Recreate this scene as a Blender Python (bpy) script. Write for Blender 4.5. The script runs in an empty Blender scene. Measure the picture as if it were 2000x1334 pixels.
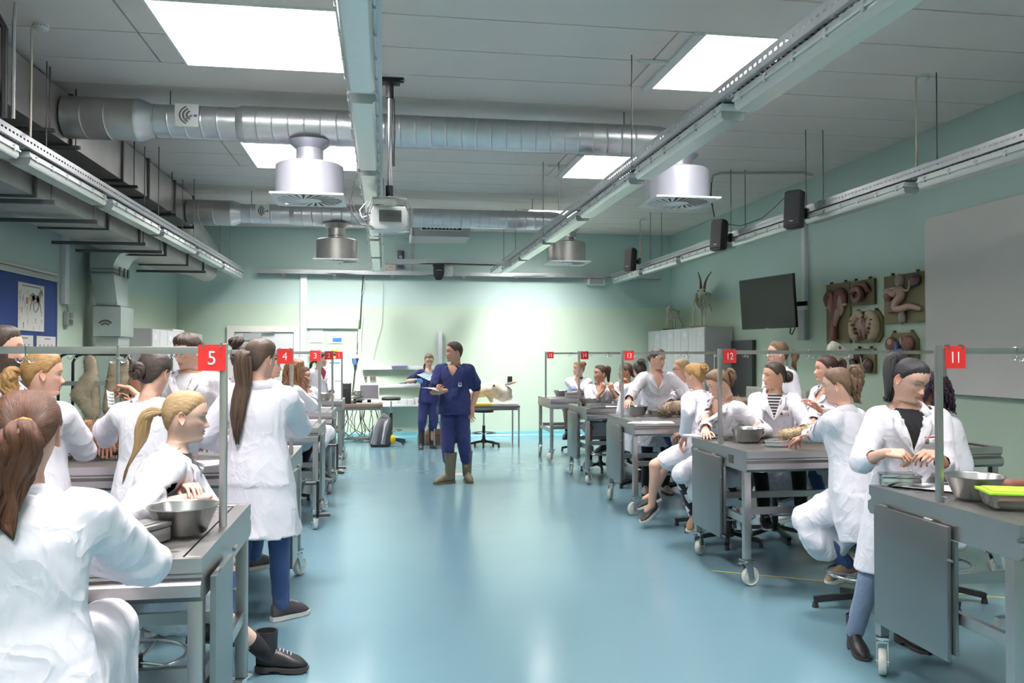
import bpy, bmesh, math, random
import numpy as np
from mathutils import Vector, Matrix, Euler
PI = math.pi
R = math.radians
C = bpy.context.scene.collection
SC = bpy.context.scene
random.seed(7)
# ------------------------------------------------------------ camera, light, exposure
EYE = (0.0, 0.0, 1.63)
YAW, PITCH = R(8.7717), R(0.884)
cam = bpy.data.cameras.new('camera')
cam.sensor_width = 36.0
cam.lens = 1620 / 2000 * 36
cam.clip_start = 0.05
camo = bpy.data.objects.new('camera', cam)
camo.location = EYE
camo.rotation_euler = (PI / 2 + PITCH, 0, -YAW)
C.objects.link(camo)
SC.camera = camo
SC.view_settings.view_transform = 'Standard'
SC.view_settings.look = 'None'
SC.view_settings.gamma = 1.0
SC.view_settings.use_curve_mapping = False
SC.view_settings.exposure = 0.12
SKY = 60.0
w = bpy.data.worlds.new('world')
SC.world = w
w.use_nodes = True
w.node_tree.nodes['Background'].inputs[0].default_value = (0.8, 0.88, 1.0, 1)
w.node_tree.nodes['Background'].inputs[1].default_value = 1.0
try:
    SC.cycles.use_denoising = True
    SC.cycles.max_bounces = 8
    SC.cycles.diffuse_bounces = 5
    SC.cycles.sample_clamp_indirect = 6.0
    SC.cycles.caustics_reflective = False
    SC.cycles.caustics_refractive = False
except Exception:
    pass


def lamp(name, kind, loc, energy, color=(1, 1, 1), **kw):
    d = bpy.data.lights.new(name, kind)
    d.energy = energy
    d.color = color
    aim = kw.pop('aim', None)
    for k, v in kw.items():
        setattr(d, k, v)
    o = bpy.data.objects.new(name, d)
    o.location = loc
    if aim is not None:
        o.rotation_euler = (Vector(aim) - Vector(loc)).to_track_quat('-Z', 'Y').to_euler()
    C.objects.link(o)
    return o


# spot added in the last left skylight, imitates sunlight on the computer corner
lamp('corner_fill_spot', 'SPOT', (-1.0, 14.2, 4.45), 900, (1, 0.98, 0.93), spot_size=R(21), spot_blend=0.9,
     shadow_soft_size=0.12, aim=(-0.55, 16.35, 0.62))

# area lamps added inside the last pair of skylights to brighten the end wall
for x_ in (-.90, 2.84):
    lamp('end_wall_fill', 'AREA', (x_, 14.35, 4.62), 42 if x_ < 0 else 85, (1, .985, .97), shape='RECTANGLE', size=1.2 if x_ < 0 else .75, size_y=1.1, spread=R(95), aim=(x_ + .25 * (1.2 - x_), 16.3, .9))

# ------------------------------------------------------------ camera geometry used for measuring
_cy, _sy, _cp, _sp = math.cos(YAW), math.sin(YAW), math.cos(PITCH), math.sin(PITCH)
_F = np.array([_sy * _cp, _cy * _cp, _sp])
_R = np.array([_cy, -_sy, 0.0])
_U = np.cross(_R, _F)
_E = np.array(EYE)


def ray(px, py):
    return _R * (px - 1000) / 1620 + _U * (667 - py) / 1620 + _F


def atY(px, py, y):
    v = ray(px, py)
    return _E + v * y / v[1]


def atX(px, py, x):
    v = ray(px, py)
    return _E + v * x / v[0]


def atZ(px, py, z):
    v = ray(px, py)
    return _E + v * (z - EYE[2]) / v[2]


# ------------------------------------------------------------ materials
MATS = {}


def mat(name, col, rough=0.5, metal=0.0, spec=0.5, noise=0.0, nscale=20.0, bump=0.0, bscale=60.0, stretch=None,
        emit=None, trans=0.0, alpha=1.0, sheen=0.0, sss=0.0, coat=0.0, attr=None, rvar=0.0):
    if name in MATS:
        return MATS[name]
    m = bpy.data.materials.new(name)
    m.use_nodes = True
    nt = m.node_tree
    N = nt.nodes
    L = nt.links
    b = N['Principled BSDF']
    b.inputs['Base Color'].default_value = (*col, 1)
    b.inputs['Roughness'].default_value = rough
    b.inputs['Metallic'].default_value = metal
    b.inputs['Specular IOR Level'].default_value = spec
    b.inputs['Transmission Weight'].default_value = trans
    b.inputs['Alpha'].default_value = alpha
    b.inputs['Sheen Weight'].default_value = sheen
    b.inputs['Coat Weight'].default_value = coat
    if sss:
        b.inputs['Subsurface Weight'].default_value = sss
        b.inputs['Subsurface Radius'].default_value = (0.01, 0.004, 0.002)
        b.inputs['Subsurface Scale'].default_value = 0.6
    if emit:
        b.inputs['Emission Color'].default_value = (*emit[0], 1)
        b.inputs['Emission Strength'].default_value = emit[1]
    vec = None
    if noise or bump or rvar:
        tc = N.new('ShaderNodeTexCoord')
        mp = N.new('ShaderNodeMapping')
        L.new(tc.outputs['Object'], mp.inputs['Vector'])
        if stretch:
            mp.inputs['Scale'].default_value = stretch
        vec = mp.outputs['Vector']
    if noise:
        n = N.new('ShaderNodeTexNoise')
        n.inputs['Scale'].default_value = nscale
        n.inputs['Detail'].default_value = 4
        L.new(vec, n.inputs['Vector'])
        mx = N.new('ShaderNodeMix')
        mx.data_type = 'RGBA'
        mx.inputs[6].default_value = (*[max(0, c * (1 - noise)) for c in col], 1)
        mx.inputs[7].default_value = (*[min(1, c * (1 + noise)) for c in col], 1)
        L.new(n.outputs['Fac'], mx.inputs[0])
        L.new(mx.outputs[2], b.inputs['Base Color'])
        if rvar:
            ra = N.new('ShaderNodeMapRange')
            ra.inputs[3].default_value = max(0.02, rough - rvar)
            ra.inputs[4].default_value = rough + rvar
            L.new(n.outputs['Fac'], ra.inputs[0])
            L.new(ra.outputs[0], b.inputs['Roughness'])
    if attr:
        a = N.new('ShaderNodeAttribute')
        a.attribute_name = attr
        L.new(a.outputs['Color'], b.inputs['Base Color'])
    if bump:
        n2 = N.new('ShaderNodeTexNoise')
        n2.inputs['Scale'].default_value = bscale
        n2.inputs['Detail'].default_value = 5
        L.new(vec, n2.inputs['Vector'])
        bp = N.new('ShaderNodeBump')
        bp.inputs['Strength'].default_value = bump
        bp.inputs['Distance'].default_value = 0.02
        L.new(n2.outputs['Fac'], bp.inputs['Height'])
        L.new(bp.outputs['Normal'], b.inputs['Normal'])
    MATS[name] = m
    return m


steel = mat('brushed_steel', (0.46, 0.445, 0.435), 0.30, 0.9, noise=0.05, nscale=5, rvar=0.05)
steel_dark = mat('worn_steel', (0.27, 0.275, 0.275), 0.3, 0.9, noise=0.06, nscale=4, rvar=0.05)
chrome = mat('polished_steel', (0.68, 0.68, 0.70), 0.16, 1.0)
spun = mat('spun_steel', (0.62, 0.60, 0.59), 0.27, 0.95, noise=.06, nscale=6)
zinc = mat('galvanised_sheet', (0.60, 0.61, 0.63), 0.36, 0.85, noise=0.14, nscale=9, bump=0.04, bscale=25, rvar=0.1)
zinc_dull = mat('dull_galvanised_sheet', (0.52, 0.50, 0.48), 0.40, 0.85, noise=0.3, nscale=3.5, bump=0.05, bscale=12, rvar=0.12)
alu = mat('light_aluminium', (0.55, 0.55, 0.62), 0.42, 0.55, noise=0.04, nscale=8)
dark_metal = mat('dark_bracket_metal', (0.10, 0.095, 0.095), 0.5, 0.5)
white_metal = mat('white_enamel', (0.80, 0.80, 0.78), 0.4)
white_plastic = mat('white_plastic', (0.78, 0.78, 0.76), 0.35)
grey_plastic = mat('grey_plastic', (0.42, 0.42, 0.41), 0.45)
black_plastic = mat('black_plastic', (0.014, 0.014, 0.015), 0.55, spec=.3)
black_rubber = mat('black_rubber', (0.022, 0.022, 0.024), 0.5, noise=0.2)
black_metal = mat('black_steel', (0.02, 0.02, 0.022), 0.35, 0.2)
red = mat('red_sign', (0.72, 0.025, 0.025), 0.4)
white_paint = mat('white_lettering', (0.92, 0.92, 0.92), 0.5)
paper = mat('white_paper', (0.85, 0.87, 0.88), 0.7)
paper_blue = mat('pale_blue_paper', (0.60, 0.76, 0.85), 0.7)
paper_green = mat('pale_green_paper', (0.62, 0.86, 0.74), 0.7)
diffuser = mat('clear_acrylic', (0.80, 0.83, 0.78), 0.2, 0, 0.5, trans=0.45, noise=0.04)
tube_white = mat('lamp_tube_glass', (0.85, 0.85, 0.82), 0.3)
skylight = mat('skylight_acrylic', (0.9, 0.9, 0.9), 0.4, emit=((1.0, 0.965, 0.975), SKY))
well_paint = mat('skylight_well_paint', (0.85, 0.85, 0.83), 0.6)
ceil_mat = mat('ceiling_panel_paint', (0.86, 0.755, 0.70), 0.75, noise=0.05, nscale=2.5, bump=0.02, bscale=120)
ceil_dark = mat('ceiling_joint', (0.16, 0.155, 0.15), 0.9)
cast_wheel = mat('caster_nylon', (0.74, 0.72, 0.66), 0.45, noise=0.12, nscale=40)
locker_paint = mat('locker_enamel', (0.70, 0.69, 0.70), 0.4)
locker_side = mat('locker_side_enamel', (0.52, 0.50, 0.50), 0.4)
trunk_white = mat('white_trunking', (0.82, 0.82, 0.84), 0.4)
wood_dark = mat('dark_laminate', (0.075, 0.065, 0.06), 0.4, noise=0.15, nscale=12)


def wall_material():
    m = bpy.data.materials.new('two_tone_wall_paint')
    m.use_nodes = True
    N, L = m.node_tree.nodes, m.node_tree.links
    b = N['Principled BSDF']
    g = N.new('ShaderNodeNewGeometry')
    s = N.new('ShaderNodeSeparateXYZ')
    L.new(g.outputs['Position'], s.inputs[0])
    c = N.new('ShaderNodeMath')
    c.operation = 'GREATER_THAN'
    c.inputs[1].default_value = 2.59
    L.new(s.outputs['Z'], c.inputs[0])
    n = N.new('ShaderNodeTexNoise')
    n.inputs['Scale'].default_value = 1.3
    n.inputs['Detail'].default_value = 5
    L.new(g.outputs['Position'], n.inputs['Vector'])
    mx = N.new('ShaderNodeMix')
    mx.data_type = 'RGBA'
    mx.inputs[6].default_value = (0.545, 0.66, 0.525, 1)
    mx.inputs[7].default_value = (0.50, 0.645, 0.60, 1)
    L.new(c.outputs[0], mx.inputs[0])
    v = N.new('ShaderNodeMapRange')
    v.inputs[3].default_value = 0.95
    v.inputs[4].default_value = 1.04
    L.new(n.outputs['Fac'], v.inputs[0])
    m2 = N.new('ShaderNodeMix')
    m2.data_type = 'RGBA'
    m2.blend_type = 'MULTIPLY'
    m2.inputs[0].default_value = 1
    L.new(mx.outputs[2], m2.inputs[6])
    L.new(v.outputs[0], m2.inputs[7])
    L.new(m2.outputs[2], b.inputs['Base Color'])
    b.inputs['Roughness'].default_value = 0.42
    n2 = N.new('ShaderNodeTexNoise')
    n2.inputs['Scale'].default_value = 90
    L.new(g.outputs['Position'], n2.inputs['Vector'])
    bp = N.new('ShaderNodeBump')
    bp.inputs['Strength'].default_value = 0.06
    bp.inputs['Distance'].default_value = 0.01
    L.new(n2.outputs['Fac'], bp.inputs['Height'])
    L.new(bp.outputs['Normal'], b.inputs['Normal'])
    return m


def floor_material():
    m = bpy.data.materials.new('blue_resin_floor')
    m.use_nodes = True
    N, L = m.node_tree.nodes, m.node_tree.links
    b = N['Principled BSDF']
    g = N.new('ShaderNodeNewGeometry')
    n = N.new('ShaderNodeTexNoise')
    n.inputs['Scale'].default_value = 0.9
    n.inputs['Detail'].default_value = 8
    L.new(g.outputs['Position'], n.inputs['Vector'])
    mx = N.new('ShaderNodeMix')
    mx.data_type = 'RGBA'
    mx.inputs[6].default_value = (0.136, 0.250, 0.298, 1)
    mx.inputs[7].default_value = (0.165, 0.284, 0.334, 1)
    L.new(n.outputs['Fac'], mx.inputs[0])
    L.new(mx.outputs[2], b.inputs['Base Color'])
    n3 = N.new('ShaderNodeTexNoise')
    n3.inputs['Scale'].default_value = 3.0
    n3.inputs['Detail'].default_value = 6
    L.new(g.outputs['Position'], n3.inputs['Vector'])
    r = N.new('ShaderNodeMapRange')
    r.inputs[3].default_value = 0.13
    r.inputs[4].default_value = 0.23
    L.new(n3.outputs['Fac'], r.inputs[0])
    L.new(r.outputs[0], b.inputs['Roughness'])
    b.inputs['Specular IOR Level'].default_value = 0.5
    n2 = N.new('ShaderNodeTexNoise')
    n2.inputs['Scale'].default_value = 2.2
    n2.inputs['Detail'].default_value = 2
    L.new(g.outputs['Position'], n2.inputs['Vector'])
    bp = N.new('ShaderNodeBump')
    bp.inputs['Strength'].default_value = 0.10
    bp.inputs['Distance'].default_value = 0.02
    L.new(n2.outputs['Fac'], bp.inputs['Height'])
    L.new(bp.outputs['Normal'], b.inputs['Normal'])
    return m


wall_mat = wall_material()
floor_mat = floor_material()


# ------------------------------------------------------------ mesh helpers
def V(*a):
    return np.array(a, float)


def unit(v):
    v = np.asarray(v, float)
    n = np.linalg.norm(v)
    return v / n if n > 1e-9 else v


def frame_of(d):
    d = unit(d)
    a = V(0, 0, 1) if abs(d[2]) < 0.9 else V(1, 0, 0)
    x = unit(np.cross(a, d))
    return x, np.cross(d, x), d


class MB:
    def __init__(self):
        self.v, self.f, self.mi = [], [], []
        self.cur = 0

    def add(self, vs, fs):
        o = len(self.v)
        self.v.extend([tuple(map(float, p)) for p in vs])
        self.f.extend([tuple(o + i for i in f) for f in fs])
        self.mi.extend([self.cur] * len(fs))
        return self

    def box(self, x0, y0, z0, x1, y1, z1, M=None):
        vs = [(x, y, z) for z in (z0, z1) for y in (y0, y1) for x in (x0, x1)]
        if M is not None:
            vs = [tuple(M @ Vector(p)) for p in vs]
        return self.add(vs, [(0, 2, 3, 1), (4, 5, 7, 6), (0, 1, 5, 4), (2, 6, 7, 3), (0, 4, 6, 2), (1, 3, 7, 5)])

    def bar(self, p0, p1, w, h=None, up=(0, 0, 1)):
        h = h or w
        p0, p1 = V(*p0), V(*p1)
        d = unit(p1 - p0)
        u = V(*up)
        if abs(d @ u) > 0.95:
            u = V(0, 1, 0)
        x = unit(np.cross(d, u))
        u = np.cross(x, d)
        vs = []
        for p in (p0, p1):
            for a, b in ((-1, -1), (1, -1), (1, 1), (-1, 1)):
                vs.append(p + x * a * w / 2 + u * b * h / 2)
        return self.add(vs, [(0, 1, 2, 3), (7, 6, 5, 4), (0, 4, 5, 1), (1, 5, 6, 2), (2, 6, 7, 3), (3, 7, 4, 0)])

    def loft(self, rings, caps=True, closed=True):
        n = len(rings[0])
        vs = [p for r in rings for p in r]
        fs = []
        for k in range(len(rings) - 1):
            for i in range(n if closed else n - 1):
                j = (i + 1) % n
                fs.append((k * n + i, k * n + j, (k + 1) * n + j, (k + 1) * n + i))
        if caps:
            fs.append(tuple(range(n - 1, -1, -1)))
            fs.append(tuple((len(rings) - 1) * n + i for i in range(n)))
        return self.add(vs, fs)

    def cyl(self, p0, p1, r0, r1=None, n=12, caps=True):
        r1 = r0 if r1 is None else r1
        x, y, d = frame_of(V(*p1) - V(*p0))
        rings = []
        for p, r in ((V(*p0), r0), (V(*p1), r1)):
            rings.append([p + r * (x * math.cos(2 * PI * i / n) + y * math.sin(2 * PI * i / n)) for i in range(n)])
        return self.loft(rings, caps)

    def tube(self, pts, r, n=6, caps=True):
        pts = [V(*p) for p in pts]
        m = len(pts)
        rr = r if hasattr(r, '__len__') else [r] * m
        rings = []
        px = None
        for i, p in enumerate(pts):
            d = unit(pts[min(i + 1, m - 1)] - pts[max(i - 1, 0)])
            if px is None:
                x, y, _ = frame_of(d)
            else:
                x = unit(px - d * (px @ d))
                y = np.cross(d, x)
            px = x
            rings.append([p + rr[i] * (x * math.cos(2 * PI * k / n) + y * math.sin(2 * PI * k / n)) for k in range(n)])
        return self.loft(rings, caps)

    def lathe(self, prof, c=(0, 0, 0), n=24, caps=False):
        rings = [[(c[0] + r * math.cos(2 * PI * i / n), c[1] + r * math.sin(2 * PI * i / n), c[2] + z) for i in range(n)] for r, z in prof]
        return self.loft(rings, caps)

    def sphere(self, c, r, nu=14, nv=8, sc=(1, 1, 1)):
        rings = []
        for k in range(nv + 1):
            t = PI * (k + 0.02) / (nv + 0.04)
            rings.append([(c[0] + sc[0] * r * math.sin(t) * math.cos(2 * PI * i / nu), c[1] + sc[1] * r * math.sin(t) * math.sin(2 * PI * i / nu),
                           c[2] - sc[2] * r * math.cos(t)) for i in range(nu)])
        return self.loft(rings)

    def capsule(self, p0, p1, r0, r1, n=12):
        p0, p1 = V(*p0), V(*p1)
        x, y, d = frame_of(p1 - p0)
        rings = []
        for t in (-80, -50, -20, 0):
            rings.append((p0 + d * r0 * math.sin(R(t)), r0 * math.cos(R(t))))
        for t in (0, 20, 50, 80):
            rings.append((p1 + d * r1 * math.sin(R(t)), r1 * math.cos(R(t))))
        return self.loft([[c + r * (x * math.cos(2 * PI * i / n) + y * math.sin(2 * PI * i / n)) for i in range(n)] for c, r in rings])

    def prism(self, poly, z0, z1, M=None):
        n = len(poly)
        vs = [(p[0], p[1], z0) for p in poly] + [(p[0], p[1], z1) for p in poly]
        if M is not None:
            vs = [tuple(M @ Vector(p)) for p in vs]
        fs = [tuple(range(n - 1, -1, -1)), tuple(range(n, 2 * n))]
        fs += [(i, (i + 1) % n, n + (i + 1) % n, n + i) for i in range(n)]
        return self.add(vs, fs)

    def mesh(self, name, mats, smooth=None):
        me = bpy.data.meshes.new(name)
        me.from_pydata(self.v, [], self.f)
        for m in (mats if isinstance(mats, (list, tuple)) else [mats]):
            me.materials.append(m)
        if isinstance(mats, (list, tuple)) and len(mats) > 1:
            me.polygons.foreach_set('material_index', self.mi)
        if smooth:
            me.polygons.foreach_set('use_smooth', [True] * len(me.polygons))
            if smooth < 180:
                me.set_sharp_from_angle(angle=R(smooth))
        me.update()
        return me

    def build(self, name, mats, parent=None, smooth=None, loc=None, bevel=0):
        me = self.mesh(name, mats, smooth)
        if bevel:
            bm = bmesh.new()
            bm.from_mesh(me)
            bmesh.ops.remove_doubles(bm, verts=bm.verts, dist=1e-5)
            es = [e for e in bm.edges if len(e.link_faces) == 2 and e.calc_face_angle(0) > R(40)]
            bmesh.ops.bevel(bm, geom=es, offset=bevel, segments=2, profile=0.6, affect='EDGES', clamp_overlap=True)
            bm.to_mesh(me)
            bm.free()
            me.polygons.foreach_set('use_smooth', [True] * len(me.polygons))
            me.set_sharp_from_angle(angle=R(45))
        o = bpy.data.objects.new(name, me)
        C.objects.link(o)
        if parent is not None:
            o.parent = parent
        if loc is not None:
            o.location = loc
        return o


def obj(name, me, parent=None, loc=None):
    o = bpy.data.objects.new(name, me)
    C.objects.link(o)
    if parent is not None:
        o.parent = parent
    if loc is not None:
        o.location = loc
    return o


def tag(o, label=None, cat=None, group=None, kind=None):
    for k, v in (('label', label), ('category', cat), ('group', group), ('kind', kind)):
        if v:
            o[k] = v
    return o


def thing(name, label, cat, loc=(0, 0, 0), rotz=0, group=None):
    o = bpy.data.objects.new(name, None)
    o.empty_display_size = 0.1
    C.objects.link(o)
    o.location = loc
    o.rotation_euler = (0, 0, rotz)
    return tag(o, label, cat, group)


def struct(o):
    o['kind'] = 'structure'
    return o


def copy_tree(o, parent=None):
    c = o.copy()
    C.objects.link(c)
    c.parent = parent
    for ch in list(o.children):
        copy_tree(ch, c)
    return c


def text_obj(name, body, size, m, parent, M, extrude=0.0006, xs=1.0):
    cu = bpy.data.curves.new('txt', 'FONT')
    cu.body = body
    cu.size = size
    cu.extrude = extrude
    cu.align_x = 'CENTER'
    cu.align_y = 'CENTER'
    t = bpy.data.objects.new('txt', cu)
    C.objects.link(t)
    dg = bpy.context.evaluated_depsgraph_get()
    me = bpy.data.meshes.new_from_object(t.evaluated_get(dg))
    bpy.data.objects.remove(t)
    bpy.data.curves.remove(cu)
    me.name = name
    me.materials.clear()
    me.materials.append(m)
    me.transform(M @ Matrix.Diagonal((xs, 1, 1, 1)))
    return obj(name, me, parent)


# ------------------------------------------------------------ room shell
XL, XR, YB, YF, ZC = -3.86, 5.85, 16.4, -3.2, 4.07
struct(MB().box(XL - .2, YF - .2, -.15, XR + .2, YB + .2, 0).build('floor', floor_mat))
struct(MB().box(XL - .2, YB, 0, XR + .2, YB + .2, 4.9).build('wall_back', wall_mat))
struct(MB().box(XL - .2, YF, 0, XL, YB, 4.9).build('wall_left', wall_mat))
struct(MB().box(XR, YF, 0, XR + .2, YB, 4.9).build('wall_right', wall_mat))
struct(MB().box(XL - .2, YF - .2, 0, XR + .2, YF, 4.9).build('wall_front', wall_mat))
bb = mat('blue_cove_skirting', (0.14, 0.40, 0.46), 0.3)


def cove(name, p0, p1, nrm):
    p0, p1, nr = V(*p0), V(*p1), V(*nrm)
    rings = []
    for p in (p0, p1):
        pr = [(0, .0), (0, .10), (.006, .105), (.012, .10), (.014, .05), (.03, .018), (.055, .004), (.055, 0)]
        rings.append([p + nr * a + V(0, 0, b) for a, b in pr])
    struct(MB().loft(rings).build(name, bb, smooth=50))


cove('baseboard_back', (XL, YB, 0), (XR, YB, 0), (0, -1, 0))
cove('baseboard_left', (XL, YF, 0), (XL, YB, 0), (1, 0, 0))
cove('baseboard_right', (XR, YF, 0), (XR, YB, 0), (-1, 0, 0))

# ceiling: strips of panels, open at the skylights
SKYX = [(-1.63, -0.18), (2.42, 3.26)]
P0, PP = 5.97, 0.645
skyY = [P0 + 6 * PP * k for k in (-2, -1, 0, 1, 2)]
slab = MB()
ys = [YF - .2] + sum([[y, y + 2 * PP] for y in skyY], []) + [YB + .2]
for i in range(len(ys) - 1):
    if i % 2 == 0:
        slab.box(XL - .2, ys[i] + .022 * (i > 0), ZC + .03, XR + .2, ys[i + 1] - .022 * (i < len(ys) - 2), ZC + .12)
    else:
        for a, b in ((XL - .2, SKYX[0][0] - .022), (SKYX[0][1] + .022, SKYX[1][0] - .022), (SKYX[1][1] + .022, XR + .2)):
            slab.box(a, ys[i] - .022, ZC + .03, b, ys[i + 1] + .022, ZC + .12)
ceiling = struct(slab.build('ceiling', ceil_dark))
g = .016
k0 = -15
pm = {}
for k in range(k0, 18):
    y0, y1 = P0 + k * PP, min(P0 + (k + 1) * PP, YB)
    if y0 > YB or y1 < YF + .1:
        continue
    sky = any(abs(y0 - s) < .01 or abs(y0 - s - PP) < .01 for s in skyY)
    if sky:
        segs = [(XL, -1.85), (-1.85, SKYX[0][0] - .015), (SKYX[0][1] + .015, 2.2), (2.2, SKYX[1][0] - .015), (SKYX[1][1] + .015, XR)]
    else:
        segs = [(XL, XR)]
    for a, b in segs:
        key = (round(b - a, 3), round(y1 - y0, 3))
        if key not in pm:
            pm[key] = MB().box(g / 2, g / 2, 0, b - a - g / 2, y1 - y0 - g / 2, .03).mesh('ceiling_panel', ceil_mat)
        obj('ceiling_panel', pm[key], ceiling, (a, y0, ZC))
wn = 0
for y in skyY:
    for x0, x1 in SKYX:
        wn += 1
        y1 = y + 2 * PP
        w_ = MB()
        zt = ZC + .80
        t = .02
        w_.box(x0 - t, y - t, ZC - .012, x0, y1 + t, zt).box(x1, y - t, ZC - .012, x1 + t, y1 + t, zt)
        w_.box(x0, y - t, ZC - .012, x1, y, zt).box(x0, y1, ZC - .012, x1, y1 + t, zt)
        wo = struct(w_.build('window_%d' % wn, well_paint))
        f_ = MB()
        for z in (ZC + .655,):
            s = .035
            f_.box(x0, y, z, x0 + s, y1, z + .05).box(x1 - s, y, z, x1, y1, z + .05)
            f_.box(x0 + s, y, z, x1 - s, y + s, z + .05).box(x0 + s, y1 - s, z, x1 - s, y1, z + .05)
        f_.build('window_frame', white_metal, wo)
        MB().box(x0, y, ZC + .72, x1, y1, ZC + .75).build('pane', skylight, wo)
        if x0 > 0:
            MB().box(x0 - .10, y - .02, ZC - .028, x0 - .02, y1 + .02, ZC - .002).build('window_trim', white_metal, wo)
            q = MB().box(x0 - .34, y + .60, ZC - .03, x0 - .06, y + .625, ZC - .004)
            q.build('blind_bracket', white_metal, wo)
# ------------------------------------------------------------ doors, trunking and fixed wall fittings
door_paint = mat('door_grey_white', (0.66, 0.67, 0.66), 0.45)
frame_paint = mat('door_frame_cream', (0.80, 0.77, 0.70), 0.45)
dr = MB().box(-2.80, YB - .035, .01, -1.72, YB - .01, 2.04).build('door_1', door_paint)
struct(dr)
fr = MB()
fr.box(-2.94, YB - .06, 0, -2.81, YB - .001, 2.17).box(-1.71, YB - .06, 0, -1.60, YB - .001, 2.17).box(-2.81, YB - .06, 2.055, -1.71, YB - .001, 2.17)
fr.build('door_frame', frame_paint, dr)
cl = MB().box(-2.62, YB - .10, 1.90, -2.3, YB - .036, 2.03)
cl.bar((-2.5, YB - .09, 2.045), (-2.05, YB - .085, 2.06), .03, .02)
cl.build('door_closer', grey_plastic, dr)
MB().cyl((-1.82, YB - .036, 1.02), (-1.82, YB - .09, 1.02), .012).cyl((-1.82, YB - .085, 1.02), (-1.95, YB - .085, 1.02), .011).build('door_handle', chrome, dr)


def trunk(name, label, a, b, m=trunk_white):
    o = MB().box(*a, *b).build(name, m, bevel=.004)
    return tag(o, label, 'cable trunking')


trunk('wall_trunking', 'wide white vertical trunking beside the grey door on the end wall', (-1.59, YB - .05, .1), (-1.47, YB - .001, 3.18))
trunk('wall_trunking', 'white horizontal trunking running right from the door trunking on the end wall', (-1.465, YB - .05, 2.13), (-.50, YB - .001, 2.25))
trunk('wall_trunking', 'slim white vertical trunking on the left wall above a grey socket box', (-3.859, 10.70, 2.24), (-3.80, 10.83, 3.6))
trunk('wall_trunking', 'slim white vertical trunking rising behind the television on the right wall', (5.80, 10.8, 2.1), (5.849, 10.9, 3.9))
t = thing('socket_box', 'grey double socket box below the left wall trunking', 'socket', (-3.855, 10.86, 1.98))
MB().box(0, -.07, 0, .06, .07, .17).build('housing', grey_plastic, t, bevel=.008)
MB().box(.061, -.05, .095, .072, .05, .155).box(.061, -.05, .015, .072, .05, .075).build('socket_lid', steel_dark, t)
MB().tube([(.03, 0, .17), (.03, -.02, .22), (.03, -.05, .27)], .012).build('conduit', grey_plastic, t)

# ------------------------------------------------------------ cable trays with luminaires


def tray_mesh(length, wdt=.2, h=.075, step=.06):
    """perforated tray along +y from 0: floor strips and side walls with real slots"""
    m = MB()
    x0, x1 = -wdt / 2, wdt / 2
    n = int(length / step)
    for i in range(n):
        a, b = i * step, (i + 1) * step
        c0, c1 = a + step * .25, a + step * .75
        for x in (x0, x1):
            zl, zu = h * .42, h * .62
            m.add([(x, a, 0), (x, b, 0), (x, b, zl), (x, a, zl)], [(0, 1, 2, 3)])
            m.add([(x, a, zu), (x, b, zu), (x, b, h), (x, a, h)], [(0, 1, 2, 3)])
            m.add([(x, a, zl), (x, c0, zl), (x, c0, zu), (x, a, zu)], [(0, 1, 2, 3)])
            m.add([(x, c1, zl), (x, b, zl), (x, b, zu), (x, c1, zu)], [(0, 1, 2, 3)])
        for p, q in ((x0, x0 + .03), (-.05, .05), (x1 - .03, x1)):
            m.add([(p, a, 0), (q, a, 0), (q, b, 0), (p, b, 0)], [(0, 1, 2, 3)])
        for p, q in ((x0 + .03, -.05), (.05, x1 - .03)):
            m.add([(p, a, 0), (q, a, 0), (q, c0, 0), (p, c0, 0)], [(0, 1, 2, 3)])
            m.add([(p, c1, 0), (q, c1, 0), (q, b, 0), (p, b, 0)], [(0, 1, 2, 3)])
    for x in (x0, x1):
        s = 1 if x < 0 else -1
        m.box(min(x, x + s * .014), 0, h, max(x, x + s * .014), n * step, h + .004)
    return m


def cable_tray(label, x, y0, y1, z, rods, wdt=.2, rotz=0):
    t = thing('cable_tray', label, 'cable tray', (x, y0, z), rotz, 'perforated cable trays under the ceiling')
    o = tray_mesh(y1 - y0, wdt).build('perforated_channel', zinc, t)
    so = o.modifiers.new('thickness', 'SOLIDIFY')
    so.thickness = .0015
    cb = MB()
    for dx in (-.05, -.02, .012, .045):
        pts = [(dx + .012 * math.sin(k * 1.7 + dx * 90), k * .5, .012 + .006 * math.sin(k * 2.1 + dx * 50)) for k in range(int((y1 - y0) / .5))]
        cb.tube(pts, .009, 5)
    ob = cb.build('cable', black_rubber, t)
    ob['kind'] = 'stuff'
    for (rx, ry) in rods:
        MB().cyl((rx, ry, -.02), (rx, ry, ZC - z + .02), .005, n=6).build('suspension_rod', dark_metal, t)
    return t


trL = cable_tray('perforated tray running along the left side by the square ducts', -2.70, .6, 16.2, 3.165,
                 [(-.08, 6.78), (-.08, 9.64), (.08, 9.63), (-.08, 11.5), (.08, 11.46), (-.08, 14.2), (.08, 14.2)])
trC = cable_tray('perforated tray down the middle above the aisle beside the projector', -.115, .6, 15.6, 3.165,
                 [(-.11, 6.4), (.1, 11.0), (-.11, 11.0), (-.11, 14.2)])
trR = cable_tray('perforated tray crossing the photo above the right aisle edge', 2.09, .6, 15.6, 3.165,
                 [(-.1, 2.2), (.1, 2.2), (-.1, 5.9), (-.1, 9.7), (.1, 9.7), (-.1, 13.2), (.1, 13.2)])
trW = cable_tray('perforated tray nearest the right wall carrying the black loudspeakers', 4.62, .6, 16.2, 3.165,
                 [(.1, 5.9), (-.1, 7.78), (.1, 7.78), (-.1, 9.75), (.1, 9.75), (-.1, 13.1), (.1, 13.1)])
cable_tray('perforated tray across the end wall above the door', 5.6, 16.30, 24.3, 3.17, [], .12, PI / 2)
cable_tray('short plain tray bridging the two middle trays near the projector', 1.99, 13.0, 15.0, 3.03, [], .1, PI / 2)


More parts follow.
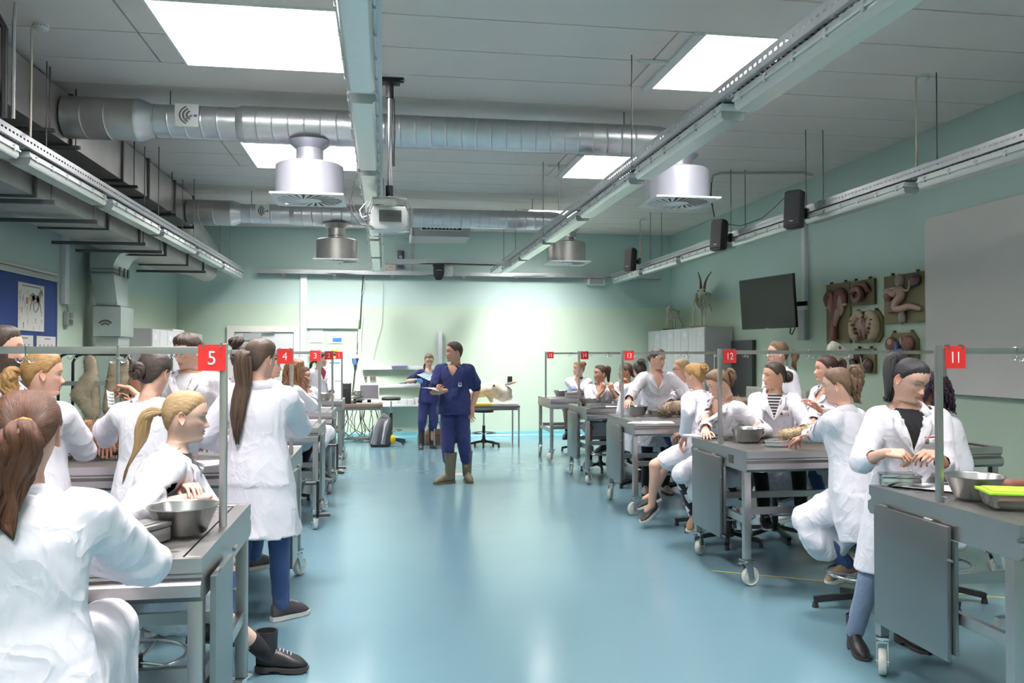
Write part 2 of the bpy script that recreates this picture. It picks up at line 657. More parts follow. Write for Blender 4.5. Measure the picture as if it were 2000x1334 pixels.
def make_lum():
    t = thing('fluorescent_luminaire', 'l', 'light fitting', (0, 0, 0), 0)
    Ln, hw = 1.74, .078
    MB().loft([[(-hw, y, .05), (hw, y, .05), (hw - .008, y, .095), (-hw + .008, y, .095)] for y in (0, Ln)]).build('housing', white_metal, t, bevel=.004)
    prof = [(-hw + .004, .049), (-hw + .006, .012), (-hw + .022, -.006), (hw - .022, -.006), (hw - .006, .012), (hw - .004, .049)]
    pin = [(x * .955, z + .003 if z < .04 else z) for x, z in prof]
    o = MB()
    o.loft([[(x, y, z) for x, z in prof] for y in (.004, Ln - .004)], caps=False, closed=False)
    for y in (.004, Ln - .004):
        o.add([(x, y, z) for x, z in prof], [tuple(range(6))])
    o.build('diffuser', diffuser, t, smooth=40)
    MB().bar((-hw - .004, 0, .05), (-hw - .004, Ln, .05), .008, .012).bar((hw + .004, 0, .05), (hw + .004, Ln, .05), .008, .012).build('gasket', white_plastic, t)
    for x in (-.033, .033):
        MB().cyl((x, .09, .026), (x, Ln - .09, .026), .013, n=8).build('lamp_tube', tube_white, t, smooth=60)
    for k in range(6):
        for s in (-1, 1):
            y = .1 + k * (Ln - .2) / 5
            MB().box(s * hw - .01, y - .012, .032, s * hw + .01, y + .012, .075).build('clip', zinc, t)
    MB().box(-.02, Ln * .25, .095, .02, Ln * .25 + .04, .107).box(-.02, Ln * .75, .095, .02, Ln * .75 + .04, .107).build('hanger', zinc, t)
    return t


lum = make_lum()
first = True
rows = [(-2.70, 'the left tray', 'left'), (-.125, 'the middle tray', 'middle'), (2.09, 'the right aisle tray', 'right'), (4.60, 'the wall side tray', 'wall')]
ordn = ['first', 'second', 'third', 'fourth', 'fifth', 'sixth', 'seventh', 'eighth']
for x, nm, key in rows:
    n_ = 8 if key in ('left', 'wall') else 7
    for k in range(n_):
        y = .90 + 1.925 * k
        o = lum if first else copy_tree(lum)
        first = False
        o.location = (x, y, 3.057)
        tag(o, 'clear covered strip light under %s, %s from the end wall' % (nm, ordn[n_ - 1 - k]), 'light fitting', 'strip lights under ' + nm)

# ------------------------------------------------------------ ventilation ducts


def spiral(m, p0, p1, r, pitch=.13, n=28, ridge=.0035, skew=.35):
    p0, p1 = V(*p0), V(*p1)
    x, y, d = frame_of(p1 - p0)
    L_ = np.linalg.norm(p1 - p0)
    rings = []

    def ring(s, rr):
        return [p0 + d * (s + skew * r * .5 * math.cos(2 * PI * i / n)) * 1.0 + rr * (x * math.cos(2 * PI * i / n) + y * math.sin(2 * PI * i / n)) for i in range(n)]

    def flat(s, rr):
        return [p0 + d * s + rr * (x * math.cos(2 * PI * i / n) + y * math.sin(2 * PI * i / n)) for i in range(n)]
    rings.append(flat(0, r))
    s = pitch
    while s < L_ - pitch * .8:
        rings += [ring(s - .016, r), ring(s - .006, r + ridge * .1), ring(s, r + ridge), ring(s + .006, r + ridge * .1), ring(s + .016, r)]
        s += pitch
    rings.append(flat(L_, r))
    m.loft(rings, caps=True)


def damper_plate(parent, c, s):
    M = Matrix.Translation(c)
    MB().box(c[0] - s, c[1] - .012, c[2] - s, c[0] + s, c[1], c[2] + s).build('damper_plate', white_plastic, parent, bevel=.003)
    gauge = MB()
    for r0, r1 in ((.30, .42), (.5, .62), (.7, .8)):
        a0, a1 = R(120), R(240)
        st = [(a0 + (a1 - a0) * k / 12) for k in range(13)]
        poly = [(c[0] + s * .55 + s * 1.5 * r1 * math.cos(a), c[2] + s * 1.15 * r1 * math.sin(a)) for a in st] + \
               [(c[0] + s * .55 + s * 1.5 * r0 * math.cos(a), c[2] + s * 1.15 * r0 * math.sin(a)) for a in reversed(st)]
        for k in range(12):
            gauge.add([(p[0], c[1] - .0135, p[1]) for p in (poly[k], poly[k + 1], poly[24 - k], poly[25 - k])], [(0, 1, 2, 3)])
    gauge.build('damper_scale', dark_metal, parent)
    MB().box(c[0] + s * .6, c[1] - .015, c[2] - .012, c[0] + s * .85, c[1] - .0125, c[2] + .008).build('damper_pointer', mat('blue_pointer', (.03, .06, .4), .5), parent)
    MB().bar((c[0] + s * .5, c[1] - .02, c[2]), (c[0] - s * .2, c[1] - .02, c[2] - s * .45), .02, .012).build('damper_lever', steel_dark, parent)


def round_duct(label, y, z, xs, r0, r1, xm, end_elbow, ds):
    t = thing('spiral_duct', label, 'duct', (0, y, z), 0, 'round spiral ducts across the room')
    x0, x1 = xs
    m = MB()
    spiral(m, (x0, 0, 0), (x0 + .62, 0, 0), r0 + .02, .2)
    m.build('inlet_section', zinc_dull, t, smooth=40)
    red_ = MB()
    red_.loft([[(x0 + .62 + a, rr * math.cos(2 * PI * i / 28), rr * math.sin(2 * PI * i / 28)) for i in range(28)] for a, rr in ((0, r0 + .024), (.03, r0 + .02), (.13, r1), (.16, r1 + .004))], caps=False)
    red_.build('reducer', zinc, t, smooth=50)
    m = MB()
    spiral(m, (x0 + .78, 0, 0), (xm, 0, 0), r1, .145)
    m.build('damper_section', zinc, t, smooth=40)
    m = MB()
    m.loft([[(xm + a, rr * math.cos(2 * PI * i / 28), rr * math.sin(2 * PI * i / 28)) for i in range(28)] for a, rr in ((0, r1), (.05, r0), (.07, r0 + .004))], caps=False)
    spiral(m, (xm + .07, 0, 0), (-.12, 0, 0), r0, .145)
    m.build('wide_section', zinc, t, smooth=40)
    m = MB()
    spiral(m, (-.12, 0, 0), (x1, 0, 0), r1, .145)
    m.build('long_section', zinc, t, smooth=40)
    if end_elbow:
        m = MB()
        rings = []
        for k in range(9):
            a = PI / 2 * k / 8
            c = V(x1 + .26 * math.sin(a), 0, -.26 * (1 - math.cos(a)))
            u = V(math.sin(a), 0, math.cos(a))
            rings.append([c + r1 * 1.01 * (u * math.cos(2 * PI * i / 24) + V(0, 1, 0) * math.sin(2 * PI * i / 24)) for i in range(24)])
        m.loft(rings)
        m.build('elbow', zinc, t, smooth=50)
    damper_plate(t, (x0 + 1.08, -r1 - .004, .02), ds)
    for rx in (x0 + .9, x1 - .3):
        MB().cyl((rx, 0, r1 - .01), (rx, 0, ZC - z), .005, n=6).build('suspension_rod', dark_metal, t)
    return t


round_duct('large round spiral duct crossing the room over the first diffusers', 8.04, 3.785, (-2.86, 2.68), .17, .15, -1.36, True, .105)
round_duct('round spiral duct farther back near the end wall with two diffusers', 12.8, 3.73, (-2.86, 2.6), .165, .145, -1.40, True, .10)


def diffuser_drum(label, x, y, zt, m, r, zb, plate):
    t = thing('ceiling_diffuser', label, 'air diffuser', (x, y, zb), 0, 'swirl air diffusers under the round ducts')
    h = zt - zb
    MB().lathe([(.21, h + .0), (.17, h - .035), (.128, h - .07)], n=24).build('saddle', m, t, smooth=60)
    MB().lathe([(.128, h - .05), (.128, h - .16), (.134, h - .165), (.134, h - .18), (.128, h - .185), (.128, .33)], n=24).build('neck', m, t, smooth=40)
    MB().lathe([(.12, .345), (r - .02, .335), (r, .32), (r, .02), (r, .012)], n=40).build('drum', m, t, smooth=40)
    p = plate
    q = MB()
    n = 24
    # square plate with a ring of real slots
    ri, ro = p * .34, p * .92
    inner = [(ri * math.cos(2 * PI * (k + .5) / n), ri * math.sin(2 * PI * (k + .5) / n)) for k in range(n)]
    for zz in (0,):
        outer = []
        for k in range(n):
            a = 2 * PI * (k + .5) / n
            s = p / max(abs(math.cos(a)), abs(math.sin(a)))
            outer.append((s * math.cos(a), s * math.sin(a)))
        q.add([(a, b, 0) for a, b in inner], [tuple(reversed(range(n)))])
        mid = [(ro * math.cos(2 * PI * (k + .5) / n), ro * math.sin(2 * PI * (k + .5) / n)) for k in range(n)]
        for k in range(n):
            j = (k + 1) % n
            q.add([(*mid[k], 0), (*outer[k], 0), (*outer[j], 0), (*mid[j], 0)], [(3, 2, 1, 0)])
            # vane between slots, slightly tilted
            tw = .35
            a0, a1 = 2 * PI * (k + .5) / n, 2 * PI * (k + 1.08) / n
            q.add([(ri * math.cos(a0), ri * math.sin(a0), 0), (ro * math.cos(a0 + tw), ro * math.sin(a0 + tw), 0),
                   (ro * math.cos(a1 + tw), ro * math.sin(a1 + tw), .002), (ri * math.cos(a1), ri * math.sin(a1), .002)], [(3, 2, 1, 0)])
        for cx, cy in ((1, 1), (1, -1), (-1, 1), (-1, -1)):
            pass
    q.box(-p, -p, .001, p, -p + .012, .018).box(-p, p - .012, .001, p, p, .018).box(-p, -p + .012, .001, -p + .012, p - .012, .018).box(p - .012, -p + .012, .001, p, p - .012, .018)
    cs = [(p, p), (-p, p), (-p, -p), (p, -p)]
    q.build('swirl_plate', white_metal, t)
    MB().lathe([(.001, .03), (r - .01, .03)], n=24).build('dark_plenum', black_metal, t)
    return t


diffuser_drum('bright aluminium drum diffuser with square swirl plate, left of the projector', -.70, 8.04, 3.64, alu, .315, 3.085, .33)
diffuser_drum('bright aluminium drum diffuser with square swirl plate, behind the right tray', 2.94, 8.04, 3.64, alu, .315, 3.16, .33)
diffuser_drum('dull steel drum diffuser hanging on the far duct left of the middle tray', -.71, 12.8, 3.6, zinc_dull, .305, 3.03, .33)
diffuser_drum('dull steel drum diffuser hanging below the far duct, right of the aisle', 2.84, 12.8, 3.6, zinc_dull, .305, 3.06, .33)

# square ducts on the left
t = thing('square_duct', 'long square sheet metal duct under the ceiling along the left wall', 'duct', (-3.22, 0, 3.785))
ed = [-2.5, -.6, 1.2, 3.0, 4.85, 6.6, 8.2, 9.72, 10.75, 12.05, 13.2]
for a, b in zip(ed[:-1], ed[1:]):
    m = MB().box(-.34, a + .01, -.22, .34, b - .01, .235)
    m.build('duct_section', zinc_dull, t)
    f = MB().box(-.365, b - .028, -.245, .365, b + .006, -.205).box(-.365, b - .028, .2, .365, b + .006, .255)
    f.box(.325, b - .028, -.205, .365, b + .006, .2).box(-.365, b - .028, -.205, -.325, b + .006, .2)
    f.build('flange', dark_metal, t)
for y in (6.6, 7.5, 8.1, 9.9, 11.6):
    f = MB().bar((-.4, y, -.26), (.46, y, -.26), .04, .03)
    f.cyl((.42, y, -.28), (.42, y, .28), .006, n=6)
    f.build('support_bar', dark_metal, t)
m = MB()
rings = []
for k in range(34):
    u = k / 33
    c = V(-.05 + .05 * u, 13.2 + 2.25 * u, .0 - .55 * u * u * .6)
    rr = .26 + (.006 if k % 2 else -.006)
    rings.append([c + rr * V(math.cos(2 * PI * i / 20), 0, math.sin(2 * PI * i / 20)) for i in range(20)])
for k in range(1, 14):
    a = PI * .5 * k / 13
    c = V(0, 15.45 + .3 * math.sin(a), -.33 - .3 * (1 - math.cos(a)))
    rr = .26 + (.006 if k % 2 else -.006)
    rings.append([c + rr * (V(1, 0, 0) * math.cos(2 * PI * i / 20) + V(0, math.sin(a), math.cos(a)) * math.sin(2 * PI * i / 20)) for i in range(20)])
m.loft(rings)
m.build('flexible_section', zinc_dull, t, smooth=60)

t = thing('square_duct', 'lower square sheet metal duct ending in a round bend by the end wall', 'duct', (-3.22, 0, 3.10))
ed = [-2.5, -.6, 1.4, 3.4, 5.5, 7.45, 9.3, 10.45, 11.65, 12.9, 14.0]
for a, b in zip(ed[:-1], ed[1:]):
    MB().box(-.33, a + .01, -.14, .32, b - .01, .14).build('duct_section', zinc_dull, t)
    f = MB().box(-.35, b - .024, -.16, .345, b + .006, -.13).box(-.35, b - .024, .13, .345, b + .006, .16)
    f.box(.31, b - .024, -.13, .345, b + .006, .13).box(-.35, b - .024, -.13, -.325, b + .006, .13)
    f.build('flange', dark_metal, t)
for y in (5.0, 7.5, 8.55, 10.2, 10.95, 13.5):
    f = MB().bar((-.55, y, -.185), (.47, y, -.185), .04, .035)
    f.cyl((.44, y, -.2), (.44, y, .2), .006, n=6)
    f.build('support_bar', dark_metal, t)
m = MB()
rings = [[V(.32 * sgn[0], 14.0, .14 * sgn[1]) if 0 else V(.0, 14.0, 0) + V(.32 * max(-1, min(1, 1.4 * math.cos(2 * PI * i / 24))), 0, .14 * max(-1, min(1, 1.4 * math.sin(2 * PI * i / 24)))) for i in range(24)]]
for y, r in ((14.35, .17), (15.3, .18)):
    rings.append([V(.1, y, .0) + r * V(math.cos(2 * PI * i / 24), 0, math.sin(2 * PI * i / 24)) for i in range(24)])
for k in range(1, 9):
    a = PI / 2 * k / 8
    c = V(.1, 15.3 + .32 * math.sin(a), .32 * (1 - math.cos(a)))
    rings.append([c + .18 * (V(1, 0, 0) * math.cos(2 * PI * i / 24) + V(0, -math.sin(a), math.cos(a)) * math.sin(2 * PI * i / 24)) for i in range(24)])
m.loft(rings)
m.build('round_bend', zinc_dull, t, smooth=60)

pale_duct = mat('pale_duct_sheet', (0.50, 0.56, 0.54), 0.4, 0.6, noise=.12, nscale=4)
t = thing('duct_riser', 'square riser duct with damper box beside the blue board on the left wall', 'duct', (-3.6, 11.7, 0))


def sq(x0, x1, y0, y1, z):
    return [(x0, y0, z), (x1, y0, z), (x1, y1, z), (x0, y1, z)]


MB().loft([sq(-.10, .18, -.24, .24, 0.02), sq(-.10, .18, -.24, .24, 1.86)]).build('lower_duct', pale_duct, t, bevel=.006)
MB().loft([sq(-.12, .22, -.28, .28, 1.865), sq(-.12, .22, -.28, .28, 2.25)]).build('damper_box', pale_duct, t, bevel=.006)
MB().loft([sq(-.10, .16, -.22, .22, 2.255), sq(-.17, .12, -.26, .36, 2.70)]).build('tapered_duct', pale_duct, t, bevel=.004)
rings = [sq(-.17, .12, -.26, .36, 2.705), sq(-.17, .12, -.26, .36, 2.80)]
rings += [sq(-.17, .12 + .12 * (1 - math.cos(R(a))) + .02, -.26, .38, 2.80 + .16 * math.sin(R(a))) for a in (30, 60, 90)]
MB().loft(rings).build('curved_top', pale_duct, t, smooth=40)
for z, (a, b, c_, d_) in ((1.855, (-.13, .21, -.27, .27)), (2.245, (-.13, .21, -.27, .27)), (2.68, (-.19, .14, -.28, .38)), (2.73, (-.19, .14, -.28, .38))):
    MB().box(a, c_, z, b, d_, z + .02).build('flange', steel_dark, t)
g_ = MB()
for r0, r1 in ((.05, .07), (.085, .11)):
    for k in range(8):
        a, b = R(40 + 100 * k / 8), R(40 + 100 * (k + 1) / 8)
        g_.add([(.03 + r * math.cos(q_), -.2815, 1.97 + r * math.sin(q_)) for r, q_ in ((r0, a), (r1, a), (r1, b), (r0, b))], [(0, 1, 2, 3)])
g_.build('damper_scale', dark_metal, t)
c_ = MB()
for x, y in ((.165, -.1), (.165, .1), (.165, .25)):
    c_.box(x - .02, y - .03, 2.66, x, y + .03, 2.78)
c_.build('clip', steel_dark, t)

# ------------------------------------------------------------ projector on its pole
t = thing('projector', 'white ceiling projector in a wire cage on a chrome pole above the aisle', 'projector', (.045, 7.4, 2.70))
p = MB().cyl((0, 0, .36), (0, 0, 1.24), .021, n=14)
p.build('pole', chrome, t, smooth=50)
p = MB().box(-.09, -.06, 1.33, .09, .06, 1.365)
for s in (-1, 1):
    for q in (-1, 1):
        p.bar((0, 0, 1.35), (s * .12, q * .05, 1.365), .03, .012)
p.cyl((0, 0, 1.2), (0, 0, 1.335), .036, n=12)
p.build('ceiling_mount', black_metal, t)
MB().cyl((0, 0, .305), (0, 0, .42), .034, n=14).build('swivel_joint', black_metal, t, smooth=50)
MB().tube([(.035, .01, 1.2), (.04, .01, .9), (.034, .01, .7), (.036, .01, .6)], .011).build('pole_cable', black_rubber, t)
body = MB()
sec = [(-.165, .05), (-.165, .17), (-.14, .225), (.14, .225), (.165, .17), (.165, .05), (.13, .02), (-.13, .02)]
body.loft([[(x * s, y, z if z < .2 else z - dz) for x, z in sec] for y, s, dz in ((-.12, .94, .02), (-.10, 1, 0), (.14, 1, 0), (.16, .95, .02))])
body.build('body', white_plastic, t, bevel=.006)
gr = MB()
for k in range(11):
    z = .085 + k * .0095
    gr.box(-.09, -.128, z, .10, -.121, z + .004)
gr.build('vent_grille', dark_metal, t)
MB().lathe([(.034, 0), (.034, .03), (.028, .034), (.001, .02)], n=18).build('lens', black_plastic, t).matrix_local = Matrix.Translation((.09, .16, .12)) @ Matrix.Rotation(-PI / 2, 4, 'X')
cg = MB()
for y in (-.135, .175):
    cg.tube([(-.185, y, .2), (-.19, y, .05), (-.17, y, -.005), (0, y, -.012), (.17, y, -.005), (.19, y, .05), (.185, y, .2), (.15, y, .275), (0, y, .3), (-.15, y, .275), (-.185, y, .2)], .0065)
for x in (-.188, .188):
    cg.tube([(x, -.135, .2), (x, .175, .2)], .0055).tube([(x, -.135, .04), (x, .175, .04)], .0055)
cg.box(-.15, -.12, .285, .15, .16, .297)
cg.build('cage', steel, t)
cb = MB()
cb.tube([(-.14, -.05, .12), (-.22, -.03, .10), (-.30, 0, .19), (-.335, .02, .31), (-.31, .02, .46), (-.27, .02, .56)], .006)
cb.tube([(-.15, -.05, .05), (-.25, -.03, .07), (-.33, 0, .18), (-.35, .02, .30)], .007)
cb.build('signal_cable', black_rubber, t)
MB().tube([(-.15, -.04, .16), (-.24, -.02, .13), (-.26, 0, .20), (-.20, .02, .28), (-.1, .03, .31)], .005).build('power_cable', white_plastic, t)

# air conditioner near the end wall
t = thing('air_conditioner', 'grey ceiling air conditioner with dark outlet slot near the end wall', 'air conditioner', (.98, 14.3, 3.66))
m = MB().loft([[(-.5, y, 0 if y > -.0 else 0.0), (.5, y, 0), (.5, y, .22), (-.5, y, .22)] for y in (0, .9)])
m.build('casing', mat('aircon_grey', (.40, .40, .39), .45), t, bevel=.012)
MB().box(-.36, -.02, .10, .36, -.001, .19).build('outlet_frame', white_plastic, t, bevel=.004)
q = MB().box(-.34, -.026, .115, .34, -.0205, .178)
q.build('outlet', black_plastic, t)
q = MB()
for k in range(9):
    q.box(-.28 + k * .065, -.03, .125, -.24 + k * .065, -.0265, .168)
q.build('louvre', grey_plastic, t)
for x, y in ((-.4, .1), (.4, .1), (-.4, .8), (.4, .8)):
    MB().cyl((x, y, .21), (x, y, ZC - 3.66), .006, n=6).build('suspension_rod', dark_metal, t)
MB().box(-.53, -.01, -.01, -.502, .9, .225).build('end_cap', white_plastic, t, bevel=.006)

# loudspeakers on the wall side tray


def make_speaker():
    t = thing('loudspeaker', 'x', 'loudspeaker')
    m = MB()
    rings = []
    for x, sc, z in ((-.10, .8, 0), (-.085, .98, 0), (-.02, 1, 0), (.05, .72, 0), (.075, .45, 0)):
        rings.append([(x, y * sc, zz * (1 if x < 0 else .6 + .4 * sc)) for y, zz in ((-.10, -.19), (-.075, -.205), (.075, -.205), (.10, -.19), (.10, .19), (.075, .205), (-.075, .205), (-.10, .19))])
    m.loft(rings)
    m.build('cabinet', black_plastic, t, smooth=35)
    MB().loft([[(x, y * s, z * s) for y, z in ((-.088, -.18), (.088, -.18), (.088, .18), (-.088, .18))] for x, s in ((-.101, 1), (-.112, .96))]).build('grille', mat('speaker_cloth', (.03, .03, .032), .8, bump=.3, bscale=300), t, bevel=.004)
    MB().box(-.1135, -.02, -.135, -.112, .02, -.128).build('logo_bar', white_paint, t)
    MB().bar((.07, 0, 0), (.16, 0, -.01), .05, .06).bar((.16, -.03, -.05), (.16, -.03, .06), .05, .04).build('bracket', black_metal, t)
    return t


sp = make_speaker()
for i, (px, py, y, yaw, wd) in enumerate(((1555, 412, 8.42, 38, 'hung at the tray nearest the whiteboard'), (1408, 461, 10.4, 30, 'second from the whiteboard'), (1234, 508, 14.2, 30, 'nearest the end wall'))):
    o = sp if i == 0 else copy_tree(sp)
    p = atX(px, py, 4.36)
    o.location = (4.36, p[1], p[2])
    o.rotation_euler = (0, R(6), R(yaw))
    tag(o, 'black wall loudspeaker on the right tray, ' + wd, 'loudspeaker', 'black loudspeakers along the right tray')
tag(MB().tube([(4.35, 8.5, 3.36), (4.4, 8.9, 3.3), (4.5, 9.4, 3.27), (4.5, 10.0, 3.27), (4.4, 10.4, 3.36)], .006).build('speaker_cable', black_rubber), 'thin black cable between the two nearest loudspeakers', 'cable')
t = thing('ceiling_conduit', 'bent grey conduit under the ceiling dropping a cable to a loudspeaker', 'conduit')
MB().tube([(5.60, 10.2, 4.0), (5.45, 10.2, 4.03), (4.4, 10.4, 4.03), (4.3, 10.42, 4.0), (4.28, 10.42, 3.9)], .018, 8).build('pipe', grey_plastic, t)
MB().tube([(4.28, 10.42, 3.9), (4.27, 10.42, 3.7), (4.32, 10.42, 3.45)], .009).build('cable', black_rubber, t)

for x, y, wd, drop in ((-2.51, 6.55, 'over the left tray', True), (4.66, 6.6, 'near the right wall', True), (4.61, 14.35, 'in the far right corner', True)):
    t = thing('smoke_detector', 'round white smoke detector on the ceiling ' + wd, 'smoke detector', (x, y, ZC), 0, 'smoke detectors')
    MB().lathe([(.001, 0), (.052, 0), (.055, -.012), (.055, -.03), (.046, -.045), (.03, -.052), (.001, -.053)], n=24).build('housing', white_plastic, t, smooth=50)
    v_ = MB()
    for k in range(16):
        a = 2 * PI * k / 16
        v_.box(-.003, -.001, -.004, .003, .001, .004, Matrix.Translation((.0545 * math.cos(a), .0545 * math.sin(a), -.022)) @ Matrix.Rotation(a + PI / 2, 4, 'Z'))
    v_.build('vent_slots', dark_metal, t)
    MB().tube([(-.05, 0, -.01), (-.065, 0, -.04), (-.063, 0, -.4), (-.066, 0, -.84)], .008).build('cable', mat('beige_cable', (.55, .48, .38), .6), t)
t = thing('cable_drop', 'thick black and grey cables bending from the ceiling at the upper left corner', 'cable')
MB().tube([(-2.95, 5.2, 4.05), (-2.80, 5.9, 4.04), (-2.62, 6.05, 3.98), (-2.56, 6.08, 3.85), (-2.56, 6.08, 3.24)], .022).build('black_cable', black_rubber, t)
MB().tube([(-2.5, 6.1, 4.04), (-2.51, 6.1, 3.9), (-2.51, 6.1, 3.24)], .012).build('grey_cable', grey_plastic, t)

# camera dome, charger, emergency light at the end wall
t = thing('security_camera', 'black pan and tilt camera hanging from the short bridging tray', 'camera', (.84, 12.95, 2.87))
MB().box(-.09, -.05, .13, .09, .05, .165).build('mount', black_plastic, t, bevel=.005)
MB().loft([[(s * .085 * math.cos(2 * PI * i / 20), s * .08 * math.sin(2 * PI * i / 20), z) for i in range(20)] for z, s in ((-.08, .45), (-.05, .75), (.0, .95), (.06, 1), (.12, .95))]).build('camera_head', black_plastic, t, smooth=50)
MB().tube([(-.05, -.078, .055), (-.03, -.084, .065), (.03, -.084, .065), (.05, -.078, .055)], .006).build('rim', chrome, t)
t = thing('access_point', 'small white rounded wireless box beside the black camera', 'network box', (1.0, 13.02, 2.94))
MB().loft([[(s * .075 * math.copysign(abs(math.cos(a)) ** .5, math.cos(a)), y, s * .085 * math.copysign(abs(math.sin(a)) ** .5, math.sin(a))) for a in [2 * PI * i / 24 for i in range(24)]] for y, s in ((-.025, .9), (-.018, 1), (.02, 1))]).build('housing', white_plastic, t, smooth=45)
MB().lathe([(.004, 0), (.012, 0)], n=12).build('emblem_ring', grey_plastic, t).matrix_local = Matrix.Translation((0, -.0255, 0)) @ Matrix.Rotation(PI / 2, 4, 'X')
t = thing('wall_charger', 'dark blue upright device above the end wall tray', 'electrical box', (.32, YB, 3.36))
MB().box(-.065, -.09, -.03, .065, -.002, .30).build('housing', mat('navy_plastic', (.03, .035, .07), .4), t, bevel=.01)
MB().box(-.04, -.094, .03, .04, -.0905, .12).build('label', mat('blue_label', (.03, .08, .42), .5), t)
MB().box(-.03, -.097, .075, .03, -.0945, .10).build('label_print', white_paint, t)
MB().lathe([(.012, 0), (.028, 0)], n=16).build('dial', white_paint, t).matrix_local = Matrix.Translation((0, -.0915, .17)) @ Matrix.Rotation(PI / 2, 4, 'X')
t = thing('junction_box', 'pale flat junction box left of the dark blue device', 'electrical box', (.13, YB, 3.30))
MB().box(-.10, -.06, -.06, .10, -.002, .10).build('housing', mat('pinkish_grey', (.52, .47, .44), .5), t, bevel=.006)
MB().box(-.04, -.062, .03, .04, -.0605, .04).build('vent', dark_metal, t)
t = thing('emergency_light', 'small rectangular emergency light under the end wall tray at the right', 'light fitting', (4.24, YB - .06, 3.03))
MB().box(-.18, -.06, 0, .18, .058, .14).build('housing', white_plastic, t, bevel=.008)
MB().box(-.14, -.072, .015, .14, -.061, .115).build('lens', diffuser, t, bevel=.004)
tag(MB().box(.53, YB - .05, 3.2, .57, YB - .002, 4.0).build('wall_trunking', grey_plastic, bevel=.004), 'narrow grey conduit rising to the ceiling right of the dark blue device', 'cable trunking')
hk = MB()
for i_, x in enumerate((-1.9, -.95, .15, 1.55, 2.6, 4.15)):
    b_ = MB().box(-.03, -.14, -.015, .03, -.002, 0).box(-.03, -.012, -.10, .03, -.002, -.015).build('tray_bracket', zinc)
    b_.location = (x, YB, 3.165)
    tag(b_, 'small angle bracket under the end wall tray, %s from the door side' % ordn[i_], 'bracket', 'brackets under the end wall tray')
# ------------------------------------------------------------ dissection tables
TL, TW, TH = 1.99, 1.04, 0.95


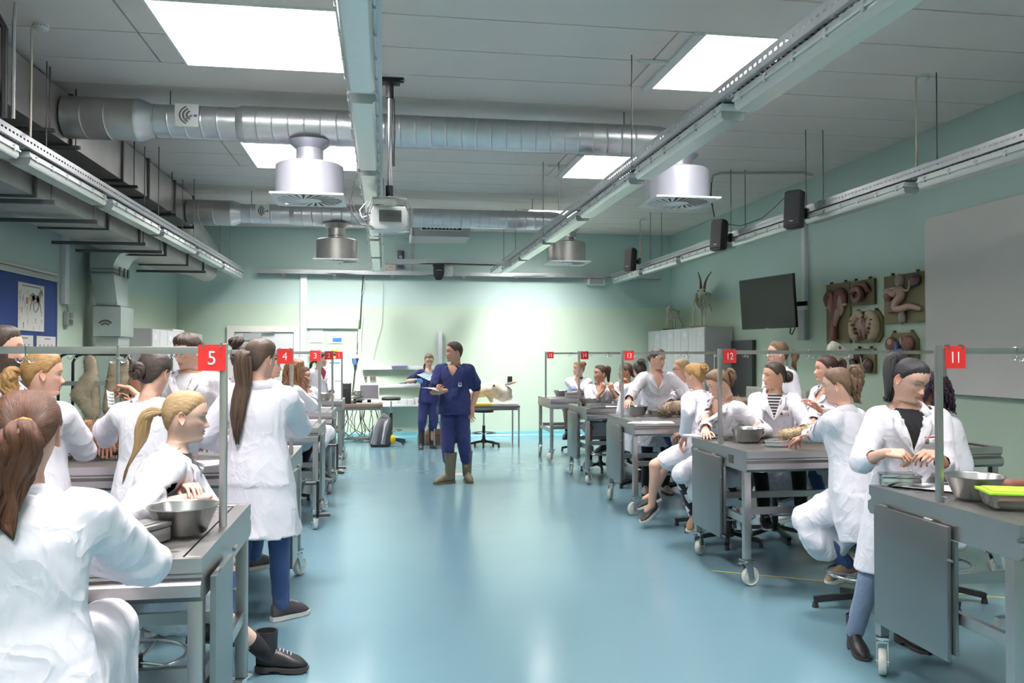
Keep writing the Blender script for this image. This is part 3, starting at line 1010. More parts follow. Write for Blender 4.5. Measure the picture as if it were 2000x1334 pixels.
def make_table():
    t = thing('dissection_table', 'x', 'table')
    caster_me = [None]
    hw = TW / 2
    # profile of the two long edges joined by the end plates
    pr = [(hw - .035, TH - .004), (hw - .03, TH), (hw, TH), (hw, TH - .048), (hw - .018, TH - .058), (hw - .018, TH - .068), (hw + .012, TH - .085),
          (hw + .012, TH - .125), (hw - .01, TH - .145), (hw - .05, TH - .145)]
    m = MB()
    for s in (1, -1):
        m.loft([[(x, s * y, z) for y, z in pr] for x in (.012, TL - .012)])
    pl = [(-y, z) for y, z in pr[2:]] + [(y, z) for y, z in reversed(pr[2:])]
    for x in (0, TL - .012):
        m.loft([[(x + dx, y, z) for y, z in pl] for dx in (0, .012)])
    m.box(.012, -hw + .035, TH - .004, .06, hw - .035, TH).box(TL - .06, -hw + .035, TH - .004, TL - .012, hw - .035, TH)
    m.box(.012, -hw + .05, TH - .14, TL - .012, hw - .05, TH - .13)
    m.build('tabletop_frame', steel, t, smooth=25)
    # loose perforated tray with real slots
    tr = MB()
    x0, x1, y0, y1, z = .075, TL - .075, -hw + .045, hw - .045, TH - .008
    nx, ny = 22, 12
    dx, dy = (x1 - x0) / nx, (y1 - y0) / ny
    for i in range(nx):
        for j in range(ny):
            a, b = x0 + i * dx, y0 + j * dy
            sx, sy = dx * .16, dy * .05
            cx, cy = a + dx * .5, b + dy * (.3 if i % 2 else .7)
            q = [(a, b, z), (a + dx, b, z), (a + dx, b + dy, z), (a, b + dy, z), (cx - sx, cy - sy, z), (cx + sx, cy - sy, z), (cx + sx, cy + sy, z), (cx - sx, cy + sy, z)]
            tr.add(q, [(0, 1, 5, 4), (1, 2, 6, 5), (2, 3, 7, 6), (3, 0, 4, 7)])
    tr.add([(x0, y0, z), (x1, y0, z), (x1, y1, z), (x0, y1, z), (x0, y0, z - .02), (x1, y0, z - .02), (x1, y1, z - .02), (x0, y1, z - .02)],
           [(0, 4, 5, 1), (1, 5, 6, 2), (2, 6, 7, 3), (3, 7, 4, 0)])
    tr.build('perforated_tray', steel, t)
    MB().box(x0 - .01, y0 - .01, TH - .06, x1 + .01, y1 + .01, TH - .05).build('catch_basin', steel_dark, t)
    for x in (.028, TL - .028):
        for y in (-.455, .455):
            leg = MB().box(x - .025, y - .025, .19, x + .025, y + .025, TH - .146)
            leg.build('leg', steel, t, bevel=.004)
            if caster_me[0] is None:
                f = MB().box(-.045, -.03, .18, .045, .03, .189)
                f.cyl((0, 0, .165), (0, 0, .18), .028, n=14)
                for s in (-1, 1):
                    f.prism([(-.03, .165), (.03, .165), (-.005, .05), (-.05, .05)], s * .026 - .002, s * .026 + .002, Matrix(((1, 0, 0, 0), (0, 0, 1, 0), (0, 1, 0, 0), (0, 0, 0, 1))))
                f.box(-.03, -.024, .158, .03, .024, .166)
                f.bar((.045, -.02, .172), (.07, .02, .166), .03, .008)
                f.cyl((-.03, -.032, .066), (-.03, .032, .066), .008, n=8)
                wm = MB()
                wm.lathe([(.012, -.02), (.045, -.018), (.048, -.014), (.060, -.019), (.0655, -.012), (.0655, .012), (.060, .019), (.048, .014), (.045, .018), (.012, .02)], n=26)
                caster_me = [f.mesh('caster', chrome), wm.mesh('wheel', cast_wheel, smooth=50)]
            co = obj('caster', caster_me[0], t, (x, y, 0))
            wo = obj('wheel', caster_me[1], co)
            wo.matrix_local = Matrix.Translation((-.03, 0, .066)) @ Matrix.Rotation(PI / 2, 4, 'X')
    s = MB().bar((.03, -.43, .46), (.03, .43, .46), .03, .05)
    s.build('stretcher', steel, t)
    MB().bar((TL - .03, -.43, .46), (TL - .03, .43, .46), .03, .05).build('stretcher', steel, t)
    MB().bar((.045, .33, .50), (TL - .045, .33, .50), .03, .05).build('stretcher', steel, t)
    MB().bar((.045, -.33, .50), (TL - .045, -.33, .50), .03, .05).build('stretcher', steel, t)
    for x, nm in ((.0265, 'post'), (TL - .085, 'post')):
        MB().box(x - .0135, -.0135, TH - .10, x + .0135, .0135, 1.672).build(nm, steel, t, bevel=.002)
    MB().box(.0405, -.012, 1.632, TL - .0985, .012, 1.660).build('rail', steel, t, bevel=.002)
    # hinged side panel at the aisle end
    p = MB().box(-.035, -.13, .27, -.012, .425, .865)
    po = p.build('side_panel', steel_dark, t, bevel=.004)
    for y in (-.02, .33):
        MB().cyl((-.022, y, .868), (-.022, y + .06, .868), .008, n=8).build('hinge', steel, po)
    b = MB().box(-.010, -.15, .30, .006, -.118, .80).cyl((-.03, -.13, .72), (-.03, -.16, .72), .006, n=8)
    b.build('panel_stay', steel_dark, t)
    r = MB()
    cc = V(.17, -.30, .79)
    ring = []
    for i in range(29):
        a = 2 * PI * i / 28
        ring.append(cc + .13 * V(math.cos(a), math.sin(a), 0))
    for i in range(28):
        a, b_ = ring[i], ring[i + 1]
        r.add([a, b_, b_ + V(0, 0, .03), a + V(0, 0, .03)], [(0, 1, 2, 3)])
    ro = r.build('bag_hoop', chrome, t)
    md = ro.modifiers.new('t', 'SOLIDIFY')
    md.thickness = .003
    pn = MB().cyl((.0265, -.0135, TH + .03), (.0265, -.06, TH + .03), .004, n=6).tube([(.0265, -.05, TH + .03), (.03, -.055, TH + .015), (.0265, -.05, TH + .002)], .003, 5)
    pn.build('locking_pin', chrome, t)
    return t


def number_sign(t, num, left):
    s = -1 if left else 1
    dx = -.030 if left else 0
    y0 = -s * .0155
    so = MB().box(.047 + dx, min(y0, y0 - s * .004), 1.565, .150 + dx, max(y0, y0 - s * .004), 1.668).build('number_sign', red, t)
    for x in (.064 + dx, .133 + dx):
        cl = MB()
        cl.box(x - .004, min(y0 - s * .007, y0 + s * .018), 1.655, x + .004, max(y0 - s * .007, y0 + s * .018), 1.674)
        cl.build('sign_clip', steel_dark, so)
    M = Matrix.Translation((.0985 + dx, y0 - s * .0048, 1.613)) @ Matrix.Rotation(PI if left else 0, 4, 'Z') @ Matrix.Rotation(PI / 2, 4, 'X')
    text_obj('number', str(num), .078 if num < 10 else .074, white_paint, so, M, xs=.92 if num < 10 else .8)


table0 = make_table()
hook_me = MB()
for s in (-1, 1):
    hook_me.tube([(0, -.014, .018), (0, -.0145, -.02), (s * .008, -.0145, -.035), (s * .018, -.015, -.045), (s * .028, -.0155, -.042), (s * .033, -.016, -.032), (s * .034, -.016, -.024)], .0028, 6)
hook_me.tube([(0, -.014, .018), (0, 0, .0205), (0, .014, .018)], .003, 6)
hook_mesh = hook_me.mesh('steel_hook', chrome, smooth=60)
RT = {11: 3.48, 12: 6.00, 13: 8.62, 14: 10.62, 15: 12.88}
LT = {5: 3.42, 4: 5.85, 3: 8.38, 2: 10.42, 1: 12.75}
near_word = {11: 'right front', 12: 'right', 13: 'right', 14: 'right', 15: 'right far', 5: 'left front', 4: 'left', 3: 'left', 2: 'left', 1: 'left far'}
tables = {}
TLAB = {5: 'front left steel table with a bowl and box under the red 5 sign', 4: 'left steel table carrying the russet dog under the red 4 sign', 3: 'left steel table with a black crank under the red 3 sign',
        2: 'left steel table with a bowl near the aisle under the red 2 sign', 1: 'farthest left steel table in the bright light under the red 1 sign', 11: 'front right steel table with the lime lunch box under the red 11 sign',
        12: 'right steel table carrying two furred dogs under the red 12 sign', 13: 'right steel table with green paper under the red 13 sign', 14: 'right steel table with white papers under the red 14 sign', 15: 'farthest right steel table with a blue cloth under the red 15 sign'}
PLACE = {5: 'front left', 4: 'second left', 3: 'third left', 2: 'fourth left', 1: 'farthest left', 11: 'front right', 12: 'second right', 13: 'third right', 14: 'fourth right', 15: 'farthest right'}
firstt = True
for num, y in list(RT.items()) + list(LT.items()):
    left = num < 10
    o = table0 if firstt else copy_tree(table0)
    firstt = False
    o.location = (-.60 if left else 2.5, y, 0)
    o.rotation_euler = (0, 0, PI if left else 0)
    tag(o, TLAB[num], 'table', 'steel dissection tables')
    tables[num] = o
for num, o in tables.items():
    sw = {11: 57, 12: 12, 13: 25, 14: 48, 15: 30, 5: 70, 4: 62, 3: 66, 2: 72, 1: 55}[num]
    k = 0
    for ch in o.children:
        if ch.name.startswith('caster'):
            ch.rotation_euler = (0, 0, R(sw + (0, 0 if num == 11 else 35, -18, 14)[k % 4] + (180 if num in (12, 14) else 0)))
            k += 1
for num, o in tables.items():
    left = num < 10
    number_sign(o, num, left)
    for k, x in enumerate((.42, .75, 1.08, 1.42)):
        h = obj('steel_hook', hook_mesh, None, (o.location.x + (-x if left else x), o.location.y, 1.642))
        tag(h, 'double steel hook on the rail of the %s table, %s from the aisle' % (PLACE[num], ordn[k]), 'hook', 'steel hooks on the table rails')
lp_me = MB().box(-.03, .10, .27, -.010, .425, .865).mesh('side_panel', steel_dark)
for num in LT:
    for ch in tables[num].children:
        if ch.name.startswith('side_panel'):
            ch.data = lp_me
        if ch.name.startswith('panel_stay'):
            ch.location = (0, .22, 0)
for num in (15, 1):
    for ch in list(tables[num].children):
        if ch.name.startswith(('side_panel', 'panel_stay')):
            for c2 in list(ch.children):
                bpy.data.objects.remove(c2)
            bpy.data.objects.remove(ch)
for num in (3, 4):
    c = MB().tube([(-.04, -.30, .70), (-.13, -.30, .70)], .012, 8).box(-.14, -.315, .45, -.12, -.285, .715).tube([(-.13, -.30, .47), (-.22, -.30, .47)], .014, 8)
    c.build('crank_handle', black_metal, tables[num])
MB().box(-.003, -.30, .84, -.0005, -.22, .90).build('rating_plate', mat('dark_plate', (.06, .06, .06), .4), tables[12])

# ------------------------------------------------------------ things on the tables
ZT = TH + .0


def bowl_mesh(r=.125, h=.105):
    m = MB()
    m.lathe([(.001, .003), (r * .62, .003), (r * .66, .008), (r * .98, h - .004), (r, h), (r + .006, h + .001), (r + .007, h - .003), (r + .001, h - .005), (r * .68, .004), (r * .63, 0), (.001, 0)], n=40)
    return m.mesh('steel_bowl', spun, smooth=50)


bowlm = bowl_mesh()


def bowl(px, py, label, z=ZT, s=1.0, p=None):
    p = atZ(px, py, z) if p is None else V(*p)
    o = obj('steel_bowl', bowlm, None, (p[0], p[1], z))
    o.scale = (s, s, s)
    return tag(o, label, 'bowl', 'steel bowls on the tables')


def steel_box(label, p, rotz, sx=.2, sy=.11, h=.06, m=chrome):
    t = thing('instrument_box', label, 'box', (p[0], p[1], p[2]), rotz, 'steel instrument boxes')
    MB().box(-sx / 2, -sy / 2, 0, sx / 2, sy / 2, h * .72).build('body', m, t, bevel=.008)
    lm = MB().box(-sx / 2 - .002, -sy / 2 - .002, h * .73, sx / 2 + .002, sy / 2 + .002, h)
    lo = lm.build('lid', m, t, bevel=.006)
    MB().box(-sx / 2 + .03, -sy / 2 + .02, h, sx / 2 - .03, sy / 2 - .02, h + .004).build('lid_panel', m, lo, bevel=.002)
    return t


bowl(358, 1040, 'large steel bowl at the corner of table 5', s=1.0)
steel_box('closed steel instrument box on table 5 beside the seated student', atZ(270, 1062, ZT), R(62), .19, .125, .068, steel)
bowl(1460, 862, 'steel bowl on table 12 beside the sign post')
steel_box('flat steel instrument box in the middle of table 12', atZ(1520, 870, ZT), R(-18), .21, .11, .035)
steel_box('small steel box half behind the bowl on table 12', atZ(1422, 857, ZT), R(15), .18, .12, .035)
bowl(1903, 972, 'steel bowl on table 11 in front of the sign post', s=1.02)
steel_box('shiny steel instrument box on table 11 below the hands', atZ(1757, 948, ZT), R(-22), .19, .11, .062)
bowl(1244, 811, 'steel bowl on table 13 beside the green paper')
steel_box('steel instrument box with papers on top on table 13', atZ(1290, 811, ZT), R(5), .26, .12, .06, steel)
bowl(1148, 793, 'steel bowl on the fourth right table before the raised hands')
steel_box('steel box behind the bowl on table 14', atZ(1152, 795, ZT) + V(.05, -.12, 0), R(10), .22, .12, .05, steel)
bowl(1095, 774, 'small steel bowl on the farthest right table', s=.9)
steel_box('steel box with a blue cloth on table 15', atZ(1118, 776, ZT) + V(0, -.1, 0), R(2), .26, .14, .08, steel)
bowl(598, 800, 'steel bowl on the fourth left table beside its post')
bowl(632, 782, 'steel bowl on the farthest left table')


def sheet(px, py, label, rz, m=paper, sx=.21, sy=.297, z=ZT, n=1, p=None):
    p = atZ(px, py, z) if p is None else V(*p)
    q = MB()
    for k in range(n):
        M = Matrix.Translation((p[0], p[1], z + .0006 + .0022 * k)) @ Matrix.Rotation(rz + .08 * math.sin(k * 2.3), 4, 'Z')
        q.box(-sx / 2, -sy / 2, 0, sx / 2, sy / 2, .0016, M)
    return tag(q.build('paper_sheet', m), label, 'paper')


sheet(1285, 826, 'white papers at the edge of table 13', R(78), n=4)
sheet(1258, 826, 'pale green sheet under the bowl of table 13', R(60), paper_green, z=ZT + .0)
sheet(1187, 795, 'white papers on table 14', R(85), n=3)
sheet(1810, 950, 'white sheet beside the instrument box of table 11', R(40))
sheet(1375, 852, 'white papers on table 12 behind the sign post', R(20), n=3)
sheet(412, 905, 'white sheet at the edge of table 4', R(15))
tag(MB().box(-.09, -.05, 0, .09, .05, .008, Matrix.Translation(tuple(atZ(1110, 772, ZT) + V(.06, -.06, .0855)))).build('folded_cloth', mat('blue_cloth', (.08, .17, .62), .8), bevel=.003), 'folded blue cloth on the steel box of table 15', 'cloth')
# lunch box
t = thing('lunch_box', 'clear plastic box with a lime green lid at the edge of table 11', 'box', tuple(atZ(1985, 990, ZT)), R(-20))
MB().loft([[(x * s, y * s, z) for x, y in ((-.13, -.085), (.13, -.085), (.13, .085), (-.13, .085))] for z, s in ((.001, .88), (.062, 1.0))]).build('clear_tub', mat('clear_plastic', (.85, .92, .75), .12, trans=.85), t, bevel=.008)
MB().box(-.142, -.097, .063, .142, .097, .075).box(-.12, -.075, .075, .12, .075, .081).build('lid', mat('lime_plastic', (.45, .78, .06), .35), t, bevel=.005)
MB().capsule((-.08, -.02, .022), (.06, -.03, .022), .012, .014, 8).capsule((-.06, .03, .02), (.07, .02, .02), .013, .011, 8).build('bone', mat('pale_bone', (.75, .70, .55), .6), t, smooth=60)
tag(MB().capsule(tuple(atZ(1988, 962, ZT) + V(0, .06, .03)), tuple(atZ(2010, 962, ZT) + V(0.1, .06, .03)), .03, .024, 10).build('organ_specimen', mat('reddish_brown', (.24, .09, .06), .5), smooth=60), 'reddish brown specimen behind the lime green lid', 'specimen')

# ------------------------------------------------------------ stools


def make_stool(name_label, x, y, h, rz=0.0, group='black laboratory stools'):
    t = thing('laboratory_stool', name_label, 'stool', (x, y, 0), rz, group)
    MB().lathe([(.001, h), (.155, h), (.172, h - .012), (.176, h - .03), (.17, h - .055), (.05, h - .062), (.001, h - .062)], n=28).build('seat', black_rubber, t, smooth=45)
    MB().cyl((0, 0, h - .07), (0, 0, h - .30), .016, n=12).build('gas_piston', chrome, t, smooth=50)
    MB().cyl((0, 0, h - .29), (0, 0, .09), .027, n=14).cyl((0, 0, .06), (0, 0, .13), .042, n=14).build('column', black_metal, t, smooth=50)
    b = MB()
    gl = MB()
    for k in range(5):
        a = 2 * PI * k / 5 + .3
        d = V(math.cos(a), math.sin(a), 0)
        b.bar(d * .03 + V(0, 0, .095), d * .29 + V(0, 0, .05), .035, .035)
        gl.cyl(d * .28 + V(0, 0, 0), d * .28 + V(0, 0, .036), .022, .016, n=10)
    b.build('star_base', black_metal, t)
    gl.build('glide', black_rubber, t)['kind'] = 'stuff'
    rg = MB()
    rz_ = .24
    rg.tube([(.215 * math.cos(2 * PI * k / 28), .215 * math.sin(2 * PI * k / 28), rz_) for k in range(29)], .009, 7, caps=False)
    for k in range(3):
        a = 2 * PI * k / 3
        rg.tube([(.03 * math.cos(a), .03 * math.sin(a), rz_ - .02), (.21 * math.cos(a), .21 * math.sin(a), rz_)], .008, 6)
    rg.build('foot_ring', chrome, t, smooth=60)
    return t


make_stool('empty black stool between the computer desk and the woman in scrubs', .13, 15.3, .85, .2)
make_stool('empty black stool in front of the table with the animal head', 1.75, 14.62, .66, .5)

# ------------------------------------------------------------ end wall furniture
desk_top = mat('brown_desk_edge', (.16, .11, .09), .5)


def desk(label, x0, x1, y0, y1, h, top_m, sag=.03):
    t = thing('work_table', label, 'table', ((x0 + x1) / 2, (y0 + y1) / 2, 0), 0)
    a, b = (x1 - x0) / 2, (y1 - y0) / 2
    MB().box(-a, -b, h - sag, a, b, h).build('tabletop', top_m, t, bevel=.003)
    for x in (-a + .02, a - .02):
        for y in (-b + .02, b - .02):
            MB().cyl((x, y, 0), (x, y, h - sag), .015, n=10).build('leg', steel, t, smooth=50)
    MB().box(-a + .04, -b + .012, h - sag - .05, a - .04, -b + .03, h - sag).box(-a + .04, b - .03, h - sag - .05, a - .04, b - .012, h - sag).build('apron', steel_dark, t)
    return t


desk('low computer table with brown edge at the bright end wall', -.84, -.02, 15.36, 16.0, .72, desk_top, .06)
desk('long black topped table carrying the animal head', .84, 2.36, 14.36, 15.12, .73, wood_dark)
t = thing('computer_monitor', 'flat grey computer monitor in white bezel on the low table', 'monitor', (-.27, 15.62, .72))
MB().box(-.185, -.02, .07, .185, .03, .36).build('bezel', white_plastic, t, bevel=.008)
MB().box(-.165, -.0235, .10, .165, -.021, .34).build('screen', mat('grey_screen', (.16, .15, .165), .3), t)
MB().box(-.09, -.02, 0, .09, .12, .015).box(-.035, .02, .015, .035, .06, .12).build('stand', black_plastic, t, bevel=.004)
t = thing('computer_tower', 'black upright computer tower on the low table', 'computer', (-.69, 15.68, .72))
MB().box(-.085, -.18, 0, .085, .2, .37).build('case', black_plastic, t, bevel=.006)
MB().box(-.06, -.184, .27, .06, -.1805, .29).box(-.06, -.184, .30, .06, -.1805, .32).build('drive_bay', mat('dark_grey_plastic', (.05, .05, .055), .4), t)
MB().cyl((.04, -.183, .23), (.04, -.1805, .23), .008, n=10).build('power_button', chrome, t)
MB().capsule((-.03, 0, .37), (-.03, 0, .40), .018, .01, 8).capsule((.04, .02, .37), (.04, .02, .395), .02, .012, 8).build('plug', white_plastic, t)
tag(MB().box(-.56, 15.62, .725, -.40, 15.9, .80).build('network_switch', black_plastic, bevel=.005), 'small black device between the computer tower and the monitor', 'computer')
kb = MB().box(-.50, 15.40, .722, -.10, 15.54, .738)
t = tag(kb.build('keyboard', grey_plastic, bevel=.004), 'grey keyboard in front of the monitor', 'keyboard')
cb = MB()
random.seed(3)
for k in range(16):
    x = random.uniform(-.75, -.1)
    cb.tube([(x, 16.02, .66), (x + random.uniform(-.1, .1), 16.05, .4), (x + random.uniform(-.15, .15), 16.08, .18), (x + random.uniform(-.2, .2), 15.95, .03), (x + random.uniform(-.3, .3), 15.9 + random.uniform(-.2, .2), .012)], random.uniform(.005, .009), 5)
tag(cb.build('cable_tangle', mat('mixed_cable', (.12, .12, .11), .5)), 'dark cables hanging in a tangle under the computer table', 'cable', kind='stuff')
cb = MB()
for k in range(14):
    x = random.uniform(-.75, -.15)
    cb.tube([(x + .2 * math.cos(a + k) * (.4 + .05 * k), 15.8 + .12 * math.sin(a * 1.3 + k), .02 + .012 * (k % 5) + .03 * abs(math.sin(a * 2 + k))) for a in np.linspace(0, 5, 12)], .008, 5)
tag(cb.build('cable_tangle', mat('pale_cable', (.52, .50, .44), .5)), 'pale cables coiled on the floor under the computer table', 'cable', kind='stuff')
cb = MB()
for k in range(12):
    x = random.uniform(-.58, -.38)
    cb.tube([(x + .08 * math.cos(a * 1.7 + k), 15.58 + .05 * math.sin(a * 1.9 + k), .735 + .018 * k + .02 * abs(math.sin(a * 2 + k))) for a in np.linspace(0, 4, 9)], .006, 5)
tag(cb.build('cable_tangle', mat('mixed_cable', (.12, .12, .11), .5)), 'cables heaped between the computer tower and the monitor', 'cable', kind='stuff')

# cables on the end wall
def wire(label, pts, r, m, nm='wall_cable'):
    return tag(MB().tube(pts, r, 6).build(nm, m), label, 'cable')


wire('black cable running down the end wall from the middle tray', [(-.40, 16.33, 3.16), (-.43, 16.36, 2.8), (-.46, 16.37, 2.2), (-.50, 16.37, 1.8), (-.56, 16.37, 1.3), (-.60, 16.36, .9)], .011, black_rubber)
wire('white cable loop hanging from the tray down the end wall', [(-.45, 16.33, 3.2), (-.34, 16.34, 3.02), (-.45, 16.36, 2.75), (-.40, 16.37, 2.4), (-.44, 16.37, 2.0), (-.45, 16.37, 1.0)], .007, white_plastic)
wire('green and yellow earth cable beside the black wall cable', [(-.475, 16.36, 2.3), (-.51, 16.36, 2.0), (-.52, 16.36, 1.75), (-.50, 16.36, 1.6)], .008, mat('green_wire', (.15, .35, .08), .5))
wire('thin dangling wire right of the middle tray on the end wall', [(-.02, 16.33, 3.12), (-.025, 16.37, 2.5), (-.04, 16.37, 2.2), (-.14, 16.37, 1.85), (-.22, 16.36, 1.52)], .0045, grey_plastic)
trunk('wall_trunking', 'white vertical conduit from the horizontal trunking to the computer table', (-.50, YB - .04, .72), (-.44, YB - .001, 2.12))
t = thing('telephone', 'grey and blue wall telephone beside the white conduit', 'telephone', (-.56, 16.36, 1.43))
MB().box(-.06, -.04, .12, .08, .03, .20).build('cradle', grey_plastic, t, bevel=.006)
MB().box(-.03, -.05, 0, .03, .02, .12).build('handset', mat('blue_plastic', (.06, .14, .55), .4), t, bevel=.01)
# wall rails with shelf strips
t = thing('wall_rail_shelf', 'white wall rails on an upright post behind the woman in scrubs', 'shelf', (0, 16.36, 0))
MB().box(-.42, -.05, 1.33, 1.05, .02, 1.40).build('upper_rail', trunk_white, t, bevel=.004)
MB().box(-.42, -.05, .98, 1.05, .02, 1.05).build('middle_rail', trunk_white, t, bevel=.004)
MB().box(-.10, -.20, .62, 1.05, .03, .66).build('lower_shelf', trunk_white, t, bevel=.004)
MB().box(1.05, -.05, .40, 1.13, .03, 2.07).build('upright', mat('pale_grey_upright', (.62, .63, .66), .4), t, bevel=.004)
bx = MB()
for px, py in ((714, 738), (725, 738), (731, 738)):
    p = atY(px, py, 16.37)
    bx.box(p[0] - .025, 16.35, p[2] - .025, p[0] + .025, 16.397, p[2] + .025)
tag(bx.build('wall_sockets', mat('dark_socket', (.10, .08, .07), .5)), 'three small dark sockets on the wall above the monitor', 'socket')
p = atY(1997 / 2 + 2, 740, 16.38)
tag(MB().box(2.44, 16.36, 1.09, 2.53, 16.398, 1.19).box(2.47, 16.34, 1.11, 2.50, 16.362, 1.16).build('wall_socket', black_plastic, bevel=.003), 'black wall socket right of the animal head', 'socket')
cb = MB()
for k in range(5):
    cb.tube([(.30 + .1 * k, 16.26 + .01 * k, 1.06), (.38 + .09 * k, 16.25, 1.075 + .012 * k), (.62, 16.25, 1.08 + .01 * k), (.70, 16.26, 1.16), (.72, 16.26, 1.24), (.69, 16.26, 1.18), (.66, 16.27, 1.08)], .007, 5)
tag(cb.build('adapter_cable', black_rubber), 'black adapter cable lying on the middle wall rail', 'cable')
tag(MB().box(.14, 16.24, 1.401, .45, 16.32, 1.44).build('marker_box', mat('lilac_box', (.62, .60, .80), .4), bevel=.004), 'flat lilac box on the upper wall rail', 'box')
tag(MB().box(.86, 16.2, 1.06, 1.03, 16.32, 1.25).build('carton', mat('brown_card', (.33, .24, .15), .8), bevel=.003), 'brown carton on the wall rail beside the upright', 'box')
for k, (x0, x1, hh) in enumerate(((.08, .26, .07), (.30, .44, .10), (.45, .58, .10), (.60, .74, .12))):
    tag(MB().box(x0, 16.18, .661, x1, 16.34, .661 + hh).build('glove_box', mat('white_carton', (.80, .80, .80), .6), bevel=.003),
        'white carton on the low wall shelf, %s from the monitor' % ordn[k], 'box', 'white cartons on the low wall shelf')
# notices behind the far left students
blue_print = mat('blue_print', (.05, .20, .50), .5)
yellow_print = mat('yellow_print', (.90, .72, .05), .5)


def notice(label, x0, z0, x1, z1, blocks=(), y=YB - .012):
    t = thing('wall_notice', label, 'notice', ((x0 + x1) / 2, y, z0))
    w_, h_ = x1 - x0, z1 - z0
    MB().box(-w_ / 2, 0, 0, w_ / 2, .01, h_).build('sheet', paper, t)
    for i, (a, b, c_, d, m) in enumerate(blocks):
        MB().box(-w_ / 2 + a * w_, -.002, b * h_, -w_ / 2 + c_ * w_, -.0003, d * h_).build('print', m, t)
    return t


notice('white printed notice beside the door trunking', -1.41, 1.86, -1.17, 2.0 + .12, [(.1, .2 + .1 * k, .9, .23 + .1 * k, grey_plastic) for k in range(6)])
notice('safety poster with a blue picture above the first table', -1.06, 1.84, -.80, 2.02, [(.3, .15, .95, .6, blue_print), (.1, .7, .6, .8, grey_plastic)])
notice('yellow warning notice behind the first table', -1.03, 1.55, -.83, 1.72, [(.05, .05, .95, .95, yellow_print), (.3, .3, .6, .8, black_plastic)])
notice('white notice with blue heading under the yellow one', -1.06, 1.12, -.82, 1.5, [(.1, .86, .9, .94, blue_print)])
tag(MB().box(-1.42, YB - .09, 1.58, -1.22, YB - .002, 1.72).build('soap_dispenser', white_plastic, bevel=.01), 'white dispenser on the wall beside the door trunking', 'dispenser')

# backpack and handbag
t = thing('backpack', 'grey and black hiking backpack with yellow lining on the floor', 'backpack', (-.06, 14.9, 0))
m = MB()
rings = []
for z, wx, dy, sh in ((.005, .17, .13, 0), (.06, .20, .16, 0), (.2, .19, .16, .01), (.35, .165, .14, .04), (.46, .13, .11, .07), (.52, .08, .07, .09), (.535, .02, .02, .10)):
    rings.append([(wx * math.copysign(abs(math.cos(a)) ** .7, math.cos(a)) + sh, dy * math.copysign(abs(math.sin(a)) ** .7, math.sin(a)), z) for a in [2 * PI * i / 20 for i in range(20)]])
m.loft(rings)
m.build('bag', mat('charcoal_nylon', (.06, .06, .065), .7, bump=.2, bscale=60), t, smooth=60)
m = MB()
for x in (-.09, .05):
    m.loft([[(x + dx * .07 + sh, y - .01 * math.cos(dx), z) for dx, y in ((-.7, -.13 * k), (0, -.17 * k), (.7, -.13 * k), (.6, -.08 * k), (-.6, -.08 * k))] for z, k, sh in ((.05, 1, 0), (.2, 1.05, .01), (.38, .9, .045), (.46, .7, .06))])
m.build('front_pocket', mat('grey_nylon', (.30, .29, .31), .7), t, smooth=50)
m = MB()
for x0 in (-.10, .08):
    m.tube([(x0 + .05, -.12, .48), (x0, -.18, .36), (x0 - .02, -.185, .2), (x0 - .06, -.17, .06)], .013, 6)
m.tube([(.02, -.06, .53), (.06, -.09, .58), (.11, -.06, .54)], .012, 6)
m.build('strap', mat('light_grey_webbing', (.42, .41, .43), .7), t, smooth=60)
MB().sphere((.21, -.06, .13), .065, sc=(.9, .9, 1.3)).build('side_bag', mat('yellow_nylon', (.80, .50, .02), .6), t, smooth=60)
t = thing('handbag', 'brown leather handbag on the floor beside the black table leg', 'bag', (.92, 15.0, 0))
br = mat('brown_leather', (.16, .075, .045), .5, bump=.15, bscale=30)
MB().loft([[(x * s, y * s2, z) for x, y in ((-.17, -.09), (.17, -.09), (.17, .09), (-.17, .09))] for z, s, s2 in ((0, 1, 1), (.02, 1.04, 1.1), (.2, 1, .8), (.29, .9, .4))]).build('body', br, t, bevel=.015)
MB().tube([(-.09, -.04, .28), (-.07, -.06, .40), (0, -.06, .46), (.07, -.06, .40), (.09, -.04, .28)], .009).build('handle', br, t)
MB().box(-.175, -.105, .17, .175, -.096, .185).build('strap', mat('dark_leather', (.09, .04, .03), .5), t)
t2 = tag(MB().loft([[(.70 + x * s, 15.03 + y * s, z) for x, y in ((-.10, -.07), (.10, -.07), (.10, .07), (-.10, .07))] for z, s in ((0, 1), (.15, 1.05), (.26, .7))]).build('cloth_bag', mat('olive_cloth', (.22, .19, .15), .8), bevel=.02), 'small olive cloth bag next to the brown handbag', 'bag')
# things on the black table
tag(MB().box(1.55, 14.42, .731, 1.86, 14.60, .772).build('yellow_tray', mat('yellow_plastic', (.80, .58, .03), .4), bevel=.006), 'yellow plastic tray on the black table beside the man', 'tray')
t = thing('white_cutting_board', 'flat white board under the animal head', 'board', (2.05, 14.75, .731))
MB().box(-.32, -.18, 0, .32, .22, .03).build('board', white_plastic, t, bevel=.006)
tag(MB().box(.88, 14.5, .731, 1.16, 14.8, .745).build('paper_pile', paper), 'pile of white papers on the left end of the black table', 'paper')
tag(MB().capsule((1.0, 14.42, .76), (1.10, 14.46, .765), .03, .024, 8).build('rubber_glove', mat('blue_nitrile', (.12, .36, .72), .5), smooth=60), 'crumpled blue glove on the black table', 'glove')
sf = MB()
sf.prism([(-.045, 0), (.045, 0), (.045, .12), (-.045, .12)], 0, .01, Matrix.Translation((1.12, 15.0, .731)) @ Matrix.Rotation(PI / 2, 4, 'X'))
tag(sf.build('sticker_card', blue_print), 'small blue card standing at the black table', 'card')

# ------------------------------------------------------------ lockers
lk_line = mat('locker_gap', (.25, .25, .25), .7)


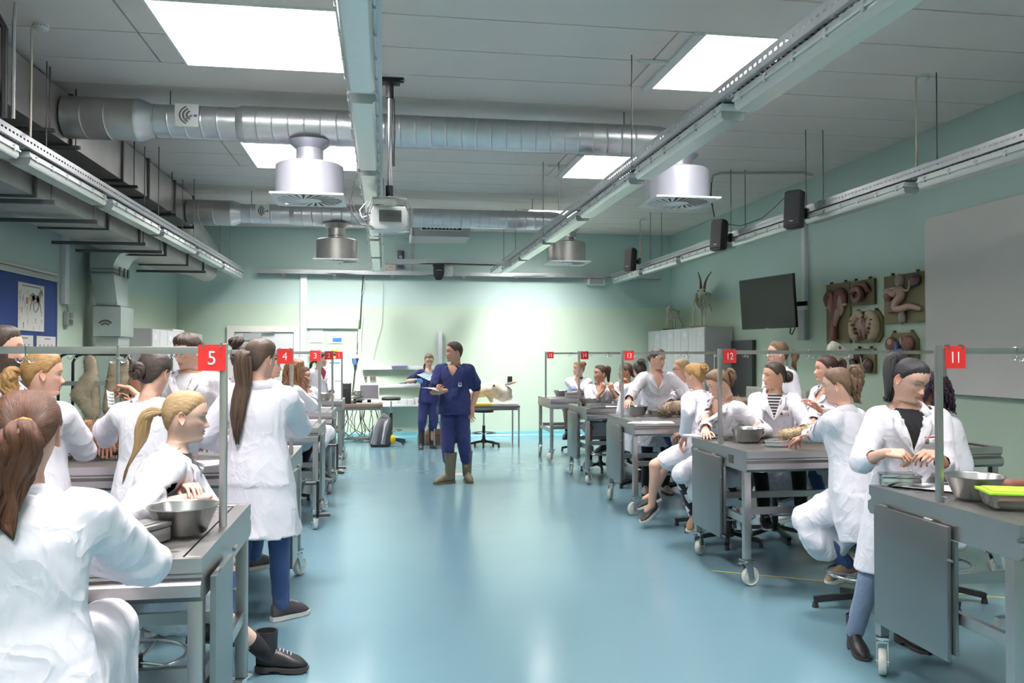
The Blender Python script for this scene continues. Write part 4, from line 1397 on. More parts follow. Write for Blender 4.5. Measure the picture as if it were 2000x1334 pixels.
def lockers(side, xf, xb, ys, h, label):
    for i, (y0, y1) in enumerate(ys):
        t = thing('locker', label % ordn[i], 'locker', ((xf + xb) / 2, (y0 + y1) / 2, 0), 0, 'grey lockers along the %s wall' % side)
        a, b = abs(xf - xb) / 2, (y1 - y0) / 2
        s = 1 if xf > xb else -1
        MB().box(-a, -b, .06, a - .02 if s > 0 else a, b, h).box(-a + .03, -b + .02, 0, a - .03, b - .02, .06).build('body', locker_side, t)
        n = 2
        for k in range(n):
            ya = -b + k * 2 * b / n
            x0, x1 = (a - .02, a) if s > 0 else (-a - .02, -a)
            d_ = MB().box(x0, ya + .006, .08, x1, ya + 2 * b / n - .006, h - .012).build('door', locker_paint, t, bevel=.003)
            MB().box(x0 - .012 if s < 0 else x1, ya + .05, 1.0, x0 if s < 0 else x1 + .012, ya + .075, 1.12).build('handle', grey_plastic, d_)
            if k == 0:
                xs_ = x0 - .0015 if s < 0 else x1 + .0005
                MB().box(xs_, ya + .10, h - .16, xs_ + .001, ya + .24, h - .08).build('name_card', paper, d_)


lockers('right', 5.35, 5.83, [(13.3, 14.05), (14.06, 14.8), (14.81, 15.56), (15.57, 16.32)], 2.10, 'light grey locker under the skeletons, %s from the camera')
lockers('left', -3.35, -3.84, [(12.8, 13.65), (13.66, 14.5), (14.51, 15.36), (15.37, 16.2)], 2.01, 'light grey locker by the left wall, %s from the riser duct')
tag(MB().box(-3.75, 14.4, 2.012, -3.45, 15.2, 2.05).build('flat_box', white_plastic, bevel=.004), 'flat white box lying on top of the left lockers', 'box')
tag(MB().box(5.78, 12.45, .1, 5.845, 13.25, 1.86).build('dark_panel', mat('dark_panel', (.03, .035, .035), .5), bevel=.005), 'tall black panel against the right wall beside the lockers', 'panel')

# ------------------------------------------------------------ right wall
t = thing('television', 'large black television tilted on a wall arm at the right wall', 'television')
MB().box(-.615, -.02, -.36, .615, .02, .36).build('casing', mat('tv_black', (.010, .011, .011), .3), t, bevel=.006)
MB().box(-.603, -.0225, -.345, .603, -.0205, .348).build('screen', mat('tv_screen', (.006, .010, .008), .22, spec=.22), t)
MB().box(-.03, -.024, -.357, .03, -.0215, -.348).build('logo', grey_plastic, t)
MB().box(-.22, .02, -.2, .22, .05, .2).bar((0, .05, -.05), (.55, .22, -.05), .05, .06).build('bracket', black_metal, t)
t.location = (5.26, 10.84, 2.345)
dirv = V(5.36, 10.2, 0) - V(5.15, 11.45, 0)
t.rotation_euler = (R(4), 0, math.atan2(dirv[1], dirv[0]))
tag(MB().box(5.78, 10.78, 1.83, 5.849, 10.98, 2.25).build('bracket_plate', grey_plastic, bevel=.004), 'grey wall plate behind the television', 'bracket')
wire('black cable hanging under the television', [(5.5, 10.5, 2.0), (5.5, 10.6, 1.9), (5.55, 10.75, 1.92), (5.62, 10.85, 2.05)], .008, black_rubber, 'television_cable')
t = thing('projection_board', 'very large pale grey board with rounded corners on the right wall', 'whiteboard', (5.82, 6.35, 2.16))
rr = .08
poly = []
for cx, cy, a0 in ((1.85 - rr, .94 - rr, 0), (-1.85 + rr, .94 - rr, 90), (-1.85 + rr, -.94 + rr, 180), (1.85 - rr, -.94 + rr, 270)):
    poly += [(cx + rr * math.cos(R(a0 + k * 15)), cy + rr * math.sin(R(a0 + k * 15))) for k in range(7)]
MB().prism(poly, -.02, .02, Matrix(((0, 0, 1, 0), (1, 0, 0, 0), (0, 1, 0, 0), (0, 0, 0, 1)))).build('panel', mat('board_pale_grey', (.76, .71, .69), .55, noise=.02, nscale=4), t)
MB().prism([(x * 1.004, y * 1.006) for x, y in poly], .0, .025, Matrix(((0, 0, 1, 0), (1, 0, 0, 0), (0, 1, 0, 0), (0, 0, 0, 1)))).build('edge', mat('board_edge', (.35, .36, .35), .5), t)
t = thing('radiator', 'cream panel radiator under the television at the right wall', 'radiator', (5.80, 11.65, .35))
MB().box(-.05, -.95, 0, .03, .95, .77).build('panel', mat('cream_radiator', (.70, .67, .58), .45), t, bevel=.008)
rb = MB()
for k in range(38):
    rb.box(-.056, -.93 + k * .05, .04, -.0505, -.905 + k * .05, .73)
rb.build('ribs', mat('cream_radiator', (.70, .67, .58), .45), t)

olive = mat('olive_board', (.115, .10, .042), .6, noise=.1, nscale=6)
flesh_r = mat('model_red_brown', (.13, .045, .034), .45, noise=.25, nscale=14)
flesh_p = mat('model_pale_pink', (.36, .24, .19), .5, noise=.12, nscale=18)
flesh_c = mat('model_cream', (.42, .33, .21), .5, noise=.2, nscale=20)
flesh_d = mat('model_dark_purple', (.06, .03, .03), .45, noise=.3, nscale=16)
flesh_g = mat('model_greyish', (.26, .21, .18), .5, noise=.15, nscale=16)
WB = Matrix(((0, 0, -1, 0), (-1, 0, 0, 0), (0, 1, 0, 0), (0, 0, 0, 1)))  # board frame: x right, y up, z out of the wall


def board(label, y0, y1, z0, z1, cut=0):
    """a model board on the right wall; y0 is its far edge"""
    t = thing('model_board', label, 'anatomical model', (5.845, (y0 + y1) / 2, (z0 + z1) / 2), 0, 'anatomical model boards')
    a, b = abs(y0 - y1) / 2, (z1 - z0) / 2
    c = cut
    poly = [(-a + c, -b), (a - c, -b), (a, -b + c), (a, b - c), (a - c, b), (-a + c, b), (-a, b - c), (-a, -b + c)] if c else [(-a, -b), (a, -b), (a, b), (-a, b)]
    MB().prism(poly, 0, .03, WB).build('board', olive, t)
    hk_ = MB()
    for x in (-a * .6, a * .6):
        hk_.box(x - .012, b - .01, .001, x + .012, b + .03, .034, WB)
    hk_.build('hanging_hook', dark_metal, t)
    return t, a, b


def organ(t, name, m, *items, sm=60):
    q = MB()
    for it in items:
        if it[0] == 't':
            pts, r = it[1], it[2]
            # smooth the path
            P_ = [V(*p) for p in pts]
            out = []
            for i in range(len(P_) - 1):
                p0, p1, p2, p3 = P_[max(i - 1, 0)], P_[i], P_[i + 1], P_[min(i + 2, len(P_) - 1)]
                for k in range(5):
                    u = k / 5
                    out.append(.5 * ((2 * p1) + (-p0 + p2) * u + (2 * p0 - 5 * p1 + 4 * p2 - p3) * u * u + (-p0 + 3 * p1 - 3 * p2 + p3) * u ** 3))
            out.append(P_[-1])
            if hasattr(r, '__len__'):
                rr_ = list(np.interp(np.linspace(0, 1, len(out)), np.linspace(0, 1, len(r)), r))
            else:
                rr_ = r
            q.tube([tuple(WB @ Vector(p)) for p in out], rr_, 10)
        else:
            o = len(q.v)
            q.sphere(it[1], 1, 16, 10, it[2])
            q.v[o:] = [tuple(WB @ Vector(p)) for p in q.v[o:]]
    return q.build(name, m, t, smooth=sm)


t, a, b = board('tall olive board with a long brown forked model, farthest on the right wall', 10.26, 9.70, 1.77, 2.55)
organ(t, 'model_outer', flesh_r, ('t', [(-.20, .10, .05), (-.22, .2, .06), (-.15, .27, .06), (-.09, .22, .06), (-.07, .05, .06), (-.06, -.1, .06)], [.035, .045, .04, .035, .03, .03]),
      ('t', [(.2, .12, .05), (.2, .22, .06), (.1, .28, .06), (.02, .22, .06), (.0, .05, .06), (-.04, -.12, .06)], [.04, .05, .045, .035, .03, .03]),
      ('t', [(-.05, -.1, .06), (-.04, -.2, .07), (-.02, -.3, .08), (-.01, -.34, .07)], [.045, .05, .06, .05]))
organ(t, 'model_inner', flesh_p, ('s', (-.13, .13, .05), (.06, .11, .03)), ('s', (.10, .11, .05), (.08, .15, .03)), ('t', [(.08, .05, .06), (.03, -.08, .07), (0, -.16, .07)], [.05, .035, .02]))
organ(t, 'model_tip', flesh_c, ('s', (-.2, .1, .05), (.03, .03, .03)), ('s', (.2, .11, .05), (.05, .025, .03)), ('s', (-.02, -.33, .11), (.035, .03, .02)))
t, a, b = board('small olive board with a coiled pink brown model', 9.68, 9.17, 2.235, 2.545)
organ(t, 'model_coil', flesh_r, ('t', [(.16 * math.cos(q) * (1 - .07 * q) - .0, .125 * math.sin(q) * (1 - .07 * q) - .01, .05 + .008 * q) for q in np.linspace(0, 9.5, 26)], .036))
organ(t, 'model_centre', flesh_d, ('t', [(.05 * math.cos(q), -.02 + .04 * math.sin(q * 1.4), .08) for q in np.linspace(0, 9, 20)], .014), ('s', (-.02, -.01, .05), (.09, .07, .04)))
t, a, b = board('olive board with cut corners and two mirrored kidney shaped halves', 9.66, 9.02, 1.77, 2.155, .08)
for s in (-1, 1):
    organ(t, 'model_outer', flesh_c, ('t', [(s * .04, .12, .05), (s * .12, .16, .06), (s * .22, .08, .06), (s * .24, -.03, .06), (s * .2, -.11, .06), (s * .13, -.13, .05)], [.03, .05, .055, .055, .055, .045]))
    organ(t, 'model_folds', flesh_r, *[('s', (s * (.17 + .05 * math.cos(k)), .08 - k * .05, .095), (.03, .018, .025)) for k in range(4)])
organ(t, 'model_inner', flesh_p, ('s', (-.10, .0, .045), (.10, .12, .035)), ('s', (.10, .0, .045), (.10, .12, .035)), ('t', [(-.03, .1, .06), (0, -.02, .07), (0, -.15, .06)], [.03, .045, .012]))
organ(t, 'model_seam', flesh_r, ('t', [(0, .1, .08), (.0, -.05, .105), (0, -.16, .075)], [.008, .012, .008]))
t, a, b = board('large olive board with a winding pale tube and dark bud, next to the grey board', 8.97, 8.21, 1.985, 2.54)
organ(t, 'model_winding_tube', flesh_p, ('t', [(-.30, .02, .05), (-.24, .1, .06), (-.12, .06, .07), (-.02, .1, .07), (.0, .02, .07), (-.08, -.03, .07), (-.1, -.1, .07), (0, -.12, .07), (.14, -.10, .07), (.26, -.12, .06), (.33, -.14, .05)], [.04, .045, .045, .05, .05, .045, .045, .04, .035, .03, .02]))
organ(t, 'model_stem', flesh_g, ('t', [(-.02, -.10, .06), (-.0, -.17, .06)], .03), ('s', (0, -.22, .06), (.055, .075, .04)))
organ(t, 'model_top_lobe', flesh_g, ('s', (-.05, .20, .05), (.07, .085, .05)))
organ(t, 'model_branch', flesh_r, ('t', [(-.26, -.14, .05), (-.1, -.135, .055), (.0, -.13, .055)], [.012, .02, .02]), ('s', (-.25, .04, .06), (.08, .06, .045)))
organ(t, 'model_dark_bud', flesh_d, ('s', (.21, .19, .06), (.12, .075, .045)), ('s', (.15, .17, .08), (.04, .03, .03)), ('s', (.26, .2, .08), (.05, .03, .03)))
organ(t, 'model_vessel', flesh_c, ('t', [(.21, .19, .11), (.17, .14, .08), (.1, .08, .06), (0, .11, .07), (-.1, .12, .08), (-.33, .11, .06)], [.012, .012, .012, .012, .018, .022]))
t, a, b = board('olive board with dark red lobes and blue vessels, partly behind the dark ponytail', 8.90, 8.36, 1.33, 1.875, .08)
organ(t, 'model_lobes', flesh_r, ('s', (-.16, .14, .06), (.1, .09, .05)), ('s', (.15, .15, .06), (.1, .09, .05)), ('t', [(.05, .2, .07), (.15, .2, .09), (.2, .1, .09), (.12, .05, .09), (.2, .02, .08)], .022))
organ(t, 'model_blue_vessel', mat('model_blue', (.05, .06, .18), .45), ('t', [(-.02, .17, .08), (-.02, .0, .08), (-.02, -.18, .06)], .03), ('t', [(-.14, .08, .08), (.1, .08, .08)], .016))
organ(t, 'model_yellow', flesh_c, ('s', (-.13, .17, .1), (.045, .04, .02)), ('s', (.08, .18, .1), (.02, .05, .02)))
t, a, b = board('small board with dark lobed model behind the long skull', 9.60, 9.17, 1.40, 1.70)
organ(t, 'model_lobes', flesh_d, ('t', [(-.17, .08, .06), (-.2, 0, .06), (-.15, -.09, .06)], .05), ('s', (.1, -.05, .06), (.1, .09, .05)), ('s', (-.1, .06, .06), (.08, .06, .05)))
organ(t, 'model_vessels', flesh_c, ('t', [(.03, .05, .1), (.08, -.04, .115), (.06, -.12, .09)], .01), ('t', [(.15, .02, .1), (.1, -.05, .115), (.13, -.12, .1)], .008))

# ------------------------------------------------------------ left wall
blue_felt = mat('blue_felt', (.006, .026, .125), .9, bump=.1, bscale=200)
t = thing('pin_board', 'large dark blue pin board with pale rails on the left wall', 'notice board', (-3.855, 8.55, 1.9))
MB().box(0, -1.95, -.7, .03, 1.95, .58).build('felt', blue_felt, t)
MB().box(0, -1.97, .58, .05, 1.97, .60).box(0, -1.97, .65, .055, 1.97, .68).box(0, -1.97, .60, .02, 1.97, .65).build('top_rail', mat('pale_rail', (.55, .56, .52), .4), t, bevel=.003)
MB().box(0, 1.95, -.7, .04, 1.972, .58).build('side_rail', mat('pale_rail', (.55, .56, .52), .4), t)
sk = mat('sketch_grey', (.22, .19, .17), .6)
sk2 = mat('sketch_ochre', (.50, .36, .20), .6)
skr = mat('sketch_red', (.45, .16, .10), .6)
skb = mat('sketch_blue', (.28, .26, .42), .6)
LW = Matrix(((0, 0, 1, 0), (1, 0, 0, 0), (0, 1, 0, 0), (0, 0, 0, 1)))  # x along +Y, y up, z into the room


def poster(label, y0, y1, z0, z1):
    t = thing('anatomy_poster', label, 'poster', (-3.822, (y0 + y1) / 2, (z0 + z1) / 2), 0)
    a, b = (y1 - y0) / 2, (z1 - z0) / 2
    MB().prism([(-a, -b), (a, -b), (a, b), (-a, b)], 0, .004, LW).build('sheet', mat('poster_paper', (.66, .65, .60), .7), t)
    return t, a, b


def pline(q, pts, w0, w1=None):
    w1 = w1 or w0
    n = len(pts)
    for i in range(n - 1):
        p, r_ = V(*pts[i]), V(*pts[i + 1])
        d = unit(r_ - p)
        nn = V(-d[1], d[0])
        wa = w0 + (w1 - w0) * i / (n - 1)
        wb_ = w0 + (w1 - w0) * (i + 1) / (n - 1)
        c4 = [p + nn * wa, p - nn * wa, r_ - nn * wb_, r_ + nn * wb_]
        q.add([tuple(LW @ Vector((x, y, .0052))) for x, y in c4], [(0, 1, 2, 3)])


def pblob(q, c, rx, ry, n=14, rot=0):
    q.add([tuple(LW @ Vector((c[0] + rx * math.cos(2 * PI * i / n) * math.cos(rot) - ry * math.sin(2 * PI * i / n) * math.sin(rot),
                              c[1] + rx * math.cos(2 * PI * i / n) * math.sin(rot) + ry * math.sin(2 * PI * i / n) * math.cos(rot), .0050))) for i in range(n)], [tuple(range(n))])


t, a, b = poster('tall anatomy poster with a trotting horse drawing on the blue board', 9.44, 10.12, 1.885, 2.40)
q = MB()
pblob(q, (.10, .10), .10, .045)
pblob(q, (.03, .115), .05, .05)
pblob(q, (.18, .10), .05, .05)
pline(q, [(.20, .12), (.235, .18), (.25, .205)], .035, .022)
pline(q, [(.25, .205), (.285, .17), (.30, .14)], .022, .012)
pline(q, [(.0, .1), (-.01, .05), (-.03, .01), (-.045, -.045)], .02, .007)
pline(q, [(.04, .08), (.05, .02), (.06, -.03), (.09, -.05)], .018, .007)
pline(q, [(.19, .07), (.175, .0), (.12, -.04), (.10, -.05)], .016, .007)
pline(q, [(.20, .08), (.23, .02), (.26, -.05), (.275, -.09)], .016, .006)
pline(q, [(-.01, .13), (-.04, .14), (-.055, .10), (-.05, .07)], .012, .006)
q.build('horse_drawing', sk, t)
q = MB()
pblob(q, (-.12, .07), .035, .04)
pline(q, [(.25, .2), (.28, .17)], .008)
q.build('red_drawing', skr, t)
q, q2 = MB(), MB()
random.seed(5)
for k in range(34):
    x, y = random.uniform(-a + .03, a - .05), random.uniform(-b + .03, b - .07)
    if x > -.06 and y > -.11:
        continue
    pline(q if k % 2 else q2, [(x, y + .025), (x + random.uniform(-.01, .01), y), (x + random.uniform(-.01, .01), y - .03)], random.uniform(.005, .012), .004)
q.build('limb_drawings', sk2, t)
q2.build('limb_drawings', sk, t)
q = MB()
pline(q, [(-.25, b - .03), (.24, b - .03)], .007)
for k in range(26):
    x, y = random.uniform(-a + .02, a - .06), random.uniform(-b + .02, b - .08)
    if x > -.06 and y > -.1:
        continue
    pline(q, [(x, y), (x + random.uniform(.02, .05), y)], .0016)
q.build('print_lines', sk, t)
for lb, y0, y1 in (('smaller anatomy poster beside the bearded man, under the horse poster', 9.30, 9.83), ('smaller anatomy poster with violet drawings at the board edge', 9.92, 10.46)):
    t, a, b = poster(lb, y0, y1, 1.35, 1.835)
    q = MB()
    for k in range(4):
        pline(q, [(-.18 + .11 * k, .15), (-.17 + .11 * k, .05), (-.18 + .11 * k, -.15)], .022, .012)
    q.build('limb_drawings', skb, t)
    q = MB()
    pline(q, [(-.05, b - .03), (.12, b - .03)], .007)
    for k in range(10):
        pline(q, [(-.22, .18 - .04 * k), (-.19 + .02 * (k % 3), .18 - .04 * k)], .002)
    q.build('print_lines', sk, t)

# rack with hanging hides
t = thing('hide_rack', 'black tube rack carrying hanging animal limbs in the left background', 'rack', (-3.03, 9.55, 0))


def utube(x0, x1, y, h, r=.016):
    c = .09
    pts = [(x0, y, .06), (x0, y, h - c), (x0 + c * .3, y, h - c * .3), (x0 + c, y, h), (x1 - c, y, h), (x1 - c * .3, y, h - c * .3), (x1, y, h - c), (x1, y, .06)]
    return MB().tube(pts, r, 8)


utube(-.36, .36, -.18, 1.64).build('tube_frame', black_metal, t, smooth=60)
utube(-.28, .28, .0, 1.63).build('tube_frame', black_metal, t, smooth=60)
utube(-.22, .40, .22, 1.66).build('tube_frame', black_metal, t, smooth=60)
MB().box(-.36, -.19, 1.30, .1, -.165, 1.345).build('cross_plate', steel, t)
MB().box(-.38, -.2, 1.285, -.335, -.15, 1.36).box(.34, -.2, 1.285, .385, -.15, 1.36).build('clamp', black_plastic, t)
MB().box(-.26, -.16, .74, .3, .25, .82).build('rack_tray', mat('grey_tray', (.14, .15, .15), .5), t, bevel=.01)
bs = MB()
for y in (-.18, 0, .22):
    bs.bar((-.36, y, .05), (.36, y, .05), .04, .03)
bs.bar((-.34, -.18, .05), (-.34, .22, .05), .04, .03).bar((.34, -.18, .05), (.34, .22, .05), .04, .03)
bs.build('base_frame', black_metal, t)
ft = MB()
for x in (-.34, .34):
    for y in (-.18, .22):
        ft.sphere((x, y, .0205), .02)
ft.build('foot', black_rubber, t, smooth=60)
# ------------------------------------------------------------ organic shapes
def remesh(mb, voxel, smooth=4, fac=.5):
    me = mb.mesh('tmp', [])
    o = bpy.data.objects.new('tmp', me)
    C.objects.link(o)
    r = o.modifiers.new('r', 'REMESH')
    r.mode = 'VOXEL'
    r.voxel_size = voxel
    if smooth:
        s = o.modifiers.new('s', 'SMOOTH')
        s.iterations = smooth
        s.factor = fac
    dg = bpy.context.evaluated_depsgraph_get()
    m2 = bpy.data.meshes.new_from_object(o.evaluated_get(dg))
    n = len(m2.vertices)
    v = np.empty(n * 3)
    m2.vertices.foreach_get('co', v)
    nr = np.empty(n * 3)
    m2.vertices.foreach_get('normal', nr)
    nl = len(m2.loops)
    lv = np.empty(nl, dtype=np.int64)
    m2.loops.foreach_get('vertex_index', lv)
    ls = np.empty(len(m2.polygons), dtype=np.int64)
    m2.polygons.foreach_get('loop_start', ls)
    f = [lv[a:b] for a, b in zip(ls, list(ls[1:]) + [nl])] if not np.all(np.diff(ls) == 4) else lv.reshape(-1, 4)
    bpy.data.objects.remove(o)
    bpy.data.meshes.remove(me)
    bpy.data.meshes.remove(m2)
    return v.reshape(-1, 3), np.asarray(f), nr.reshape(-1, 3)


def mesh_from(name, v, f, m, smooth=True, attrs=None):
    me = bpy.data.meshes.new(name)
    me.from_pydata(np.asarray(v).tolist(), [], [list(map(int, q)) for q in f])
    for mm in (m if isinstance(m, (list, tuple)) else [m]):
        me.materials.append(mm)
    if smooth:
        me.polygons.foreach_set('use_smooth', [True] * len(me.polygons))
    for nm, (ty, arr) in (attrs or {}).items():
        a = me.attributes.new(nm, ty, 'POINT')
        if ty == 'FLOAT_VECTOR':
            a.data.foreach_set('vector', np.asarray(arr, dtype=np.float32).ravel())
        else:
            arr = np.asarray(arr, dtype=np.float32)
            a.data.foreach_set('color', np.hstack([arr, np.ones((len(arr), 1), np.float32)]).ravel())
    me.validate()
    me.update()
    return me


def waves(p, seed, freq, n=6, ridge=True, an=(1, 1, 1)):
    """sum of warped waves: cloth creases when ridge, lumps otherwise"""
    rg = np.random.RandomState(seed)
    out = np.zeros(len(p))
    q = p * np.array(an)
    for i in range(n):
        k = rg.normal(size=3)
        k = k / np.linalg.norm(k) * freq * rg.uniform(.6, 1.7)
        k2 = rg.normal(size=3) * freq * .45
        s = np.sin(q @ k + rg.uniform(0, 6.28) + 1.6 * np.sin(q @ k2 + rg.uniform(0, 6.28)))
        out += (1 - 2 * np.abs(s)) if ridge else s
    return out / n


def fur_tufts(v, nrm, name, m, parent, n, ln, seed, base, flow=(0, 0, -.4), wd=.004):
    rg = np.random.RandomState(seed)
    idx = rg.randint(0, len(v), n)
    p = v[idx] + rg.normal(size=(n, 3)) * .004
    d = nrm[idx] * .5 + np.array(flow) + rg.normal(size=(n, 3)) * .35
    d /= np.linalg.norm(d, axis=1)[:, None]
    sdv = np.cross(d, rg.normal(size=(n, 3)))
    sdv /= np.linalg.norm(sdv, axis=1)[:, None]
    L_ = ln * rg.uniform(.5, 1.3, n)[:, None]
    a = p + sdv * wd - nrm[idx] * .006
    b = p - sdv * wd - nrm[idx] * .006
    t_ = p + d * L_
    vs = np.stack([a, b, t_], 1).reshape(-1, 3) - np.array(base)
    fs = np.arange(3 * n).reshape(-1, 3)
    o = obj(name, mesh_from(name, vs, fs, m), parent)
    o['kind'] = 'stuff'
    return o


def fur_mat(name, c1, c2, scale=7):
    if name in MATS:
        return MATS[name]
    m = mat(name, c1, .85, noise=.0)
    N, L = m.node_tree.nodes, m.node_tree.links
    g = N.new('ShaderNodeNewGeometry')
    n = N.new('ShaderNodeTexNoise')
    n.inputs['Scale'].default_value = scale
    n.inputs['Detail'].default_value = 6
    L.new(g.outputs['Position'], n.inputs['Vector'])
    r = N.new('ShaderNodeValToRGB')
    r.color_ramp.elements[0].position = .35
    r.color_ramp.elements[0].color = (*c1, 1)
    r.color_ramp.elements[1].position = .65
    r.color_ramp.elements[1].color = (*c2, 1)
    L.new(n.outputs['Fac'], r.inputs[0])
    L.new(r.outputs[0], N['Principled BSDF'].inputs['Base Color'])
    return m


def lump_animal(name, label, cat, caps, m, fur_n, fur_l, vox=.014, seed=1, mats2=None, spheres=(), amp=.006, flow=(0, 0, -.4)):
    mb = MB()
    for c in caps:
        mb.capsule(*c)
    for c, r, sc in spheres:
        mb.sphere(c, r, 16, 10, sc)
    v, f, nr = remesh(mb, vox, 4)
    v = v + nr * (amp * waves(v, seed, 30, 6, False))[:, None]
    base = (float(np.mean(v[:, 0])), float(np.mean(v[:, 1])), float(v[:, 2].min()))
    t = thing(name, label, cat, base)
    obj('body', mesh_from('body', v - np.array(base), f, m), t)
    if fur_n:
        fur_tufts(v, nr, 'fur', m, t, fur_n, fur_l, seed, base, flow)
    return t, base


red_fur = fur_mat('russet_fur', (.13, .065, .03), (.34, .19, .09), 9)
tan_fur = fur_mat('tan_fur', (.40, .29, .17), (.62, .49, .31), 6)
grey_fur = fur_mat('brown_grey_fur', (.17, .12, .08), (.42, .32, .22), 9)
hide_m = fur_mat('pale_hide', (.34, .27, .18), (.52, .43, .31), 5)

# dogs laid out for the lesson
z0 = TH
lump_animal('dog_cadaver', 'russet brown dog lying on table 4 behind the blond students', 'dog', [
    ((-2.35, 5.85, z0 + .12), (-1.75, 5.85, z0 + .13), .105, .125, 14), ((-1.75, 5.85, z0 + .13), (-1.30, 5.86, z0 + .12), .125, .11, 14),
    ((-1.30, 5.86, z0 + .12), (-1.02, 5.84, z0 + .10), .085, .06, 12), ((-1.02, 5.84, z0 + .10), (-.86, 5.80, z0 + .065), .07, .03, 12),
    ((-1.00, 5.93, z0 + .13), (-.97, 5.98, z0 + .05), .03, .02, 8),
    ((-1.45, 5.75, z0 + .06), (-1.35, 5.52, z0 + .035), .045, .026, 10), ((-1.55, 5.75, z0 + .06), (-1.58, 5.50, z0 + .035), .045, .026, 10),
    ((-2.2, 5.75, z0 + .08), (-2.02, 5.56, z0 + .045), .07, .035, 10), ((-2.02, 5.56, z0 + .045), (-2.1, 5.42, z0 + .03), .03, .022, 10),
    ((-2.4, 5.88, z0 + .06), (-2.52, 5.70, z0 + .04), .03, .02, 8)], red_fur, 5000, .028, seed=2)
lump_animal('dog_cadaver', 'tan and grey furred dog lying across table 12 in front of the striped shirt', 'dog', [
    ((3.05, 6.03, z0 + .055), (3.42, 6.12, z0 + .075), .035, .062, 12), ((3.42, 6.12, z0 + .075), (3.62, 6.15, z0 + .08), .062, .075, 12),
    ((3.62, 6.15, z0 + .11), (4.05, 6.1, z0 + .12), .09, .115, 14), ((3.42, 6.25, z0 + .06), (3.2, 6.35, z0 + .04), .05, .03, 10),
    ((4.05, 6.1, z0 + .10), (4.25, 6.05, z0 + .08), .07, .045, 12)], tan_fur, 4500, .030, seed=3)
lump_animal('dog_cadaver', 'dark tipped brown furred dog lying at the middle of table 12', 'dog', [
    ((3.56, 5.88, z0 + .07), (3.86, 5.86, z0 + .10), .05, .095, 12), ((3.86, 5.86, z0 + .1), (4.2, 5.8, z0 + .10), .09, .08, 12),
    ((3.56, 5.90, z0 + .09), (3.58, 5.93, z0 + .16), .04, .03, 10)], grey_fur, 3500, .03, seed=9)
lump_animal('dog_cadaver', 'brown furred dog lying on table 13 beside the leaning student', 'dog', [
    ((3.1, 8.75, z0 + .09), (3.5, 8.8, z0 + .11), .07, .1, 12), ((3.1, 8.75, z0 + .09), (2.95, 8.62, z0 + .06), .065, .035, 12),
    ((3.5, 8.8, z0 + .11), (3.95, 8.75, z0 + .11), .1, .1, 12), ((3.3, 8.7, z0 + .06), (3.25, 8.45, z0 + .035), .045, .025, 10)], grey_fur, 3500, .026, seed=4)
# hanging limbs on the rack
for lb, x, pts in (('pale furred animal limb with bent joint hanging on the black rack, the front one', -3.09, None), ('straight pale furred animal limb hanging on the black rack behind the front one', -2.88, None)):
    if 'bent' in lb:
        caps = [((x, 9.40, 1.56), (x + .02, 9.40, 1.40), .065, .06, 12), ((x + .02, 9.40, 1.42), (x - .09, 9.40, 1.20), .07, .10, 12), ((x - .09, 9.40, 1.20), (x + .02, 9.42, 1.0), .085, .075, 12),
                ((x + .02, 9.42, 1.0), (x + .0, 9.42, .86), .05, .055, 12), ((x + .06, 9.4, 1.36), (x + .055, 9.42, 1.0), .035, .05, 12)]
    else:
        caps = [((x, 9.50, 1.52), (x + .0, 9.50, 1.35), .05, .07, 12), ((x, 9.50, 1.35), (x - .03, 9.50, 1.05), .075, .085, 12), ((x + .11, 9.5, 1.54), (x + .10, 9.5, 1.38), .05, .065, 12),
                ((x + .10, 9.5, 1.38), (x + .12, 9.5, 1.15), .07, .06, 12), ((x - .03, 9.5, 1.05), (x - .02, 9.5, .96), .07, .05, 12)]
    lump_animal('animal_limb', lb, 'specimen', caps, hide_m, 2600, .016, seed=5 if 'bent' in lb else 6)
# pale animal head on the black table
pale = fur_mat('preserved_pale_hide', (.52, .43, .32), (.74, .68, .58), 9)
t, base = lump_animal('preserved_specimen', 'large pale preserved animal head with a brown ear on the black table', 'specimen', [
    ((1.72, 14.72, .98), (1.98, 14.72, 1.03), .115, .125, 14), ((1.98, 14.72, 1.02), (2.17, 14.72, .96), .125, .105, 14), ((2.16, 14.72, .97), (2.20, 14.72, .88), .09, .085, 14),
    ((1.48, 14.72, .92), (1.75, 14.72, .97), .075, .105, 14), ((1.48, 14.7, .90), (1.43, 14.70, .88), .07, .06, 12), ((1.95, 14.68, .90), (2.12, 14.7, .83), .06, .055, 12),
    ((1.85, 14.72, .9), (1.9, 14.72, .80), .05, .035, 10)], pale, 0, 0, seed=8, amp=.008)
ear = MB()
rings = []
for u, wd, up in ((0, .03, 0), (.3, .045, .012), (.6, .04, .03), (.85, .022, .045), (1, .004, .05)):
    c = V(2.14, 14.66, 1.09) + u * V(.22, -.04, .035) + V(0, 0, up * .3)
    rings.append([c + V(.0, wd * math.cos(a), .4 * wd * math.sin(a)) for a in [2 * PI * i / 12 for i in range(12)]])
ear.loft([[p - V(*base) for p in r_] for r_ in rings])
ear.build('ear', mat('ear_brown', (.17, .08, .05), .7), t, smooth=60)
ey = MB().sphere((1.93 - base[0], 14.605 - base[1], 1.075 - base[2]), .022)
ey.build('eye', mat('dull_eye', (.05, .04, .035), .3), t, smooth=60)
MB().tube([(1.44 - base[0], 14.64 - base[1], .90 - base[2]), (1.40 - base[0], 14.65 - base[1], .89 - base[2])], .02, 8).build('nostril', mat('ear_brown', (.17, .08, .05), .7), t, smooth=60)

# ------------------------------------------------------------ skeletons
bone = mat('old_bone', (.62, .58, .47), .6, noise=.15, nscale=30)
bone_l = mat('pale_bone_white', (.74, .70, .60), .6, noise=.1, nscale=30)
horn = mat('brown_horn', (.14, .09, .06), .6, noise=.3, nscale=60)


